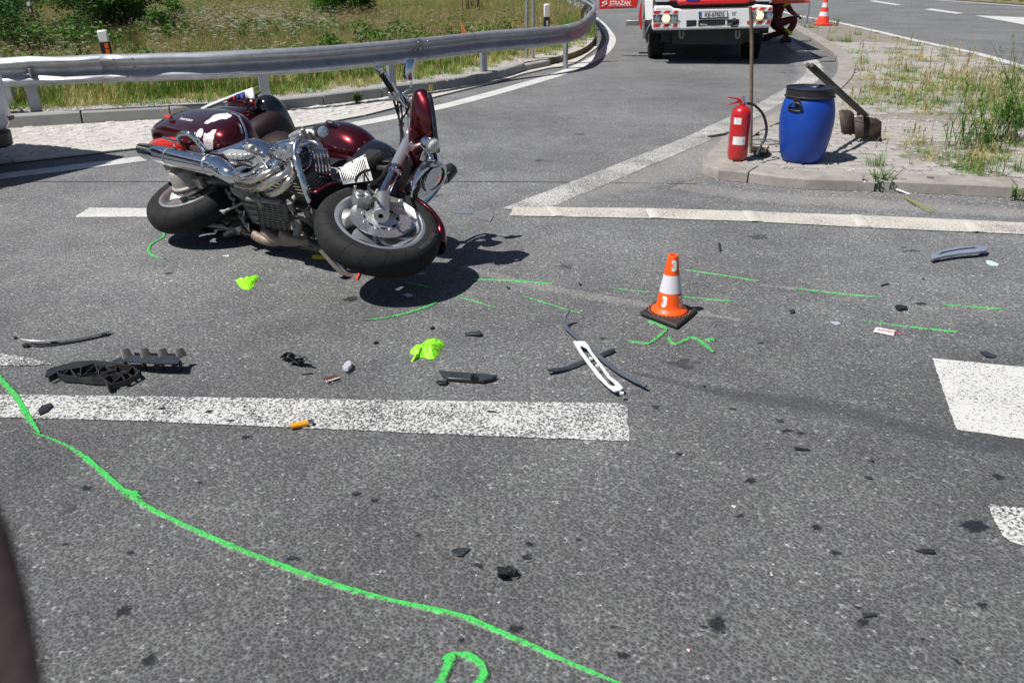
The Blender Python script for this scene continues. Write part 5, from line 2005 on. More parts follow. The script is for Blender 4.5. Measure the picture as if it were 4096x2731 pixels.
# ============================================================ FIRE TRUCK
tl_ = G(2608, 124, .6)
tl_ = A(2608, 124, 16.25)
_t = np.array([math.cos(R(-8)), math.sin(R(-8)), 0])
tr_ = PL(3079, 112, tl_, np.array([_t[1], -_t[0], 0]))
Tc = (tl_ + tr_) / 2
Tc[2] = 0
zb0 = (tl_[2] + tr_[2]) / 2
tx = _n(np.array([tr_[0] - tl_[0], tr_[1] - tl_[1], 0]))
ty_ = np.array([-tx[1], tx[0], 0])
up = np.array([0, 0, 1.])
TM = np.stack([tx, ty_, up], 1)
TP = lambda x, y, z: Tc + x * tx + y * ty_ + z * up
HW = np.linalg.norm(tr_ - tl_) / 2
fire = thing('fire_truck', 'red and white fire engine parked nose first with lit headlights and open side flaps', 'truck', Tc)


def TZ(x, y, d=0.0):                 # point of the truck's front plane, in coordinates of the 2.502x crop
    return PL(2360 + x / 2.502, y / 2.502, Tc + d * ty_, ty_)


bmp = [TZ(625, 308), TZ(900, 303), TZ(1540, 288), TZ(1795, 280), TZ(1812, 225), TZ(1826, 165), TZ(1832, 60), TZ(1660, 48), TZ(1640, 62), TZ(1560, 75), TZ(905, 92), TZ(845, 88), TZ(800, 60), TZ(645, 62), TZ(632, 150), TZ(616, 240)]
zb, zt = TZ(900, 303)[2], TZ(905, 92)[2]
b = MB()
b.prism([p for p in bmp], ty_ * .35)
bm_ = b.build('bumper', M['white'], fire, bevel=.03, seg=3)
# black openings and steel uprights in the lower middle
for (x0, x1) in ((965, 1066), (1083, 1352), (1372, 1490)):
    b = MB()
    b.prism([TZ(x0, 207 - (x0 - 965) * .022, -.004), TZ(x1, 205 - (x1 - 965) * .022, -.004), TZ(x1, 264 - (x1 - 965) * .03, -.004), TZ(x0, 270 - (x0 - 965) * .03, -.004)], ty_ * .01)
    b.build('bumper_opening', M['black'], bm_)
# chevrons around the lamps
for x0, x1, ya, yb in ((636, 882, 112, 138), (634, 874, 244, 272), (1600, 1824, 78, 108), (1572, 1804, 212, 244)):
    n_ = 3
    wd = (x1 - x0) / 4.6
    for k in range(3):
        xa = x0 + k * (x1 - x0 - wd) / 2.0
        sl = 24
        b = MB()
        dy = -(xa - x0) * .018
        q = [TZ(max(xa, x0), yb + dy, -.006), TZ(min(xa + wd, x1), yb + dy, -.006), TZ(min(xa + wd + sl, x1), ya + dy, -.006), TZ(min(max(xa + sl * (k > 0), x0), x1), ya + dy, -.006)]
        b.prism(q, ty_ * .008)
        b.build('hazard_stripe', M['red_paint'], bm_)
# headlights
M['lamp_lit'] = mat('lit_lamp', (1, .9, .7), .3, emit=((1.0, .70, .40), 1.3))
for x0, x1, ya, yb, lit in ((632, 878, 148, 230, 760), (1628, 1826, 118, 200, 1696)):
    b = MB()
    q = [TZ(x0, ya + 2, -.01), TZ(x1, ya - 3, -.01), TZ(x1 + 2, yb - 8, -.01), TZ(x0, yb, -.01)]
    b.prism(q, ty_ * .05)
    hh_ = b.build('headlight', M['black'], fire, bevel=.008)
    c_ = sum(q) / 4
    for dx, rr, mm in ((-.30, .052, 'chrome'), (.02, .075, 'lamp_lit'), (.32, .060, 'chrome')):
        cx_ = c_ + tx * dx * (x1 - x0) / 2.502 / 205
        if mm == 'lamp_lit':
            cx_ = TZ(lit, (ya + yb) / 2, -.012)
        b = MB()
        b.lathe([(rr, -.004), (rr, .01), (rr * .9, .014), (rr * .3, .02), (.001, .022)], cx_, -ty_, 24)
        b.build('lamp', M[mm], hh_)
    for k in range(9):
        u = (k + .5) / 9
        b = MB()
        a_ = q[0] * (1 - u) + q[1] * u - ty_ * .03
        e_ = q[3] * (1 - u) + q[2] * u - ty_ * .03
        b.tube([a_, e_], .0035, 6)
        b.build('guard_wire', M['steel'], hh_)
    b = MB()
    for v in (0, 1):
        a_ = q[0] if v == 0 else q[3]
        e_ = q[1] if v == 0 else q[2]
        b.tube([a_ - ty_ * .03, e_ - ty_ * .03], .006, 6)
    b.build('guard_frame', M['steel'], hh_)
# number plate
b = MB()
q = [TZ(1088, 122, -.018), TZ(1378, 112, -.018), TZ(1380, 182, -.018), TZ(1090, 194, -.018)]
b.prism(q, ty_ * .014)
pl_ = b.build('number_plate', M['black'], fire, bevel=.003)
b = MB()
q2 = [TZ(1096, 127, -.022), TZ(1372, 118, -.022), TZ(1374, 172, -.022), TZ(1098, 184, -.022)]
b.prism(q2, ty_ * .006)
b.build('plate_face', M['white_plastic'], pl_)
b = MB()
b.prism([TZ(1096, 127, -.025), TZ(1118, 126, -.025), TZ(1119, 183, -.025), TZ(1098, 184, -.025)], ty_ * .004)
b.build('plate_band', mat('plate_blue', (.02, .06, .38), .4), pl_)
exd = q2[1] - q2[0]
lettering('KE-075DS', (q2[0] + q2[2]) / 2 + exd * .04 - ty_ * .004, exd, up, .100, M['black'], pl_, cond=.84, lift=.002, bold=.001)
lettering('SK', TZ(1107, 168, -.030), exd, up, .024, M['white_plastic'], pl_, lift=.001)
b = MB()
b.prism([TZ(1418, 118, -.006), TZ(1464, 117, -.006), TZ(1464, 122, -.006), TZ(1418, 123, -.006)], ty_ * .004)
b.build('sticker', mat('yellow_sticker', (.7, .6, .03), .5), bm_)
b = MB()
b.prism([TZ(1422, 127, -.006), TZ(1455, 126, -.006), TZ(1455, 150, -.006), TZ(1422, 151, -.006)], ty_ * .004)
b.build('sticker', mat('grey_sticker', (.35, .35, .36), .5), bm_)
# winch rope, hook, towing jaws
b = MB()
b.tube(curve([TZ(1108, 252, -.05), TZ(1180, 262, -.06), TZ(1290, 264, -.06), TZ(1380, 248, -.05), TZ(1440, 232, -.03)], 6), .008, 8)
b.tube([TZ(1100, 250, -.05), TZ(1170, 256, -.055)], .020, 10)
b.build('winch_rope', M['steel'], fire)
b = MB()
b.lathe([(.03, -.03), (.06, -.02), (.06, .03), (.03, .04)], TZ(1438, 218, -.03), tx, 20)
b.tube(curve([TZ(1470, 200, -.06), TZ(1488, 225, -.07), TZ(1470, 258, -.07), TZ(1430, 268, -.07), TZ(1404, 250, -.06)], 5), .016, 10)
b.build('winch_hook', M['black'], fire)
for x in (916, 1478):
    b = MB()
    b.tube(curve([TZ(x - 16, 312, .1), TZ(x - 18, 350, .1), TZ(x - 12, 378, .1), TZ(x + 10, 380, .1), TZ(x + 18, 350, .1), TZ(x + 18, 312, .1)], 5), .018, 10)
    b.build('tow_shackle', M['cast'], fire)
# white cab corners, red cab, dark joint, windscreen
b = MB()
b.box(TP(0, 1.05, zt + .07), (2 * HW - .10, 1.7, .12), TM)
b.build('cab_joint', M['black'], fire)
for sx in (-1, 1):
    b = MB()
    b.loft([[TP(sx * (HW - .02), .05, z), TP(sx * (HW - .02), .9, z), TP(sx * (HW - .30), .9, z), TP(sx * (HW - .30), .05, z)] for z in (zt + .12, zt + .35)])
    b.build('corner_step', M['white'], fire, bevel=.03)
b = MB()
def cabsec(z, y0, w_, y1=2.0):
    return [TP(-w_, y0 + .14, z), TP(-w_ + .16, y0, z), TP(w_ - .16, y0, z), TP(w_, y0 + .14, z), TP(w_, y1, z), TP(-w_, y1, z)]
b.loft([cabsec(zt + .13, .06, HW - .04), cabsec(zt + .5, .04, HW - .03), cabsec(1.75, .05, HW - .02), cabsec(1.8, .08, HW - .03), cabsec(2.65, .32, HW - .10), cabsec(2.95, .42, HW - .14), cabsec(3.02, .6, HW - .25, 1.9)])
cab = b.build('cab', M['red_paint'], fire, bevel=.02, smooth=30)
b = MB()
b.prism([TP(-HW + .16, .075, 1.82), TP(HW - .16, .075, 1.82), TP(HW - .24, .315, 2.62), TP(-HW + .24, .315, 2.62)], -ty_ * .012)
b.build('windscreen', M['black_gloss'], cab)
b = MB()
b.prism([TP(-.62, .03, zt + .25), TP(.62, .03, zt + .25), TP(.62, .03, 1.55), TP(-.62, .03, 1.55)], ty_ * .02)
g_ = b.build('grille', M['black'], cab)
for k in range(5):
    b = MB()
    b.box(TP(0, .015, zt + .32 + .11 * k), (1.22, .03, .03), TM)
    b.build('grille_bar', M['red_paint'], cab, bevel=.006)
b = MB()
b.loft([[TZ(868, 8, -.03), TZ(1600, -12, -.03), TZ(1600, 22, -.03), TZ(1560, 40, -.03), TZ(900, 56, -.03), TZ(878, 40, -.03)], [TZ(868, 8, .04), TZ(1600, -12, .04), TZ(1600, 22, .04), TZ(1560, 40, .04), TZ(900, 56, .04), TZ(878, 40, .04)]])
b.build('front_panel', M['red_paint'], cab, bevel=.02)
b = MB()
b.prism([TZ(960, 0, -.04), TZ(1100, -4, -.04), TZ(1098, 8, -.04), TZ(980, 12, -.04)], ty_ * .02)
b.build('blue_beacon', mat('blue_lens', (.01, .03, .45), .15, coat=1), cab)
for sx in (-1, 1):
    b = MB()
    b.prism([TP(sx * (HW - .015), .5, 1.6), TP(sx * (HW - .015), 1.6, 1.6), TP(sx * (HW - .10), 1.55, 2.5), TP(sx * (HW - .10), .75, 2.5)], tx * sx * .01)
    b.build('side_window', M['black_gloss'], cab)
    b = MB()
    b.tube([TP(sx * HW, .2, 2.5), TP(sx * (HW + .2), .1, 2.45), TP(sx * (HW + .2), .1, 1.9)], .015, 8)
    b.box(TP(sx * (HW + .2), .1, 2.2), (.20, .08, .42), TM)
    b.build('wing_mirror', M['black'], fire, bevel=.02)
# chassis, wheels, body
b = MB()
b.box(TP(0, 3.8, .78), (.85, 7.0, .28), TM)
b.box(TP(0, 1.9, .58), (1.30, 2.9, .50), TM)  # engine box, side boxes and apron added to keep light out underneath
for sx in (-1, 1):
    b.box(TP(sx * .85, 3.35, .70), (.55, 2.3, .62), TM)
    b.box(TP(sx * .85, 6.6, .70), (.55, 1.4, .62), TM)
b.box(TP(0, 1.5, .60), (1.75, .26, .22), TM)
b.box(TP(0, .95, zb - .14), (1.7, .2, .26), TM)
b.box(TP(0, .75, zb - .02), (1.9, .7, .12), TM)
b.build('chassis', M['black'], fire)
for y in (1.45, 5.3):
    for sx in (-1, 1):
        b = MB()
        c_ = TP(sx * .93, y, .50)
        prf = [(.27, -.15), (.42, -.155), (.485, -.13), (.50, -.09), (.50, .09), (.485, .13), (.42, .155), (.27, .15)]
        b.lathe(prf, c_, tx, 48)
        for k in range(36):
            q = 2 * math.pi * k / 36
            for hx in (-.08, .08):
                b.box(c_ + .502 * (math.cos(q) * ty_ + math.sin(q) * up) + tx * hx, (.11, .045, .03), np.stack([tx, -math.sin(q) * ty_ + math.cos(q) * up, math.cos(q) * ty_ + math.sin(q) * up], 1))
        wh_ = b.build('wheel', M['rubber'], fire, smooth=30)
        b = MB()
        b.lathe([(.0, .06), (.10, .09), (.12, .05), (.22, .04), (.26, .15), (.275, .155)], c_, tx * sx, 32, cap=False)
        b.build('rim', M['white'], wh_)
    for sx in (-1, 1):
        b = MB()
        rings = []
        for k in range(11):
            q = math.pi * (k / 10)
            rings.append([TP(sx * (.76 + dx), y + .60 * math.cos(q), .50 + .60 * math.sin(q)) for dx in (0, .40)])
        b.loft(rings, closed=False)
        b.build('mudguard', M['black'], fire, solid=.02)
b = MB()
b.box(TP(0, 4.9, 2.02), (2.42, 5.0, 1.95), TM)
bd = b.build('superstructure', M['red_paint'], fire, bevel=.03)
for sx in (-1, 1):
    for k in range(3):
        b = MB()
        y0 = 2.6 + 1.6 * k
        b.box(TP(sx * 1.215, y0 + .7, 1.95), (.02, 1.35, 1.5), TM)
        sh = b.build('roller_shutter', M['alu'], bd)
# mudguard lip and white side skirt left of the bumper
b = MB()
b.prism([TZ(545, 0, .25), TZ(628, 0, .1), TZ(628, 190, .1), TZ(600, 205, .15), TZ(552, 205, .3)], ty_ * .04)
b.build('side_skirt', M['white'], fire, bevel=.01)
b = MB()
b.tube(curve([TZ(605, 240, .2), TZ(575, 290, .2), TZ(560, 340, .2)], 4), .012, 8)
b.tube([TZ(541, 210, .35), TZ(541, 390, .35)], .028, 10)
b.build('air_duct', M['steel'], fire)
b = MB()
b.prism([TZ(487, 140, .8), TZ(520, 140, .8), TZ(520, 300, .8), TZ(505, 300, .8), TZ(487, 200, .8)], ty_ * .05)
b.prism([TZ(500, 60, .9), TZ(520, 0, .9), TZ(520, 140, .9), TZ(490, 140, .9)], ty_ * .05)
b.build('door_edge', M['red_paint'], fire)
b = MB()
b.box(TP(-HW - .22, 2.3, .62), (.55, .35, .10), TM)
b.build('side_step', M['steel'], fire, bevel=.01)
# open flap at the left with lettering
fl_ = [TZ(92, -120, 1.4), TZ(492, -120, 1.4), TZ(488, 0, 1.4), TZ(465, 83, 1.4), TZ(92, 96, 1.4)]
b = MB()
b.prism(fl_, ty_ * .05)
flp = b.build('open_flap', M['red_paint'], fire, bevel=.008)
lettering('STRAŽAN', TZ(300, 34, 1.38), tx, up, .108, M['white_plastic'], flp, cond=.86, bold=.003)
lettering('ŠPECIÁLNE VOZIDLÁ A ZARIADENIA', TZ(300, 60, 1.38), tx, up, .029, M['white_plastic'], flp, cond=1.0)
for q in ([(117, 25), (167, 6), (175, 14), (135, 30), (150, 34), (125, 42)], [(172, 26), (176, 40), (122, 71), (114, 60), (158, 44), (142, 38)]):
    b = MB()
    b.prism([TZ(x, y, 1.392) for x, y in q], ty_ * .006)
    b.build('flap_emblem', M['white_plastic'], flp)
b = MB()
b.prism([TZ(1820, -120, 1.4), TZ(2205, -120, 1.4), TZ(2192, 30, 1.4), TZ(2060, 36, 1.4), TZ(1825, 42, 1.4)], ty_ * .05)
flp2 = b.build('open_flap', M['red_paint'], fire, bevel=.008)
lettering('ŠPECIÁLNE VOZIDLÁ A ZARIADENIA', TZ(2120, 3, 1.38), tx, up, .029, M['white_plastic'], flp2)

# ============================================================ FIREFIGHTER crouching at the truck's far side
FB = G(3112, 170, 0)
M['suit'] = mat('dark_red_workwear', (.13, .012, .014), .8, var=.2, scale=9, bump=.4, bscale=30)
M['hi_vis'] = mat('yellow_band', (.72, .80, .03), .6, var=.08)
man = thing('person', 'crouching person in dark red workwear with yellow bands beside the fire engine', 'person', FB)
PJ = {'pel': (-.18, .05, .40), 'w': (-.14, .04, .60), 'ch': (-.02, .02, .84), 'nk': (.06, .0, 1.02), 'hd': (.10, 0, 1.12),
      'hr': (-.10, -.10, .42), 'kr': (.30, -.14, .55), 'kr2': (.27, -.14, .38), 'ar': (.10, -.12, .11), 'tr': (.26, -.14, .06),
      'hl': (-.12, .14, .40), 'kl': (.22, .22, .22), 'al': (-.22, .22, .12), 'tl': (-.30, .24, .03),
      'sr': (-.02, -.20, .93), 'er': (.14, -.30, .70), 'wr': (.30, -.16, .62), 'sl': (-.02, .20, .93), 'el': (-.20, .36, .80), 'wl': (-.34, .50, .86)}
PE = [('pel', 'w'), ('w', 'ch'), ('ch', 'nk'), ('nk', 'hd'), ('pel', 'hr'), ('hr', 'kr'), ('kr', 'kr2'), ('kr2', 'ar'), ('ar', 'tr'), ('pel', 'hl'), ('hl', 'kl'), ('kl', 'al'), ('al', 'tl'), ('ch', 'sr'), ('sr', 'er'), ('er', 'wr'), ('ch', 'sl'), ('sl', 'el'), ('el', 'wl')]
PR = {'pel': .17, 'w': .16, 'ch': .19, 'nk': .08, 'hd': .06, 'hr': .12, 'kr': .085, 'kr2': .085, 'ar': .075, 'tr': .05, 'hl': .12, 'kl': .085, 'al': .07, 'tl': .05, 'sr': .085, 'er': .06, 'wr': .042, 'sl': .085, 'el': .06, 'wl': .042}
keys = list(PJ)
me = bpy.data.meshes.new('suit')
me.from_pydata([PJ[k] for k in keys], [(keys.index(a), keys.index(b_)) for a, b_ in PE], [])
me.materials.append(M['suit'])
o = bpy.data.objects.new('body', me)
COL.objects.link(o)
o.parent = man
md = o.modifiers.new('skin', 'SKIN')
sv = me.skin_vertices[0].data
for k_, v_ in zip(keys, sv):
    v_.radius = (PR[k_], PR[k_])
sv[0].use_root = True
md = o.modifiers.new('sub', 'SUBSURF')
md.levels = md.render_levels = 2
FBn = np.array(FB)
M['skin'] = mat('skin', (.55, .33, .25), .5)
b = MB()
b.sphere(FBn + (.12, 0, 1.20), (.085, .078, .115), 18, 12)
b.sphere(FBn + (.205, 0, 1.19), (.018, .012, .018), 8, 6)
hd_ = b.build('head', M['skin'], man)
b = MB()
b.lathe([(.001, .13), (.06, .12), (.11, .06), (.125, .0), (.15, -.02), (.15, -.03), (.12, -.02)], FBn + (.10, 0, 1.24), (.05, 0, 1), 26, cap=False)
b.build('helmet', mat('helmet_yellow', (.6, .62, .05), .3, coat=1), hd_)
for cc3, wr_ in (((.30, -.16, .62), (1, .3, -.4)), ((-.34, .50, .86), (-.6, .6, .5))):
    b = MB()
    c_ = FBn + cc3
    d_ = _n(np.array(wr_, float))
    s_ = _n(np.cross(d_, up))
    b.sphere(c_ + d_ * .05, (.045, .045, .045), 12, 8)
    for k in range(4):
        o_ = c_ + d_ * .07 + s_ * (-.033 + .022 * k)
        b.tube([o_, o_ + d_ * (.045 + .008 * (k in (1, 2))), o_ + d_ * .075 - up * .02, o_ + d_ * .075 - up * .045], [.011, .010, .009, .007], 8)
    b.tube([c_ + d_ * .03 + s_ * .04, c_ + d_ * .06 + s_ * .065, c_ + d_ * .09 + s_ * .06], [.012, .011, .009], 8)
    b.build('hand', M['black'], man)
for (p_, d_, r_) in (((.185, -.13, .245), (.17, -.02, .27), .098), ((-.14, .04, .60), (.1, 0, 1), .178), ((.03, -.22, .85), (.16, -.1, -.23), .088)):
    b = MB()
    b.lathe([(r_ * .96, -.030), (r_ + .003, -.028), (r_ + .005, .028), (r_ * .96, .030)], FBn + p_, d_, 24, cap=False)
    b.build('reflective_band', M['hi_vis'], man, solid=.004)
b = MB()
for (a_, t_) in ((PJ['ar'], PJ['tr']), (PJ['al'], PJ['tl'])):
    a_, t_ = np.array(a_), np.array(t_)
    dd = _n((t_ - a_) * (1, 1, .1))
    b.loft([sring(FBn + a_ - dd * .09 + (0, 0, -.06), np.array([0, .035, 0]), np.array([0, 0, .04])), sring(FBn + a_ + (0, 0, -.04), np.array([0, .048, 0]), np.array([0, 0, .065])), sring(FBn + a_ + dd * .17 + (0, 0, -.07), np.array([0, .045, 0]), np.array([0, 0, .035]))])
b.build('boot', M['black'], man)

# ============================================================ CONES
M['cone_orange'] = mat('orange_cone_rubber', (.95, .105, .012), .42, var=.05, spec=.4)
M['cone_white'] = mat('reflective_white_band', (.66, .64, .68), .35, var=.05, scale=40)
c0, c1, c2 = G(2557, 1264), G(2708, 1322), G(2792, 1252)
c3 = c0 + c2 - c1
cb = (c0 + c2) / 2
cone = thing('traffic_cone', 'small orange cone numbered 3 with a white band on a black rubber base', 'traffic cone', cb)
b = MB()
b.prism([cb + (p - cb) * .985 for p in (c0, c1, c2, c3)], (0, 0, .026))
b.build('base', mat('black_rubber_base', (.022, .021, .020), .6, dirt=.35, dirtcol=(.07, .055, .04), scale=12, bump=.2), cone, bevel=.010, seg=3)
top_w = A(2697, 1020, cb[1])
HC = top_w[2]
def cr(z):                           # cone radius at height z
    z = np.clip((z - .03) / (HC - .03), 0, 1)
    return np.interp(z, [0, .012, .05, .12, .34, .67, 1.0], [.092, .092, .073, .066, .0555, .0385, .0255])
def ring_part(name, z0, z1, m, extra=0.0):
    b = MB()
    zs = np.linspace(z0, z1, 14)
    pr_ = [(cr(z) + extra, z) for z in zs]
    if name == 'tip':
        pr_ += [(.0235, HC + .002), (.017, HC + .001), (.016, HC - .02), (.001, HC - .021)]
    b.lathe(pr_, cb, (0, 0, 1), 48, cap=False)
    return b.build(name, m, cone, smooth=60)
zA, zB = .03 + (HC - .03) * .345, .03 + (HC - .03) * .66
ring_part('skirt', .027, zA, M['cone_orange'])
ring_part('reflective_band', zA, zB, M['cone_white'], .0008)
ring_part('tip', zB, HC, M['cone_orange'])
b = MB()
for k in range(30):
    q = 2 * math.pi * k / 30
    b.lathe([(.0035, .0), (.003, .0012), (.0005, .0014)], cb + .1035 * np.array([math.cos(q), math.sin(q), 0]) + (0, 0, .026), (0, 0, 1), 8)
b.build('base_dots', M['cone_orange'], cone)
def wrap3(phi, zc, size, cond):
    vs, fs = text_mesh('3', size, .0, cond, .012 * size / .06 * .35)
    bm = bmesh.new()
    bv = [bm.verts.new(tuple(v)) for v in vs]
    for f in fs:
        try:
            bm.faces.new([bv[i] for i in f])
        except ValueError:
            pass
    bmesh.ops.triangulate(bm, faces=bm.faces)
    for _ in range(3):
        bmesh.ops.subdivide_edges(bm, edges=[e for e in bm.edges if e.calc_length() > .005], cuts=1, use_grid_fill=False)
        bmesh.ops.triangulate(bm, faces=bm.faces)
    bm.verts.index_update()
    vs, fs = [np.array(v.co) for v in bm.verts], [tuple(v.index for v in f.verts) for f in bm.faces]
    bm.free()
    m_ = MB()
    m_.sheet = True
    m_.add([cb + (cr(zc + v[1]) + .0014) * np.array([math.cos(phi + v[0] / cr(zc + v[1])), math.sin(phi + v[0] / cr(zc + v[1])), 0]) + (0, 0, zc + v[1]) for v in vs], fs)
    m_.build('number', M['white_plastic'], cone, smooth=0)
ph0 = math.atan2(-cb[1], -cb[0])
wrap3(ph0 + .34, .03 + (HC - .03) * .83, .068, .80)
wrap3(ph0 - .42, .03 + (HC - .03) * .20, .068, .80)
wrap3(ph0 + 1.02, .03 + (HC - .03) * .20, .068, .80)

fc = thing('traffic_cone', 'red cone with two white stripes on the island edge by the sign pole', 'traffic cone', G(3290, 101, .04))
c_ = np.array(fc.location)
h_ = A(3300, -12, c_[1])[2] - .04
hh = h_ / .50
seq = [(.125, .03, 'r'), (.090, .16, 'r'), (.075, .235, 'w'), (.060, .315, 'r'), (.046, .395, 'w'), (.034, .46, 'r'), (.026, .53, 'r')]
b = MB()
b.prism([c_ + np.array([x, y, 0]) * hh for x, y in ((-.15, -.15), (.15, -.15), (.15, .15), (-.15, .15))], (0, 0, .03 * hh))
M['cone_red'] = mat('red_cone', (.80, .05, .02), .45)
b.build('base', M['cone_red'], fc, bevel=.02)
for (r0, z0, _), (r1, z1, cl_) in zip(seq, seq[1:]):
    b = MB()
    b.lathe([(r0 * hh, z0 * hh), (r1 * hh, z1 * hh)], c_, (0, 0, 1), 28, cap=False)
    b.build('cone_stripe', M['cone_red'] if cl_ == 'r' else M['cone_white'], fc)
b = MB()
b.lathe([(.001, .46 * hh), (.045 * hh, .46 * hh), (.05 * hh, .50 * hh), (.05 * hh, .60 * hh), (.001, .62 * hh)], c_, (0, 0, 1), 20)
b.build('warning_lamp', M['lens_red'], fc)

# ============================================================ THINGS ON THE ISLAND
def Q2(x, y, Y):                     # point at 2.529x-crop coordinates, Y metres ahead
    return A(2800 + x / 2.529, 180 + y / 2.529, Y)


bb = G(3205, 641, IH)
YB = bb[1]
M['barrel'] = mat('blue_polythene', (.004, .050, .33), .40, var=.12, scale=6, dirt=.26, dirtcol=(.03, .05, .26), bump=.05, bscale=30)
bar_ = thing('plastic_barrel', 'blue plastic barrel with black lid ring standing on the island', 'barrel', bb)
b = MB()
b.lathe([(.001, .004), (.146, .0), (.162, .010), (.174, .03), (.196, .12), (.212, .21), (.221, .30), (.223, .36), (.218, .43), (.206, .49), (.191, .532), (.184, .542), (.184, .566)], bb, (0, 0, 1), 64)
b.build('shell', M['barrel'], bar_, smooth=60)
b = MB()
b.lathe([(.188, .530), (.205, .534), (.207, .542), (.196, .549), (.196, .598), (.202, .603), (.200, .612), (.188, .612), (.184, .600), (.115, .596), (.113, .590), (.001, .590)], bb, (0, 0, 1), 64, cap=False)
b.build('lid', M['black'], bar_, smooth=50)
b = MB()
b.lathe([(.180, .600), (.120, .600), (.116, .594), (.001, .594)], bb, (0, 0, 1), 48, cap=False)
b.build('lid_panel', mat('dark_blue_lid', (.012, .018, .06), .4, var=.3, scale=10, dirt=.3, dirtcol=(.06, .055, .06)), bar_, smooth=40)
def bw(px, py, r_extra=0.0):         # point on the barrel's front wall seen at 2.529x coordinates
    r = ray(2800 + px / 2.529, 180 + py / 2.529)
    o_ = EYE - np.array(bb)
    for it in range(3):
        rr = .219 + r_extra
        a_ = r[0] ** 2 + r[1] ** 2
        b_ = 2 * (o_[0] * r[0] + o_[1] * r[1])
        c__ = o_[0] ** 2 + o_[1] ** 2 - rr ** 2
        t = (-b_ - math.sqrt(max(0, b_ * b_ - 4 * a_ * c__))) / (2 * a_)
    return EYE + r * t
b = MB()
b.tube(curve([bw(895, 640, .0), bw(915, 605, .014), bw(960, 592, .016), bw(1005, 600, .016), bw(1028, 640, .012), bw(1020, 670, .0), bw(960, 668, .006), bw(900, 655, .0), bw(895, 640, 0)], 4), .0095, 8)
b.box(bw(985, 570, .005), (.030, .03, .045))
b.box(bw(970, 560, .005), (.045, .02, .02))
b.box(bw(965, 628, .004), (.012, .02, .05))
b.build('handle', M['black'], bar_, bevel=.003)
b = MB()
b.lathe([(.014, .0), (.017, .003), (.014, .004)], bw(1222, 672, -.02), (-.1 + .5, -1, 0), 16, cap=False)
b.build('moulded_mark', M['barrel'], bar_)

# extinguisher
eb = G(2800 + 372 / 2.529, 180 + 1158 / 2.529, IH)
ext = thing('fire_extinguisher', 'red fire extinguisher with black hose standing at the island corner', 'fire extinguisher', eb)
M['ext_red'] = mat('extinguisher_red', (.47, .008, .012), .28, coat=.8, var=.06, dirt=.08, dirtcol=(.3, .02, .02))
b = MB()
b.lathe([(.001, .012), (.060, .012), (.070, .0), (.078, .012), (.0855, .045), (.0855, .375), (.082, .405), (.070, .432), (.045, .448), (.026, .452), (.024, .478), (.001, .478)], eb, (0, 0, 1), 48)
b.build('cylinder', M['ext_red'], ext, smooth=50)
YE = eb[1]
b = MB()
b.lathe([(.018, .476), (.018, .50), (.014, .505), (.014, .53), (.001, .53)], eb, (0, 0, 1), 18)
b.tube([Q2(432, 598, YE), Q2(470, 592, YE)], .011, 12)
b.build('valve', M['chrome'], ext)
b = MB()
b.prism([Q2(275, 523, YE - .015), Q2(300, 527, YE - .015), Q2(400, 543, YE - .015), Q2(432, 558, YE - .015), Q2(433, 588, YE - .015), Q2(400, 590, YE - .015), Q2(375, 572, YE - .015), Q2(390, 558, YE - .015), Q2(300, 540, YE - .015)], (0, .03, 0))
b.prism([Q2(272, 614, YE - .012), Q2(283, 602, YE - .012), Q2(345, 588, YE - .012), Q2(385, 572, YE - .012), Q2(395, 590, YE - .012), Q2(330, 604, YE - .012)], (0, .024, 0))
b.build('trigger', M['ext_red'], ext, bevel=.003)
b = MB()
b.tube(curve([Q2(470, 592, YE), Q2(530, 600, YE - .01), Q2(590, 645, YE - .03), Q2(640, 710, YE - .05), Q2(668, 800, YE - .05), Q2(672, 880, YE - .06), Q2(650, 960, YE - .08), Q2(622, 1010, YE - .10)], 6), .0115, 12)
hs_ = b.build('hose', M['cable'], ext)
b = MB()
b.tube([Q2(625, 1005, YE - .10), Q2(605, 1050, YE - .11), Q2(578, 1112, YE - .12)], [.010, .013, .018], 14)
b.build('nozzle', M['black'], hs_)
b = MB()
for x, y in ((628, 1004), (460, 593)):
    b.tube([Q2(x + 3, y - 5, YE - .10 * (x > 500)), Q2(x - 3, y + 5, YE - .10 * (x > 500))], .0125, 12)
b.build('hose_ferrule', M['chrome'], hs_)
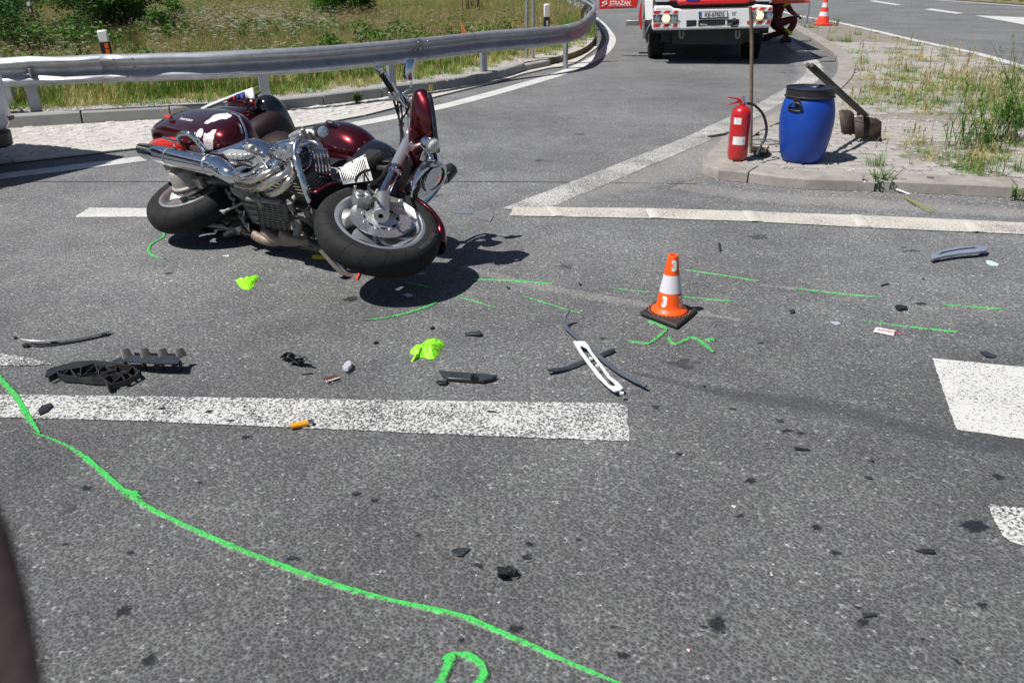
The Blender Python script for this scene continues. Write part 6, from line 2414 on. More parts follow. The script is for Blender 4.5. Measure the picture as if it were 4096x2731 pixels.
def elabel(px0, py0, px1, py1, m, name, txts=()):
    """label wrapped on the cylinder between two crop corners"""
    def on(px, py):
        r = ray(2800 + px / 2.529, 180 + py / 2.529)
        o_ = EYE - np.array(eb)
        rr = .0862
        a_ = r[0] ** 2 + r[1] ** 2
        b_ = 2 * (o_[0] * r[0] + o_[1] * r[1])
        c__ = o_[0] ** 2 + o_[1] ** 2 - rr ** 2
        t = (-b_ - math.sqrt(max(0, b_ * b_ - 4 * a_ * c__))) / (2 * a_)
        p = EYE + r * t
        return math.atan2(p[1] - eb[1], p[0] - eb[0]), p[2]
    (a0_, z0_), (a1_, z1_) = on(px0, py0), on(px1, py1)
    b = MB()
    b.sheet = True
    n_ = 10
    vs = []
    for i_ in range(n_ + 1):
        q = a0_ + (a1_ - a0_) * i_ / n_
        for z_ in (z1_, z0_):
            vs.append((eb[0] + .0862 * math.cos(q), eb[1] + .0862 * math.sin(q), z_))
    b.add(vs, [(2 * i_, 2 * i_ + 2, 2 * i_ + 3, 2 * i_ + 1) for i_ in range(n_)])
    lb = b.build(name, m, ext, smooth=60)
    for k, (u, v, wd, tx_, sz, mm) in enumerate(txts):
        vs, fs = text_mesh(tx_, sz, 0, .85)
        q0 = a0_ + (a1_ - a0_) * u
        zz = z0_ + (z1_ - z0_) * v
        b = MB()
        b.sheet = True
        b.add([(eb[0] + .0868 * math.cos(q0 + q_[0] / .0868), eb[1] + .0868 * math.sin(q0 + q_[0] / .0868), zz + q_[1]) for q_ in vs], fs)
        b.build('print', mm, lb, smooth=0)
pk = M['groove']
wp = M['white_plastic']
elabel(347, 735, 416, 808, wp, 'label', [(.35, .25, 0, 'I', .03, pk), (.5, .6, 0, '1 2 3', .009, pk), (.5, .85, 0, '- - -', .009, pk)])
elabel(336, 926, 452, 1012, wp, 'label', [(.45, .15, 0, '- - - - -', .009, pk), (.45, .38, 0, '----- ---', .008, pk), (.5, .62, 0, '--- ----', .008, pk), (.85, .45, 0, '#', .022, pk)])
elabel(297, 735, 340, 1000, mat('red_print_field', (.60, .012, .016), .35), 'print_field', [(.5, .02, 0, '------', .010, wp), (.5, .08, 0, '-------', .010, wp), (.5, .30, 0, '-----', .009, wp), (.5, .36, 0, '------', .009, wp), (.5, .60, 0, '-----', .009, wp), (.5, .66, 0, '------', .009, wp), (.5, .72, 0, '------', .009, wp), (.5, .78, 0, '-----', .009, wp), (.5, .84, 0, '------', .009, wp), (.5, .92, 0, '------', .009, wp)])

# broom: pole, wooden head with green bristles
YW = G(2800 + 560 / 2.529, 180 + 1120 / 2.529, IH)[1]
bro = thing('broom', 'broom with a tall brown wooden pole standing between extinguisher and barrel', 'broom', Q2(560, 1140, YW))
M['wood'] = mat('weathered_wood', (.20, .145, .10), .75, var=.25, scale=12, bump=.3, bscale=60)
b = MB()
pth = [Q2(515, 1095, YW + .05), Q2(517, 700, YW + .03), Q2(521, 300, YW + .01), Q2(524, 0, YW - .01), Q2(518, -250, YW - .03), A(3001, 27, YW - .05)]
b.tube(pth, [.014, .0150, .0155, .0155, .0155, .014], 12)
b.build('pole', M['wood'], bro)
b = MB()
k0, k1, k2, k3 = Q2(515, 1140, YW - .02), Q2(560, 1100, YW + .12), Q2(690, 1135, YW + .07), Q2(650, 1190, YW - .10)
for k_ in (k0, k1, k2, k3):
    k_[2] = IH + .045
b.prism([k0, k1, k2, k3], (0, 0, .035))
b.build('head', mat('pale_wood', (.40, .33, .25), .8, var=.25, scale=20, bump=.3), bro, bevel=.006)
b = MB()
rr = random.Random(3)
for _ in range(260):
    u, v = rr.random(), rr.random()
    p = (k0 * (1 - u) + k3 * u) * (1 - v) + (k1 * (1 - u) + k2 * u) * v
    q = p + np.array([rr.gauss(0.01, .012), rr.gauss(-.01, .012), 0])
    q[2] = IH + rr.uniform(0, .012)
    b.tube([p + (0, 0, .002), q], [.0016, .001], 4, cap=False)
b.build('bristles', mat('green_bristles', (.05, .12, .06), .7), bro)['kind'] = 'stuff'
# hoop on the ground
hc_ = G(2800 + 640 / 2.529, 180 + 995 / 2.529, IH)
b = MB()
ring_ = [hc_ + np.array([.155 * math.cos(q), .130 * math.sin(q), .012]) for q in np.linspace(0, 2 * math.pi, 41)]
b.tube(ring_, .0075, 8, cap=False)
tag(b.build('hose_ring', mat('grey_hose', (.13, .15, .15), .4)), 'thin grey ring of hose lying between extinguisher and barrel', 'hose')
b = MB()
q = [G(2800 + x / 2.529, 180 + y / 2.529, .0) for x, y in ((70, 930), (290, 893), (320, 905), (110, 945))]
b.prism([p + (0, 0, .006) for p in q], (0, 0, .004))
tag(b.build('plastic_strip', M['black']), 'flat black plastic strip on the asphalt left of the extinguisher', 'debris')

# shovels leaning on the barrel
M['shovel'] = mat('rusty_dark_shovel', (.048, .038, .029), .65, .3, var=.35, scale=9, dirt=.4, dirtcol=(.12, .085, .055), bump=.2)
M['dark_wood'] = mat('dark_oiled_handle', (.055, .045, .038), .6, var=.3, scale=10, bump=.3, bscale=80)
for (xt, yt, xb_, yb_, bx, lab, dy) in ((1084, 200, 1640, 700, [(1405, 665), (1435, 655), (1530, 665), (1560, 700), (1565, 905), (1430, 890)], 'dark flat shovel leaning on the blue barrel, the farther one on the left', .12),
                                     (1128, 205, 1690, 720, [(1560, 735), (1600, 722), (1700, 728), (1790, 745), (1838, 780), (1828, 975), (1570, 942)], 'dark flat shovel leaning on the blue barrel, the nearer one with wire at its neck', .0)):
    _lo = max(bx, key=lambda q: q[1])
    gy = G(2800 + _lo[0] / 2.529, 180 + _lo[1] / 2.529, IH)[1]
    sh = thing('shovel', lab, 'shovel', Q2(bx[-1][0], bx[-1][1], gy), 'shovels leaning on the barrel')
    top_ = Q2(xt, yt, YB + .02 + dy)
    bot_ = Q2(xb_, yb_, gy + .10)
    b = MB()
    b.tube([top_, top_ + (bot_ - top_) * .03, bot_], [.017, .022, .021], 14)
    b.build('handle', M['dark_wood'], sh)
    pl = [Q2(x, y, gy + .12 * (1 - (y - 655) / 290)) for x, y in bx]
    n_ = np.cross(pl[1] - pl[0], pl[-1] - pl[0])
    n_ = _n(n_)
    cen = sum(pl) / len(pl)
    b = MB()
    b.add([cen - n_ * .012 * np.sign(n_ @ (EYE - cen))] + pl, [(0, 1 + i, 1 + (i + 1) % len(pl)) for i in range(len(pl))])
    b.build('blade', M['shovel'], sh, solid=.004, smooth=50)
    b = MB()
    b.tube([bot_ + (top_ - bot_) * .06, bot_ + (cen - bot_) * .25], [.024, .016], 12)
    b.build('socket', M['shovel'], sh)
b = MB()
b.tube(curve([Q2(1560, 728, gy + .06), Q2(1640, 718, gy + .05), Q2(1690, 722, gy + .04), Q2(1760, 740, gy + .05)], 4), .0022, 5)
b.build('wire', M['white_plastic'], sh)

# ============================================================ DEBRIS ON THE ROAD
def flat(name, pts, h, m, label, cat='debris', z0=.002, group=None, bevel=.0015, tilt=0.0):
    P = [V(x, y) for x, y in pts]
    c = sum(P) / len(P)
    b = MB()
    base = [p + np.array([0, 0, z0 + tilt * (p[0] - c[0])]) for p in P]
    mn = min(q[2] for q in base)
    if mn < .001:
        base = [q + np.array([0, 0, .001 - mn]) for q in base]
    b.prism(base, (0, 0, h))
    o = b.build(name, m, None, bevel=bevel, smooth=30)
    return tag(o, label, cat, group)


def ringflat(name, outer, inner, h, m, label, z=.004, arch=0.0):
    P, I = [V(*p) for p in outer], [V(*p) for p in inner]
    n = len(P)
    assert len(I) == n
    zz = lambda i, q: np.array([0, 0, z + arch * math.sin(math.pi * i / n) + (h if q else 0)])
    b = MB()
    b.loft([[P[i] + zz(i, 0) for i in range(n)], [P[i] + zz(i, 1) for i in range(n)], [I[i] + zz(i, 1) + (0, 0, .003) for i in range(n)], [I[i] + zz(i, 0) for i in range(n)], [P[i] + zz(i, 0) for i in range(n)]], cap=False)
    return tag(b.build(name, m, None, bevel=.002), label, 'debris')


def lump(name, outline, hmax, m, label, cat, seed=0, fold=13.0):
    P = resample([V(x, y) for x, y in outline + outline[:1]], .007)
    c = np.mean(P, axis=0)
    n = len(P)
    b = MB()
    K = 13
    vs = []
    for k in range(K):
        u = k / (K - 1)
        for i in range(n):
            p = P[i] * (1 - u) + c * u
            e = math.sin(min(1, u * 1.5) * math.pi / 2)
            nz = .6 * noise.noise(Vector((p[0] * fold, p[1] * fold, seed))) + .7 * noise.noise(Vector((p[0] * fold * 3.1, p[1] * fold * 3.1, seed + 5))) + .25 * noise.noise(Vector((p[0] * fold * 7, p[1] * fold * 7, seed + 9)))
            ridge = 1 - abs(nz) * 2.0
            vs.append((p[0], p[1], .002 + hmax * e * max(.2, .62 + .38 * ridge)))
    fs = []
    for k in range(K - 1):
        for i in range(n):
            j = (i + 1) % n
            fs.append((k * n + i, k * n + j, (k + 1) * n + j, (k + 1) * n + i))
    fs.append(tuple((K - 1) * n + i for i in range(n)))
    b.add(vs, fs)
    return tag(b.build(name, m, None, smooth=50), label, cat)


M['glove'] = mat('lime_glove', (.26, .78, .02), .5, var=.05, bump=.15, bscale=90)
M['trim'] = mat('dark_trim', (.030, .034, .040), .35, var=.25, scale=20, dirt=.25, dirtcol=(.09, .09, .09))
M['trim_grey'] = mat('grey_blue_trim', (.11, .13, .16), .35, .3, var=.2, scale=20, dirt=.2, dirtcol=(.2, .2, .2))
M['silver_frame'] = mat('silver_blue_frame', (.30, .34, .43), .3, .4, var=.1)
M['white_frame'] = mat('scuffed_white_frame', (.70, .71, .73), .4, var=.08, scale=30, dirt=.35, dirtcol=(.28, .28, .28))
lump('glove', [(941, 808), (952, 803), (966, 806), (975, 796), (988, 784), (1003, 781), (1018, 784), (1022, 795), (1012, 803), (1009, 814), (998, 825), (984, 826), (972, 821), (958, 824), (948, 832), (944, 830), (956, 818), (944, 814)], .042, M['glove'], 'crumpled lime green glove right of the curled black shards', 'glove', 3)
lump('glove', [(541, 644), (556, 646), (566, 636), (578, 640), (592, 632), (596, 639), (586, 648), (584, 658), (572, 667), (556, 664), (546, 653)], .022, M['glove'], 'flat lime green glove in front of the motorcycle rear wheel', 'glove', 8)
flat('orange_lighter_body', [(667, 973), (706, 965), (709, 975), (670, 984)], .018, M['clear'], '') if 0 else None
lt = thing('lighter', 'orange cigarette lighter with metal tip on the worn white line', 'lighter', V(690, 975))
b = MB()
b.tube([V(668, 979, .014), V(708, 971, .014)], .0125, 14)
b.build('body', mat('amber_plastic', (.85, .33, .02), .15, coat=.5, var=.05), lt)
b = MB()
b.tube([V(707, 971, .014), V(716, 969, .014)], .0125, 14)
b.build('metal_tip', M['chrome'], lt)
b = MB()
b.tube([V(716, 968, .016), V(719, 968, .016)], .008, 10)
b.build('spark_wheel', M['black'], lt)
# long strips
def strip(name, pts, w_, h, m, label, z=.003, zs=None):
    P = curve([V(*p) for p in pts], 6)
    n = len(P)
    rings = []
    zz = np.interp(np.linspace(0, 1, n), np.linspace(0, 1, len(zs)), zs) if zs else [z] * n
    for i in range(n):
        t = _n(P[min(i + 1, n - 1)] - P[max(i - 1, 0)])
        s = np.array([-t[1], t[0], 0]) * w_ / 2
        k = 1 if 1 < i < n - 2 else .7
        rings.append([P[i] - s * k + (0, 0, zz[i]), P[i] - s * .7 * k + (0, 0, zz[i] + h), P[i] + s * .7 * k + (0, 0, zz[i] + h), P[i] + s * k + (0, 0, zz[i])])
    b = MB()
    b.loft(rings)
    return tag(b.build(name, m, None, bevel=.0015), label, 'debris')


o = strip('trim_strip', [(48, 790), (90, 791), (150, 786), (205, 777), (257, 766)], .018, .007, mat('satin_grey_trim', (.30, .29, .28), .3, .6, var=.15, scale=14), 'long bent satin grey trim strip with black backing at the left', zs=[.022, .016, .010, .008, .012])
b = MB()
for x, y in ((124, 784), (240, 769), (60, 795)):
    b.box(V(x, y, .008), (.022, .014, .014))
P = curve([V(*p) for p in [(52, 794), (95, 797), (152, 791), (206, 781), (256, 769)]], 6)
b.tube([p + (0, 0, .006) for p in P], .005, 6)
bk = b.build('backing_clip', M['black'], o)
o = strip('bent_strip', [(1307, 744), (1296, 750), (1300, 761), (1330, 787), (1370, 822), (1420, 862), (1484, 900)], .022, .010, M['trim_grey'], 'long grey blue strip with hooked end under the white frame', zs=[.07, .045, .02, .014, .014, .016, .022])
strip('dark_strip', [(1258, 861), (1300, 850), (1340, 834), (1380, 820), (1410, 808)], .034, .006, M['trim'], 'short black strip crossing under the white frame', zs=[.018, .006, .004, .006, .012])
o = ringflat('lamp_frame', [(1316, 797), (1342, 797), (1351, 806), (1360, 823), (1381, 850), (1402, 880), (1420, 893), (1431, 906), (1424, 911), (1410, 913), (1397, 904), (1372, 880), (1350, 850), (1330, 822)],
             [(1331, 811), (1338, 809), (1347, 814), (1355, 826), (1375, 853), (1395, 882), (1408, 893), (1414, 900), (1410, 903), (1402, 903), (1396, 898), (1380, 878), (1357, 849), (1340, 826)], .006, M['white_frame'], 'scuffed white plastic frame with long opening lying across two strips', z=.026)
b = MB()
for x, y in ((1357, 824), (1372, 840), (1428, 903)):
    b.box(V(x, y, .034), (.016, .014, .010))
b.build('frame_clip', M['white_frame'], o, bevel=.001)
ringflat('lamp_frame', [(2136, 592), (2150, 588), (2175, 583), (2210, 579), (2245, 577), (2268, 582), (2262, 590), (2240, 593), (2200, 596), (2170, 600), (2140, 606), (2136, 600)],
         [(2152, 595), (2160, 590), (2180, 587), (2210, 583), (2238, 581), (2246, 584), (2240, 587), (2222, 588), (2200, 590), (2176, 593), (2158, 597), (2153, 597)], .016, M['silver_frame'], 'silver blue oval trim frame lying alone at the right', z=.008, arch=.018)
# lattice bracket: floor plate, ribs
lb = thing('broken_bracket', 'broken black plastic bracket with triangular ribs and a finned tray', 'debris', V(215, 860))
def Rg(x, y, z=0.0):                 # 1.809x crop from (0, 1280)
    return G(x / 1.809, 1280 + y / 1.809, z)
b = MB()
b.prism([Rg(325, 410, .003), Rg(350, 360, .003), Rg(550, 305, .003), Rg(690, 300, .003), Rg(820, 310, .003), Rg(1000, 330, .003), Rg(1015, 385, .003), Rg(900, 430, .003), Rg(790, 470, .003), Rg(720, 470, .003), Rg(560, 440, .003), Rg(440, 425, .003)], (0, 0, .006))
b.build('plate', M['black'], lb)
nod = [(345, 395), (405, 365), (450, 390), (500, 338), (575, 390), (585, 318), (665, 408), (680, 302), (712, 352), (705, 385), (755, 320), (755, 410), (800, 440), (830, 355), (835, 312), (880, 385), (900, 420), (920, 360), (955, 310), (965, 385), (1000, 365), (560, 395), (430, 350), (780, 465)]
seg = [(0, 1), (1, 2), (2, 3), (1, 3), (2, 21), (3, 21), (3, 5), (5, 4), (4, 7), (5, 7), (4, 8), (7, 8), (8, 9), (4, 9), (6, 9), (8, 10), (7, 10), (9, 11), (10, 13), (9, 13), (11, 13), (11, 12), (13, 15), (12, 15), (10, 14), (14, 13), (14, 18), (18, 17), (17, 13), (15, 17), (15, 16), (12, 23), (16, 19), (17, 19), (19, 20), (18, 20), (6, 11), (21, 6), (11, 23), (8, 13), (9, 15), (4, 6), (12, 16), (1, 22), (22, 3)]
b = MB()
rr = random.Random(5)
for a_, e_ in seg:
    p, q = Rg(*nod[a_], .045), Rg(*nod[e_], .045)
    p[2], q[2] = .008, .008
    d_ = q - p
    d_ = _n(d_)
    s = np.array([-d_[1], d_[0], 0]) * .0014
    ha, hb_ = rr.uniform(.020, .034), rr.uniform(.020, .034)
    b.loft([[p - s, p + s, p + s + (0, 0, ha), p - s + (0, 0, ha)], [q - s, q + s, q + s + (0, 0, hb_), q - s + (0, 0, hb_)]])
b.build('rib', mat('scuffed_black_plastic', (.035, .034, .034), .5, var=.3, scale=25), lb)
b = MB()
b.prism([Rg(815, 300, .045), Rg(900, 265, .052), Rg(1310, 262, .058), Rg(1290, 318, .058), Rg(1100, 318, .055), Rg(985, 312, .05)], (0, 0, .005))
b.prism([Rg(985, 312, .0) + (0, 0, .004), Rg(1290, 325, 0) + (0, 0, .004), Rg(1290, 325, 0) + (0, 0, .055), Rg(985, 312, 0) + (0, 0, .052)], (0, .004, 0))
tr = b.build('tray', M['trim'], lb)
for x in (905, 1040, 1170, 1298):
    b = MB()
    p, q = Rg(x - 16, 282, .055), Rg(x - 2, 262, .055)
    r_ = Rg(x + 2, 250, .10)
    b.prism([p, q + (.03, .01, 0), q + np.array([.016, .012, .034]), q + np.array([-.02, .012, .030])], (.003, 0, 0))
    b.build('fin', M['black'], tr)
    b = MB()
    b.box(Rg(x + 10, 335, .02), (.006, .02, .05))
    b.build('foot', M['black'], tr)
# curled shards
cs = thing('curled_shards', 'cluster of curled black plastic shards behind the brown sachet', 'debris', V(680, 828))
for k, pts in enumerate([[(1130, 1560, 0)], ]):
    pass
def shard(base, tip, wdt, m, parent, curl=.02):
    p, q = np.array(base), np.array(tip)
    b = MB()
    t = _n(q - p)
    s = _n(np.cross(t, up)) * wdt
    rings = []
    for i_ in range(6):
        u = i_ / 5
        c = p + (q - p) * u + up * curl * math.sin(math.pi * u)
        rings.append([c - s * (1 - u * .8), c + s * (1 - u * .8) + up * curl * .6])
    b.loft(rings, closed=False)
    return b.build('shard', m, parent, solid=.003, smooth=60)
for (x0, y0, x1, y1, z1) in ((650, 823, 672, 812, .06), (664, 828, 690, 820, .05), (676, 832, 706, 826, .05), (688, 838, 713, 832, .035), (668, 834, 690, 840, .01), (655, 826, 676, 830, .015), (670, 826, 671, 813, .075), (690, 836, 703, 822, .04)):
    shard(V(x0, y0, .004), V(x1, y1, z1) * 1.0, .016, M['black'], cs, .012)
# black vent trim and its fragment
o = flat('vent_trim', [(1008, 859), (1016, 861), (1120, 868), (1143, 871), (1128, 879), (1110, 883), (1030, 878), (1015, 868)], .016, M['trim'], 'long tapered black trim piece with clip in front of the white line', z0=.006, bevel=.004)
b = MB()
b.box(V(1088, 864, .034), (.018, .012, .026))
b.box(V(1083, 867, .030), (.010, .012, .02))
b.box(V(1093, 867, .030), (.010, .012, .02))
b.build('clip', M['black'], o, bevel=.001)
flat('plastic_fragment', [(1002, 880), (1022, 881), (1030, 878), (1024, 887), (1010, 887)], .014, M['black'], 'small black fragment at the left tip of the tapered trim')
flat('plastic_fragment', [(1068, 768), (1093, 768), (1100, 766), (1106, 770), (1104, 775), (1070, 772)], .010, M['trim'], 'small dark blue black fragment above the larger glove', tilt=.1)
for i_, (pts, h, m_, lab) in enumerate([
    ([(988, 757), (995, 752), (999, 755), (990, 759)], .014, 'black', 'tiny black chip above and right of the curled shards'),
    ([(857, 790), (866, 786), (870, 789), (860, 792)], .012, 'black', 'tiny black chip left of the larger glove'),
    ([(88, 946), (97, 936), (118, 930), (122, 937), (108, 950), (92, 957)], .016, 'black', 'folded black shard on the white line at the left'),
    ([(1037, 1268), (1050, 1262), (1079, 1260), (1080, 1264), (1070, 1271), (1062, 1280), (1048, 1279), (1036, 1272)], .007, 'trim', 'smooth black leaf shaped shard in the near asphalt'),
    ([(1648, 562), (1654, 560), (1657, 576), (1652, 580)], .016, 'trim', 'upright dark sliver behind the orange cone'),
    ([(2238, 518), (2243, 520), (2246, 536), (2240, 536)], .014, 'black', 'black stick lying on the cream line at the right'),
    ([(2054, 709), (2062, 706), (2083, 708), (2083, 713), (2064, 716)], .022, 'black', 'black clip near the green dashes at the right'),
    ([(2022, 656), (2040, 652), (2042, 654), (2025, 659)], .008, 'black', 'thin black sliver above the black clip'),
    ([(1812, 715), (1824, 714), (1826, 720), (1816, 722)], .012, 'trim', 'small dark chip between cone and black clip'),
    ([(2250, 810), (2262, 809), (2289, 817), (2284, 824), (2262, 821)], .006, 'trim', 'flat blue black shard above the right white block'),
    ([(2100, 1266), (2120, 1264), (2140, 1264), (2142, 1272), (2128, 1273)], .010, 'black', 'small black bent piece in the lower right asphalt'),
    ([(2130, 1268), (2146, 1268), (2147, 1274), (2133, 1274)], .016, 'black', 'tiny black block in the lower right asphalt'),
    ([(1823, 1030), (1860, 1034), (1858, 1037), (1825, 1036)], .008, 'black', 'thin black splinter right of the long white line'),
    ([(1978, 1410), (2012, 1412), (2015, 1416), (1982, 1420)], .010, 'trim', 'folded dark foil piece near the lower right corner'),
    ([(1985, 1096), (2000, 1097), (2004, 1103), (1990, 1100)], .008, 'black', 'short curved black splinter in the right asphalt'),
    ([(1990, 1058), (2012, 1059), (2005, 1063)], .006, 'black', 'narrow black splinter above the curved one'),
    ([(2185, 1512), (2200, 1517), (2207, 1528), (2196, 1524)], .006, 'black', 'small black triangle at the bottom right'),
    ([(1780, 965), (1798, 966), (1800, 972), (1788, 970)], .008, 'trim', 'dark purple sliver beside the tyre trail'),
    ([(795, 800 + 58), (800, 853), (804, 862)], .006, 'black', 'tiny black crumb beside the clear glass shard'),
    ([(693, 860), (718, 858), (719, 860), (695, 862)], .006, 'black', 'thin black splinter in front of the curled shards'),
    ([(32, 776), (38, 775), (40, 779), (33, 780)], .014, 'black', 'tiny black lump left of the bent grey strip'),
    ([(2117, 640), (2122, 640), (2124, 644), (2118, 643)], .006, 'black', 'tiny black crumb below the silver frame'),
    ([(1118, 945), (1136, 946), (1144, 950), (1122, 950)], .008, 'trim', 'small dark chip lying on the long white line'),
    ([(1328, 652), (1336, 654), (1332, 659)], .010, 'black', 'tiny black chip left of the orange cone'),
    ([(1162, 660), (1172, 662), (1168, 666)], .008, 'black', 'tiny black chip under the green line end'),
    ([(1612, 886), (1622, 888), (1618, 892)], .006, 'black', 'tiny black chip right of the crossed strips'),
    ([(1496, 932), (1514, 933), (1512, 938), (1498, 937)], .004, 'trim', 'flat dark flake right of the long white line end'),
]):
    flat('plastic_chip' if h < .02 and len(pts) < 5 else 'plastic_shard', pts, h * .6, M[m_], lab, tilt=.08 * ((i_ % 3) - 1))
# bracket with hook in the near asphalt
hk = thing('hooked_bracket', 'small black bracket with slotted wing in the near asphalt', 'debris', V(1162, 1320))
b = MB()
b.prism([V(1141, 1306, .004), V(1164, 1309, .004), V(1168, 1324, .004), V(1144, 1326, .004)], (0, 0, .012))
b.prism([V(1164, 1309, .004), V(1178, 1312, .004), V(1190, 1321, .004), V(1178, 1324, .004), V(1168, 1324, .004)], (0, 0, .020))
b.build('plate', M['black'], hk, bevel=.002)
b = MB()
b.prism([V(1139, 1316, .004), V(1166, 1318, .004), V(1166, 1318, .030), V(1139, 1316, .036)], (0, .002, 0))
b.tube(curve([V(1168, 1312, .02), V(1176, 1306, .03), V(1182, 1310, .03), V(1180, 1318, .02)], 4), .003, 6)
b.build('wing', M['trim'], hk)
# sachet, glass, papers, leaf, sticks
o = flat('sachet', [(742, 873), (772, 866), (780, 872), (752, 881)], .006, mat('brown_foil', (.10, .028, .02), .3, var=.1), 'small brown foil sachet beside the clear glass shard', 'wrapper', z0=.006, tilt=.1)
lettering('Zdenka', V(763, 873, .015), V(775, 868) - V(748, 877), V(758, 866) - V(763, 876), .022, M['white_plastic'], o, lift=.003)
M['glass_shard'] = mat('lens_shard', (.60, .60, .68), .12, 0, coat=1, var=.2, scale=60, alpha=.75)
flat('glass_shard', [(787, 851), (792, 842), (800, 838), (808, 842), (808, 851), (800, 858), (792, 855)], .018, M['glass_shard'], 'clear glass shard right of the brown sachet', tilt=.3)
flat('glass_shard', [(1905, 740), (1925, 741), (1932, 746), (1920, 748)], .004, M['glass_shard'], 'pale lilac glass flake left of the paper note')
flat('green_shard', [(2264, 602), (2276, 603), (2293, 610), (2292, 614), (2278, 613), (2266, 608)], .010, mat('pale_green_plastic', (.50, .66, .58), .4), 'pale green shard beside the silver blue frame')
o = flat('paper_note', [(2013, 754), (2057, 762), (2051, 774), (2005, 764)], .0015, M['white_plastic'], 'torn white paper note with red print at the right', 'paper', z0=.005, bevel=0)
lettering('1 AMOTU', V(2036, 761, .008), V(2050, 763) - V(2020, 758), V(2031, 757) - V(2031, 765), .030, mat('red_print', (.6, .03, .04), .6), o)
lettering('--- ---- ---', V(2030, 767, .008), V(2050, 770) - V(2010, 763), V(2031, 757) - V(2031, 765), .020, M['letter_grey'], o)
flat('red_stick', [(818, 643), (823, 628), (829, 626), (828, 631), (822, 644)], .010, mat('red_plastic', (.75, .06, .03), .4), 'short red plastic stick in front of the front tyre', 'debris')
flat('clear_shard', [(510, 589), (527, 587), (526, 591)], .003, M['white_plastic'], 'thin white flake below the rear of the motorcycle', 'debris')
flat('clear_shard', [(781, 614), (789, 610), (797, 598), (800, 599), (796, 610), (788, 617)], .012, M['glass_shard'], 'clear plastic splinter under the front wheel', 'debris')
flat('dark_patch', [(1036, 487), (1050, 484), (1076, 485), (1090, 489), (1082, 492), (1052, 492)], .002, mat('grey_smear', (.16, .17, .20), .4, coat=.3), 'flat grey blue plastic smear right of the headlight', 'debris', bevel=0)
flat('rubber_mat', [(1085, 490), (1118, 481), (1130, 483), (1134, 498), (1126, 510), (1100, 505), (1090, 499)], .004, mat('crushed_plastic', (.15, .15, .16), .6, var=.3, scale=30), 'grey crushed plastic sheet where the stop line begins', 'debris', bevel=0)
flat('clear_shard', [(925, 678), (938, 676), (950, 680), (938, 684)], .004, M['glass_shard'], 'pale flake inside the front wheel shadow', 'debris')
flat('flat_leaf', [(798, 688), (815, 686), (819, 690), (804, 693)], .003, M['joint'], 'flat dark flake between the two gloves', 'debris', bevel=0)
flat('pink_flake', [(1575, 1492), (1586, 1493), (1583, 1500)], .004, mat('pale_pink_chip', (.7, .5, .45), .5), 'tiny pale pink flake in the near asphalt', 'debris')
flat('white_flake', [(1678, 1162), (1690, 1163), (1688, 1168)], .003, M['white_plastic'], 'tiny white flake right of centre in the near asphalt', 'debris')
b = MB()
b.tube(curve([V(1985, 418, .10), V(2020, 422, .06), V(2050, 432, .03), V(2090, 446, .015)], 5), .006, 6)
b.tube(curve([V(2045, 430, .03), V(2060, 436, .02), V(2075, 440, .015)], 4), .004, 5)
tag(b.build('loose_rope', M['white_plastic']), 'loose pale cord hanging over the island kerb', 'rope')
b = MB()
for k in range(3):
    b.tube(curve([V(2075 + 3 * k, 452, .01), V(2100 + 4 * k, 466, .03), V(2140 + 6 * k, 488 - 3 * k, .01)], 4), .003, 5)
tag(b.build('grass_stalk', mat('dry_stalk', (.25, .24, .07), .8)), 'loose dry grass stalk on the gutter grit', 'stalk')
b = MB()
b.lathe([(.028, .0), (.028, .003), (.022, .004), (.008, .003), (.001, .004)], V(2137, 408, IH + .003), (0, 0, 1), 24)
tag(b.build('survey_disc', M['steel']), 'round metal disc set in the island kerb', 'disc')
# small pale pebbles scattered on the road
rr = random.Random(21)
b = MB()
for _ in range(420):
    y = rr.uniform(1.6, 6.5)
    x = rr.uniform(-.62, .62) * y
    s = rr.uniform(.0018, .005)
    b.sphere((x, y, s * .5), (s, s * rr.uniform(.5, 1), s * .6), 6, 4)
tag(b.build('road_crumbs', mat('pale_crumb', (.45, .44, .42), .8, var=.5, scale=50)), 'tiny pale crumbs scattered on the asphalt', 'grit', kind='stuff')

# photographer's strap hanging close in front of the lens at the lower left
st = []
def cw(x, y, dist):
    r = _n(ray(x, y))
    return EYE + r * dist
rows_ = [(-700, 1250), (-330, 1600), (-70, 1880), (40, 2110), (105, 2340), (150, 2560), (185, 2780), (200, 3050), (195, 3400)]
b = MB()
rings = []
for (x, y) in rows_:
    c = cw(x - 330, y, .205)
    a_ = (cw(x, y, .20) - c)
    d_ = _n(np.cross(a_, cw(x, y + 200, .2) - cw(x, y, .2)))
    rings.append(sring(c, a_, d_ * .0030, 4, 20))
b.loft(rings)
tag(b.build('camera_strap', mat('dark_brown_strap', (.022, .012, .014), .8, bump=.3, bscale=300)), 'blurred dark brown strap hanging close at the lower left corner', 'strap')

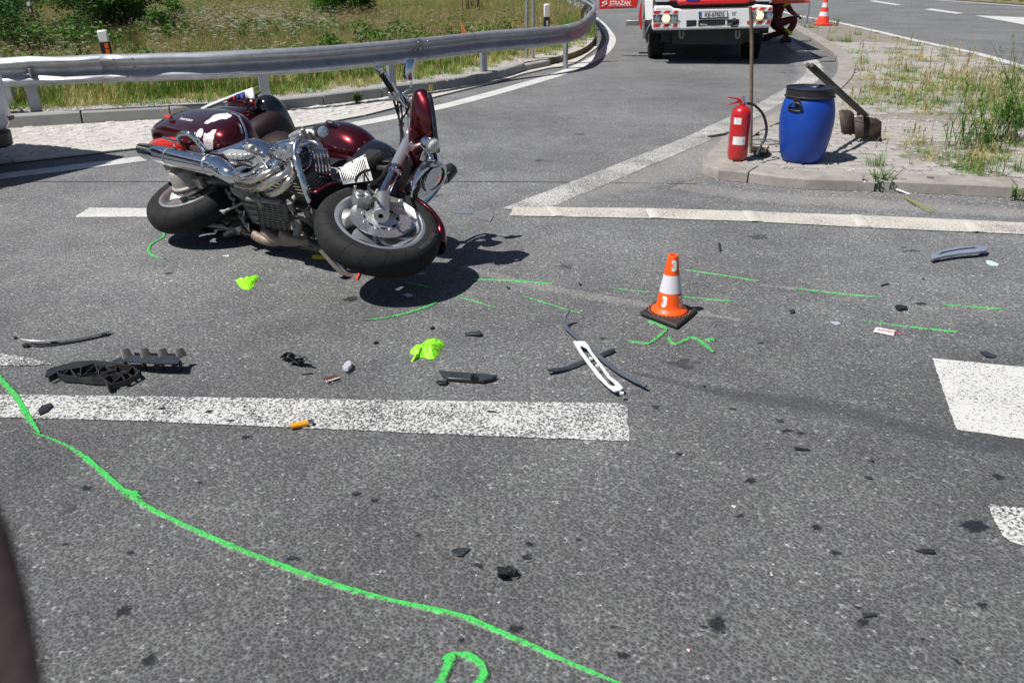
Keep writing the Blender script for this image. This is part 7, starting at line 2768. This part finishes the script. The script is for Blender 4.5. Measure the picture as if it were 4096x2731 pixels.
# ============================================================ VEGETATION
def leaf_mat(name, cols, scale=.35, rough=.6, trans=.25):
    m = bpy.data.materials.new(name)
    t = NT(m)
    g = t.n('NewGeometry').outputs['Position']
    oi = t.n('ObjectInfo').outputs['Random']
    n1 = t.noise(g, scale, 4, .6)
    n2 = t.noise(g, 3.0, 3, .6)
    f = t.val('ADD', t.val('MULTIPLY', n1, .85), t.val('MULTIPLY', t.val('SUBTRACT', oi, .5), .35))
    f = t.val('ADD', f, t.val('MULTIPLY', t.val('SUBTRACT', n2, .5), .5), True)
    c = t.ramp(f, [(p, q) for p, q in cols])
    t.l(c, t.b.inputs['Base Color'])
    t.b.inputs['Roughness'].default_value = rough
    t.b.inputs['Specular IOR Level'].default_value = .25
    tr = t.n('BsdfTranslucent')
    t.l(c, tr.inputs[0])
    mx = t.n('MixShader')
    mx.inputs[0].default_value = trans
    t.l(t.b.outputs[0], mx.inputs[1])
    t.l(tr.outputs[0], mx.inputs[2])
    t.l(mx.outputs[0], t.t.nodes['Material Output'].inputs[0])
    return m


M['grass_mix'] = leaf_mat('meadow_grass', [(.32, (.08, .19, .022)), (.48, (.17, .31, .045)), (.58, (.29, .38, .08)), (.66, (.50, .47, .17)), (.76, (.64, .54, .26))], .42)
M['grass_green'] = leaf_mat('green_grass', [(.28, (.07, .18, .02)), (.42, (.16, .29, .035)), (.50, (.34, .37, .10)), (.60, (.58, .50, .23))], .8)
M['straw'] = leaf_mat('straw', [(.3, (.36, .27, .13)), (.7, (.48, .38, .20))], .5)
M['rusty_grass'] = leaf_mat('rusty_seed_heads', [(.3, (.10, .05, .03)), (.7, (.22, .12, .06))], .7)
M['leaf_dark'] = leaf_mat('dark_leaf', [(.3, (.022, .075, .012)), (.7, (.06, .14, .025))], 2.0)
M['leaf_mid'] = leaf_mat('mid_leaf', [(.3, (.06, .15, .02)), (.7, (.13, .24, .04))], 2.0)
M['leaf_light'] = leaf_mat('light_leaf', [(.3, (.10, .17, .03)), (.7, (.20, .26, .06))], 2.0)
M['flower_white'] = leaf_mat('white_umbel', [(.3, (.55, .55, .50)), (.7, (.70, .68, .64))], 3.0)
M['bark'] = mat('bark', (.06, .045, .035), .9, var=.3, bump=.5)


def blade(b, base, h, w_, lean, ang, bend=.5, segs=3):
    d = np.array([math.cos(ang), math.sin(ang), 0])
    s = np.array([-d[1], d[0], 0]) * w_ / 2
    n0 = len(b.v)
    for i in range(segs + 1):
        u = i / segs
        c = np.asarray(base) + np.array([0, 0, h * u * (1 - .25 * bend * u * lean)]) + d * lean * h * (u ** (1 + bend))
        if i < segs:
            b.v += [tuple(c - s * (1 - u * .6)), tuple(c + s * (1 - u * .6))]
        else:
            b.v.append(tuple(c))
    for i in range(segs - 1):
        b.f.append((n0 + 2 * i, n0 + 2 * i + 1, n0 + 2 * i + 3, n0 + 2 * i + 2))
        b.m.append(b.cur)
    b.f.append((n0 + 2 * segs - 2, n0 + 2 * segs - 1, n0 + 2 * segs))
    b.m.append(b.cur)


def raw(b, name, mats):
    me = bpy.data.meshes.new(name)
    me.from_pydata(b.v, [], b.f)
    for m in mats:
        me.materials.append(m)
    me.polygons.foreach_set('material_index', b.m)
    return bpy.data.objects.new(name, me)


def tuft(seed, n, rad, h0, h1, w_, mats, heads=0, headm=1, lean=.45):
    rr = random.Random(seed)
    b = MB()
    for _ in range(n):
        a, q = rr.uniform(0, 6.28), rad * rr.random() ** .6
        p = (q * math.cos(a), q * math.sin(a), -.02)
        b.cur = 0
        blade(b, p, rr.uniform(h0, h1), w_ * rr.uniform(.6, 1.2), rr.uniform(.05, lean), a + rr.uniform(-1.2, 1.2), rr.uniform(.3, 1.2))
    for _ in range(heads):
        a, q = rr.uniform(0, 6.28), rad * rr.random()
        p = np.array([q * math.cos(a), q * math.sin(a), 0])
        h = h1 * rr.uniform(1.0, 1.45)
        ang, ln = rr.uniform(0, 6.28), rr.uniform(.05, .25)
        b.cur = headm
        blade(b, p, h, w_ * .4, ln, ang, .6)
        tip = p + np.array([math.cos(ang) * ln * h, math.sin(ang) * ln * h, h * .96])
        for k in range(6):
            c = tip - np.array([0, 0, .02 * k])
            an = rr.uniform(0, 6.28)
            blade(b, c, .05, .010, .5, an, .5, 2)
    return b


def umbel(seed, h, mats):
    rr = random.Random(seed)
    b = MB()
    for _ in range(4):
        a = rr.uniform(0, 6.28)
        hh = h * rr.uniform(.6, 1.1)
        b.cur = 0
        p = np.array([rr.uniform(-.12, .12), rr.uniform(-.12, .12), 0])
        ln = rr.uniform(.02, .2)
        blade(b, p, hh, .008, ln, a, .4)
        tip = p + np.array([math.cos(a) * ln * hh, math.sin(a) * ln * hh, hh * .98])
        b.cur = 1
        for k in range(16):
            q = rr.uniform(0, 6.28)
            r_ = .055 * rr.random() ** .5
            c = tip + np.array([r_ * math.cos(q), r_ * math.sin(q), rr.uniform(-.012, .012)])
            s = .010
            n0 = len(b.v)
            b.v += [tuple(c + (-s, -s, 0)), tuple(c + (s, -s, .003)), tuple(c + (s, s, 0)), tuple(c + (-s, s, .003))]
            b.f.append((n0, n0 + 1, n0 + 2, n0 + 3))
            b.m.append(1)
    for _ in range(12):
        b.cur = 0
        blade(b, (rr.uniform(-.1, .1), rr.uniform(-.1, .1), 0), h * rr.uniform(.2, .5), .02, .5, rr.uniform(0, 6.28))
    return b


def leafy(seed, n, rad, h, ls, shape=1.0):
    """leaves through a rounded volume on a few stems"""
    rr = random.Random(seed)
    b = MB()
    cl = [(np.array([rr.gauss(0, rad * .42), rr.gauss(0, rad * .42), h * rr.uniform(.25, .92)]), rr.uniform(.35, .6) * rad) for _ in range(10)]
    for _ in range(n):
        c, r_ = rr.choice(cl)
        v = np.array([rr.gauss(0, 1), rr.gauss(0, 1), rr.gauss(0, 1)])
        v = v / np.linalg.norm(v) * r_ * rr.random() ** .4
        p = c + v
        if p[2] < .02:
            continue
        t = np.array([rr.gauss(0, 1), rr.gauss(0, 1), rr.gauss(0, .6)])
        t /= np.linalg.norm(t)
        s = np.cross(t, [rr.gauss(0, 1), rr.gauss(0, 1), rr.gauss(0, 1)])
        s /= np.linalg.norm(s)
        L = ls * rr.uniform(.6, 1.3)
        n0 = len(b.v)
        b.v += [tuple(p), tuple(p + t * L * .5 + s * L * .28), tuple(p + t * L), tuple(p + t * L * .5 - s * L * .28)]
        b.f.append((n0, n0 + 1, n0 + 2, n0 + 3))
        b.m.append(0)
    return b


def scatter(name, protos, pts, label, cat):
    """points -> instances of the prototype meshes through geometry nodes, one object"""
    coll = bpy.data.collections.new(name + '_kinds')
    for i, p in enumerate(protos):
        p.name = '%s_%02d' % (name, i)
        coll.objects.link(p)
    me = bpy.data.meshes.new(name)
    me.from_pydata([tuple(p[0]) for p in pts], [], [])
    a = me.attributes.new('rot', 'FLOAT_VECTOR', 'POINT')
    a.data.foreach_set('vector', [c for p in pts for c in (p[3] if len(p) > 3 else 0, 0, p[1])])
    a = me.attributes.new('scl', 'FLOAT', 'POINT')
    a.data.foreach_set('value', [p[2] for p in pts])
    o = bpy.data.objects.new(name, me)
    COL.objects.link(o)
    ng = bpy.data.node_groups.new(name, 'GeometryNodeTree')
    ng.interface.new_socket('Geometry', in_out='INPUT', socket_type='NodeSocketGeometry')
    ng.interface.new_socket('Geometry', in_out='OUTPUT', socket_type='NodeSocketGeometry')
    gi, go = ng.nodes.new('NodeGroupInput'), ng.nodes.new('NodeGroupOutput')
    ci = ng.nodes.new('GeometryNodeCollectionInfo')
    ci.inputs['Collection'].default_value = coll
    ci.inputs['Separate Children'].default_value = True
    ci.inputs['Reset Children'].default_value = True
    ip = ng.nodes.new('GeometryNodeInstanceOnPoints')
    ip.inputs['Pick Instance'].default_value = True
    na = ng.nodes.new('GeometryNodeInputNamedAttribute')
    na.data_type = 'FLOAT_VECTOR'
    na.inputs['Name'].default_value = 'rot'
    nb = ng.nodes.new('GeometryNodeInputNamedAttribute')
    nb.data_type = 'FLOAT'
    nb.inputs['Name'].default_value = 'scl'
    L = ng.links.new
    L(gi.outputs[0], ip.inputs['Points'])
    L(ci.outputs[0], ip.inputs['Instance'])
    L([q for q in na.outputs if q.enabled][0], ip.inputs['Rotation'])
    L([q for q in nb.outputs if q.enabled][0], ip.inputs['Scale'])
    L(ip.outputs[0], go.inputs[0])
    md = o.modifiers.new('scatter', 'NODES')
    md.node_group = ng
    return tag(o, label, cat, kind='stuff')


rr = random.Random(99)
kline = [np.array(p) for p in list(kb) + list(kf)]
def kdist(x, y):
    return min((x - q[0]) ** 2 + (y - q[1]) ** 2 for q in kline[::3]) ** .5
fpoly = field_poly
tall = [raw(tuft(i, 46, .16, .22, .55, .012, None, heads=6), 'g', [M['grass_mix'], M['straw']]) for i in range(5)]
low = [raw(tuft(20 + i, 46, .13, .06, .22, .010, None, heads=1, lean=.7), 'g', [M['grass_green'], M['straw']]) for i in range(4)]
rust = [raw(tuft(40 + i, 40, .18, .3, .75, .011, None, heads=12), 'g', [M['grass_mix'], M['rusty_grass']]) for i in range(3)]
umb = [raw(umbel(60 + i, .75, None), 'g', [M['leaf_mid'], M['flower_white']]) for i in range(4)]
far = [raw(tuft(80 + i, 46, .45, .35, .75, .030, None, heads=8), 'g', [M['grass_mix'], M['straw']]) for i in range(4)]
herb = [raw(leafy(100 + i, 150, .22, .38, .07), 'g', [M['leaf_mid']]) for i in range(4)]

bush_zone = lambda x, y: False
pt_tall, pt_low, pt_rust, pt_umb, pt_far, pt_herb = [], [], [], [], [], []
n_try = 0
while len(pt_tall) < 5200 and n_try < 120000:
    n_try += 1
    y = 8.8 + 22 * rr.random() ** 1.35
    x = rr.uniform(-.68, .2) * y
    if x < -.66 * y - .5 or not inside((x, y), fpoly):
        continue
    d = kdist(x, y)
    patch = noise.noise(Vector((x * .35, y * .35, 1)))
    if d < .28:
        continue
    if d < 1.05:
        if rr.random() < .75 and patch + rr.uniform(-.3, .3) > -.35:
            pt_low.append(((x, y, .12), rr.uniform(0, 6.28), rr.uniform(.5, 1.1)))
        continue
    if d < 1.8:
        pt_low.append(((x, y, .12), rr.uniform(0, 6.28), rr.uniform(.8, 1.6)))
        if rr.random() < .45:
            pt_tall.append(((x, y, .12), rr.uniform(0, 6.28), rr.uniform(.35, .6)))
        continue
    s = rr.uniform(.36, .62) * (1 + .35 * patch)
    if x < -.42 * y and y > 14 and y < 27 and patch > -.35:
        pt_rust.append(((x, y, .12), rr.uniform(0, 6.28), s * .62))
    else:
        pt_tall.append(((x, y, .12), rr.uniform(0, 6.28), s))
    if rr.random() < .10 and patch > 0:
        pt_herb.append(((x, y, .12), rr.uniform(0, 6.28), rr.uniform(.6, 1.3)))
    if rr.random() < .05:
        pt_umb.append(((x, y, .12), rr.uniform(0, 6.28), rr.uniform(.45, .75)))
for _ in range(520):
    fx, fy = rr.gauss(1000, 260), rr.gauss(120, 60)
    if fy > 210 or fy < 5:
        continue
    p = G(fx, fy, .13)
    if inside(p, fpoly):
        pt_umb.append(((p[0], p[1], .12), rr.uniform(0, 6.28), rr.uniform(.55, .85)))
n_try = 0
while len(pt_far) < 7000 and n_try < 60000:
    n_try += 1
    y = rr.uniform(22, 75)
    x = rr.uniform(-.70, .22) * y
    if inside((x, y), fpoly):
        pt_far.append(((x, y, .12), rr.uniform(0, 6.28), rr.uniform(.35, .65)))
# the path stays clear
path_pts = [G(-300, 90, .13), G(0, 68, .13), G(100, 58, .13), G(230, 38, .13)]
pc_ = resample(curve(path_pts, 6), .6)
def offpath(p):
    return min((p[0][0] - q[0]) ** 2 + (p[0][1] - q[1]) ** 2 for q in pc_) > 1.1
pt_tall, pt_rust, pt_far = [p for p in pt_tall if offpath(p)], [p for p in pt_rust if offpath(p)], [p for p in pt_far if offpath(p)]
scatter('tall_grass', tall, pt_tall, 'tall dry and green meadow grass behind the crash barrier', 'grass')
scatter('short_grass', low, pt_low, 'short green grass along the gravel behind the kerb', 'grass')
scatter('rusty_grass', rust, pt_rust, 'reddish brown seeding grass at the upper left', 'grass')
scatter('white_flowers', umb, pt_umb, 'white flowering weeds in the meadow', 'flowers')
scatter('far_grass', far, pt_far, 'meadow grass farther up the field', 'grass')
scatter('meadow_herbs', herb, pt_herb, 'leafy green weeds among the meadow grass', 'weeds')

# far verge grass
pv = []
while len(pv) < 700:
    y = rr.uniform(30, 75)
    x = rr.uniform(.45, .75) * y
    e = A(4096, 27, y)
    p = (x, y, .03)
    # beyond the far road's edge line
    cl_ = min(rv, key=lambda q: abs(q[0] - x))
    q_ = p[0] * RTc + p[1] * FWc + (0 - CAM_H) * UPc
    sx_, sy_ = CX + FPX * q_[0] / q_[2], CY + FPX * q_[1] / q_[2]
    if sx_ > 3450 and sy_ < np.interp(sx_, [3733, 3935, 4096, 4343], [-8, 6, 17, 35]):
        pv.append((p, rr.uniform(0, 6.28), rr.uniform(.5, .9)))
scatter('verge_grass', far, [(q[0], q[1], q[2] * .42) for q in pv], 'dry grass verge beyond the far road', 'grass')

# weeds on the island
iw = []
small = [raw(tuft(200 + i, 36, .08, .04, .13, .006, None, heads=1, lean=1.2), 'g', [M['grass_green'], M['straw']]) for i in range(5)]
wisp = [raw(tuft(220 + i, 7, .06, .12, .32, .004, None, heads=1, lean=.6), 'g', [M['grass_mix'], M['straw']]) for i in range(4)]
ww = []
n_try = 0
while len(iw) < 620 and n_try < 60000:
    n_try += 1
    fx, fy = rr.uniform(3080, 4200), rr.uniform(90, 700)
    p = G(fx, fy, IH)
    if not inside(p, inner):
        continue
    dens = .25 + .9 * noise.noise(Vector((p[0] * .75, p[1] * .75, 9)))
    if fx > 3450 and 200 < fy < 420:
        dens += .45
    if fx > 3850 and fy > 300:
        dens += .5
    if fy > 560 and fx < 3900:
        dens -= .15
    if abs(fx - 3200) < 170 and fy > 330:
        dens -= .4
    if abs(fx - 3470) < 130 and 420 < fy < 650:
        dens -= .5
    if rr.random() < dens:
        iw.append(((p[0], p[1], zi(p[0], p[1]) - .01), rr.uniform(0, 6.28), rr.uniform(.4, 1.1) * (.7 + .05 * p[1])))
        if rr.random() < .16:
            ww.append(((p[0] + .05, p[1], zi(p[0], p[1]) - .01), rr.uniform(0, 6.28), rr.uniform(.5, 1.2)))
scatter('island_weeds', small, iw, 'green and dry grass tufts between the island pavers', 'weeds')
scatter('island_stalks', wisp, ww, 'thin dry stalks standing on the island', 'weeds')


# single plants one can tell apart
def plant(name, base, protos, label, cat, stem=None):
    o = raw(protos, name, [stem or M['leaf_mid'], M['flower_white']])
    COL.objects.link(o)
    o.location = tuple(float(c) for c in base)
    o['label'] = label
    o['category'] = cat
    return o


def weed(seed, h, n, spread, ls):
    r2 = random.Random(seed)
    b = MB()
    for _ in range(n):
        a = r2.uniform(0, 6.28)
        ln = r2.uniform(.1, .6)
        hh = h * r2.uniform(.6, 1)
        p0 = np.array([r2.gauss(0, spread * .15), r2.gauss(0, spread * .15), 0])
        d = np.array([math.cos(a) * ln, math.sin(a) * ln, 1.0])
        pts = [p0 + d * hh * u + np.array([0, 0, -.1 * hh * u * u]) for u in np.linspace(0, 1, 5)]
        b.tube(pts, [.004, .0035, .003, .0025, .001], 4, cap=False)
        for k in range(int(14)):
            u = r2.uniform(.15, 1)
            c = p0 + d * hh * u + np.array([0, 0, -.1 * hh * u * u])
            t = _n(np.array([r2.gauss(0, 1), r2.gauss(0, 1), r2.uniform(0, .8)]))
            s = _n(np.cross(t, [0, 0, 1]))
            L_ = ls * r2.uniform(.5, 1.2)
            n0 = len(b.v)
            b.v += [tuple(c), tuple(c + t * L_ * .5 + s * L_ * .16), tuple(c + t * L_), tuple(c + t * L_ * .5 - s * L_ * .16)]
            b.f.append((n0, n0 + 1, n0 + 2, n0 + 3))
            b.m.append(0)
    return b


plant('weed', V(2022, 437, .0), weed(1, .22, 22, .3, .035), 'green weed growing from the kerb joint at the front of the island', 'plant')
plant('weed', V(2335, 455, .02), weed(2, .12, 10, .1, .03), 'small green weed at the kerb near the right edge', 'plant')
plant('weed', G(4010, 560, IH), weed(3, .62, 60, .9, .06), 'sprawling tall weed bush at the right edge of the island', 'plant')
plant('weed', G(4080, 500, IH), weed(4, .95, 34, .7, .06), 'tallest upright weed at the far right of the island', 'plant')
plant('weed', G(3880, 590, IH), weed(5, .35, 30, .7, .05), 'low spreading weed left of the tall weed bush', 'plant')
plant('weed', G(3500, 660, IH), raw_b := tuft(301, 60, .07, .06, .16, .006, None, heads=2, lean=.8), 'round dry grass tuft on the island in front of the shovels', 'plant', M['grass_green'])
plant('weed', G(3340, 107, IH), weed(7, .35, 14, .3, .05), 'dark bare weed just right of the striped cone', 'plant')
plant('weed', G(1430, 412, .02), weed(8, .12, 16, .1, .07), 'small broad leaved weed at the kerb joint left of the handlebar', 'plant', M['leaf_light'])
plant('weed', G(1725, 368, .02), tuft(302, 22, .03, .08, .26, .008, None, lean=.8), 'grass tuft sprouting at the kerb right of the mirror', 'plant', M['grass_green'])
for (x, y, s_, lab) in ((1310, 255, .8, 'leafy green weed clump in the meadow just behind the barrier centre'), (620, 170, 1.0, 'leafy shrub right of the conifer bush'), (710, 110, 1.1, 'slim darker shrub in the meadow right of the conifer bush'), (50, 235, 1.7, 'dark leafy shrub behind the barrier at the left edge'), (190, 60, .8, 'pale green sapling beside the gravel path')):
    p = G(x, y, GZ)
    o = raw(leafy(int(x), int(900 * s_), .42 * s_, .75 * s_, .075), 'shrub', [M['leaf_mid'] if x != 50 else M['leaf_dark']])
    COL.objects.link(o)
    o.location = tuple(float(c) for c in p)
    tag(o, lab, 'shrub')


def tree(name, base, h, rad, n, ls, m, label, low=.05, pointy=False, seed=0, cat='bush'):
    r2 = random.Random(seed)
    th_ = thing(name, label, cat, base)
    base = np.array(base, float)
    b = MB()
    b.tube([base, base + (.03, 0, h * .4), base + (-.02, .03, h * .85)], [rad * .07, rad * .05, rad * .02], 8)
    tips = []
    for k in range(16):
        a = k * 2.4 + r2.uniform(-.3, .3)
        z0 = h * (.12 + .7 * k / 16)
        rr_ = rad * (1 - .75 * k / 16 if pointy else math.sin(math.pi * (.25 + .65 * k / 16)) * .9)
        t_ = base + np.array([math.cos(a) * rr_, math.sin(a) * rr_, z0 + h * .12])
        b.tube([base + (0, 0, z0), (base + (0, 0, z0) + t_) / 2 + (0, 0, .03), t_], [rad * .03, rad * .02, rad * .008], 5)
        tips.append((base + np.array([0, 0, z0]), t_))
    b.build('trunk', M['bark'], th_)
    b = MB()
    cl = []
    for s0, t_ in tips:
        for u in (.35, .6, .85, 1.0):
            cl.append((s0 + (t_ - s0) * u + np.array([r2.gauss(0, .08), r2.gauss(0, .08), r2.gauss(0, .08)]) * rad, rad * r2.uniform(.14, .30)))
    cl.append((base + np.array([0, 0, h * .95]), rad * .25))
    for k in range(14 if cat == 'bush' else 0):
        a = r2.uniform(0, 6.28)
        q_ = rad * r2.uniform(.2, .95)
        cl.append((base + np.array([q_ * math.cos(a), q_ * math.sin(a), h * r2.uniform(.06, .32)]), rad * r2.uniform(.2, .32)))
    for _ in range(n):
        c, r_ = r2.choice(cl)
        v = np.array([r2.gauss(0, 1), r2.gauss(0, 1), r2.gauss(0, 1)])
        v = v / np.linalg.norm(v) * r_ * r2.random() ** .45
        p = c + v
        if p[2] < base[2] + low:
            continue
        t = _n(np.array([r2.gauss(0, 1), r2.gauss(0, 1), r2.gauss(-.2, .5)]) + v / r_)
        s = _n(np.cross(t, [r2.gauss(0, 1), r2.gauss(0, 1), r2.gauss(0, 1)]))
        L_ = ls * r2.uniform(.6, 1.3)
        n0 = len(b.v)
        b.v += [tuple(p), tuple(p + t * L_ * .5 + s * L_ * .24), tuple(p + t * L_), tuple(p + t * L_ * .5 - s * L_ * .24)]
        b.f.append((n0, n0 + 1, n0 + 2, n0 + 3))
        b.m.append(0)
    o = raw(b, 'crown', [m])
    COL.objects.link(o)
    o.parent = th_
    o.location = tuple(-base)
    return th_


tree('conifer_bush', G(450, 150, GZ), 2.6, 1.35, 26000, .085, M['leaf_dark'], 'dense dark green conifer bush in the meadow at upper left', seed=1)
tree('round_bush', G(1370, 92, GZ), 2.4, 1.2, 20000, .10, M['leaf_mid'], 'round leafy green bush at the top of the meadow', seed=2)
# dark weed spikes
for (x, y, lab) in ((1880, 92, 'dark brown dock stalk in the meadow, the left one'), (1915, 88, 'dark brown dock stalk in the meadow, the right one')):
    r2 = random.Random(int(x))
    b = MB()
    for _ in range(16):
        blade(b, (r2.gauss(0, .09), r2.gauss(0, .09), 0), r2.uniform(.6, 1.1), .035, r2.uniform(.02, .2), r2.uniform(0, 6.28), .4)
    o = raw(b, 'dock_stalk', [mat('dark_dock', (.045, .02, .014), .9)])
    COL.objects.link(o)
    o.location = tuple(float(c) for c in G(x, y, GZ))
    tag(o, lab, 'plant', 'dock stalks in the meadow')
# woodland at the far upper left that shades the path
for k, (x, y, h, r_, lab) in enumerate([(-420, 66, 6.5, 3.0, 'dark tree beyond the path, farthest left'), (-120, 44, 7.5, 3.4, 'dark tree behind the gravel path at the left corner'), (60, 28, 7.0, 3.2, 'dark tree shading the path behind the small white post'), (215, 16, 7.0, 3.0, 'dark tree left of the conifer bush at the top edge'), (380, 4, 6.0, 2.8, 'dark tree behind the conifer bush'), (-20, 118, 1.6, .8, 'small bright bush at the far left below the path')]):
    tree('tree', G(x, y, GZ), h, r_, 12000 if k < 5 else 4000, .26 if k < 5 else .08, M['leaf_dark'] if k < 5 else M['leaf_mid'], lab, seed=30 + k, cat='tree', low=.02)
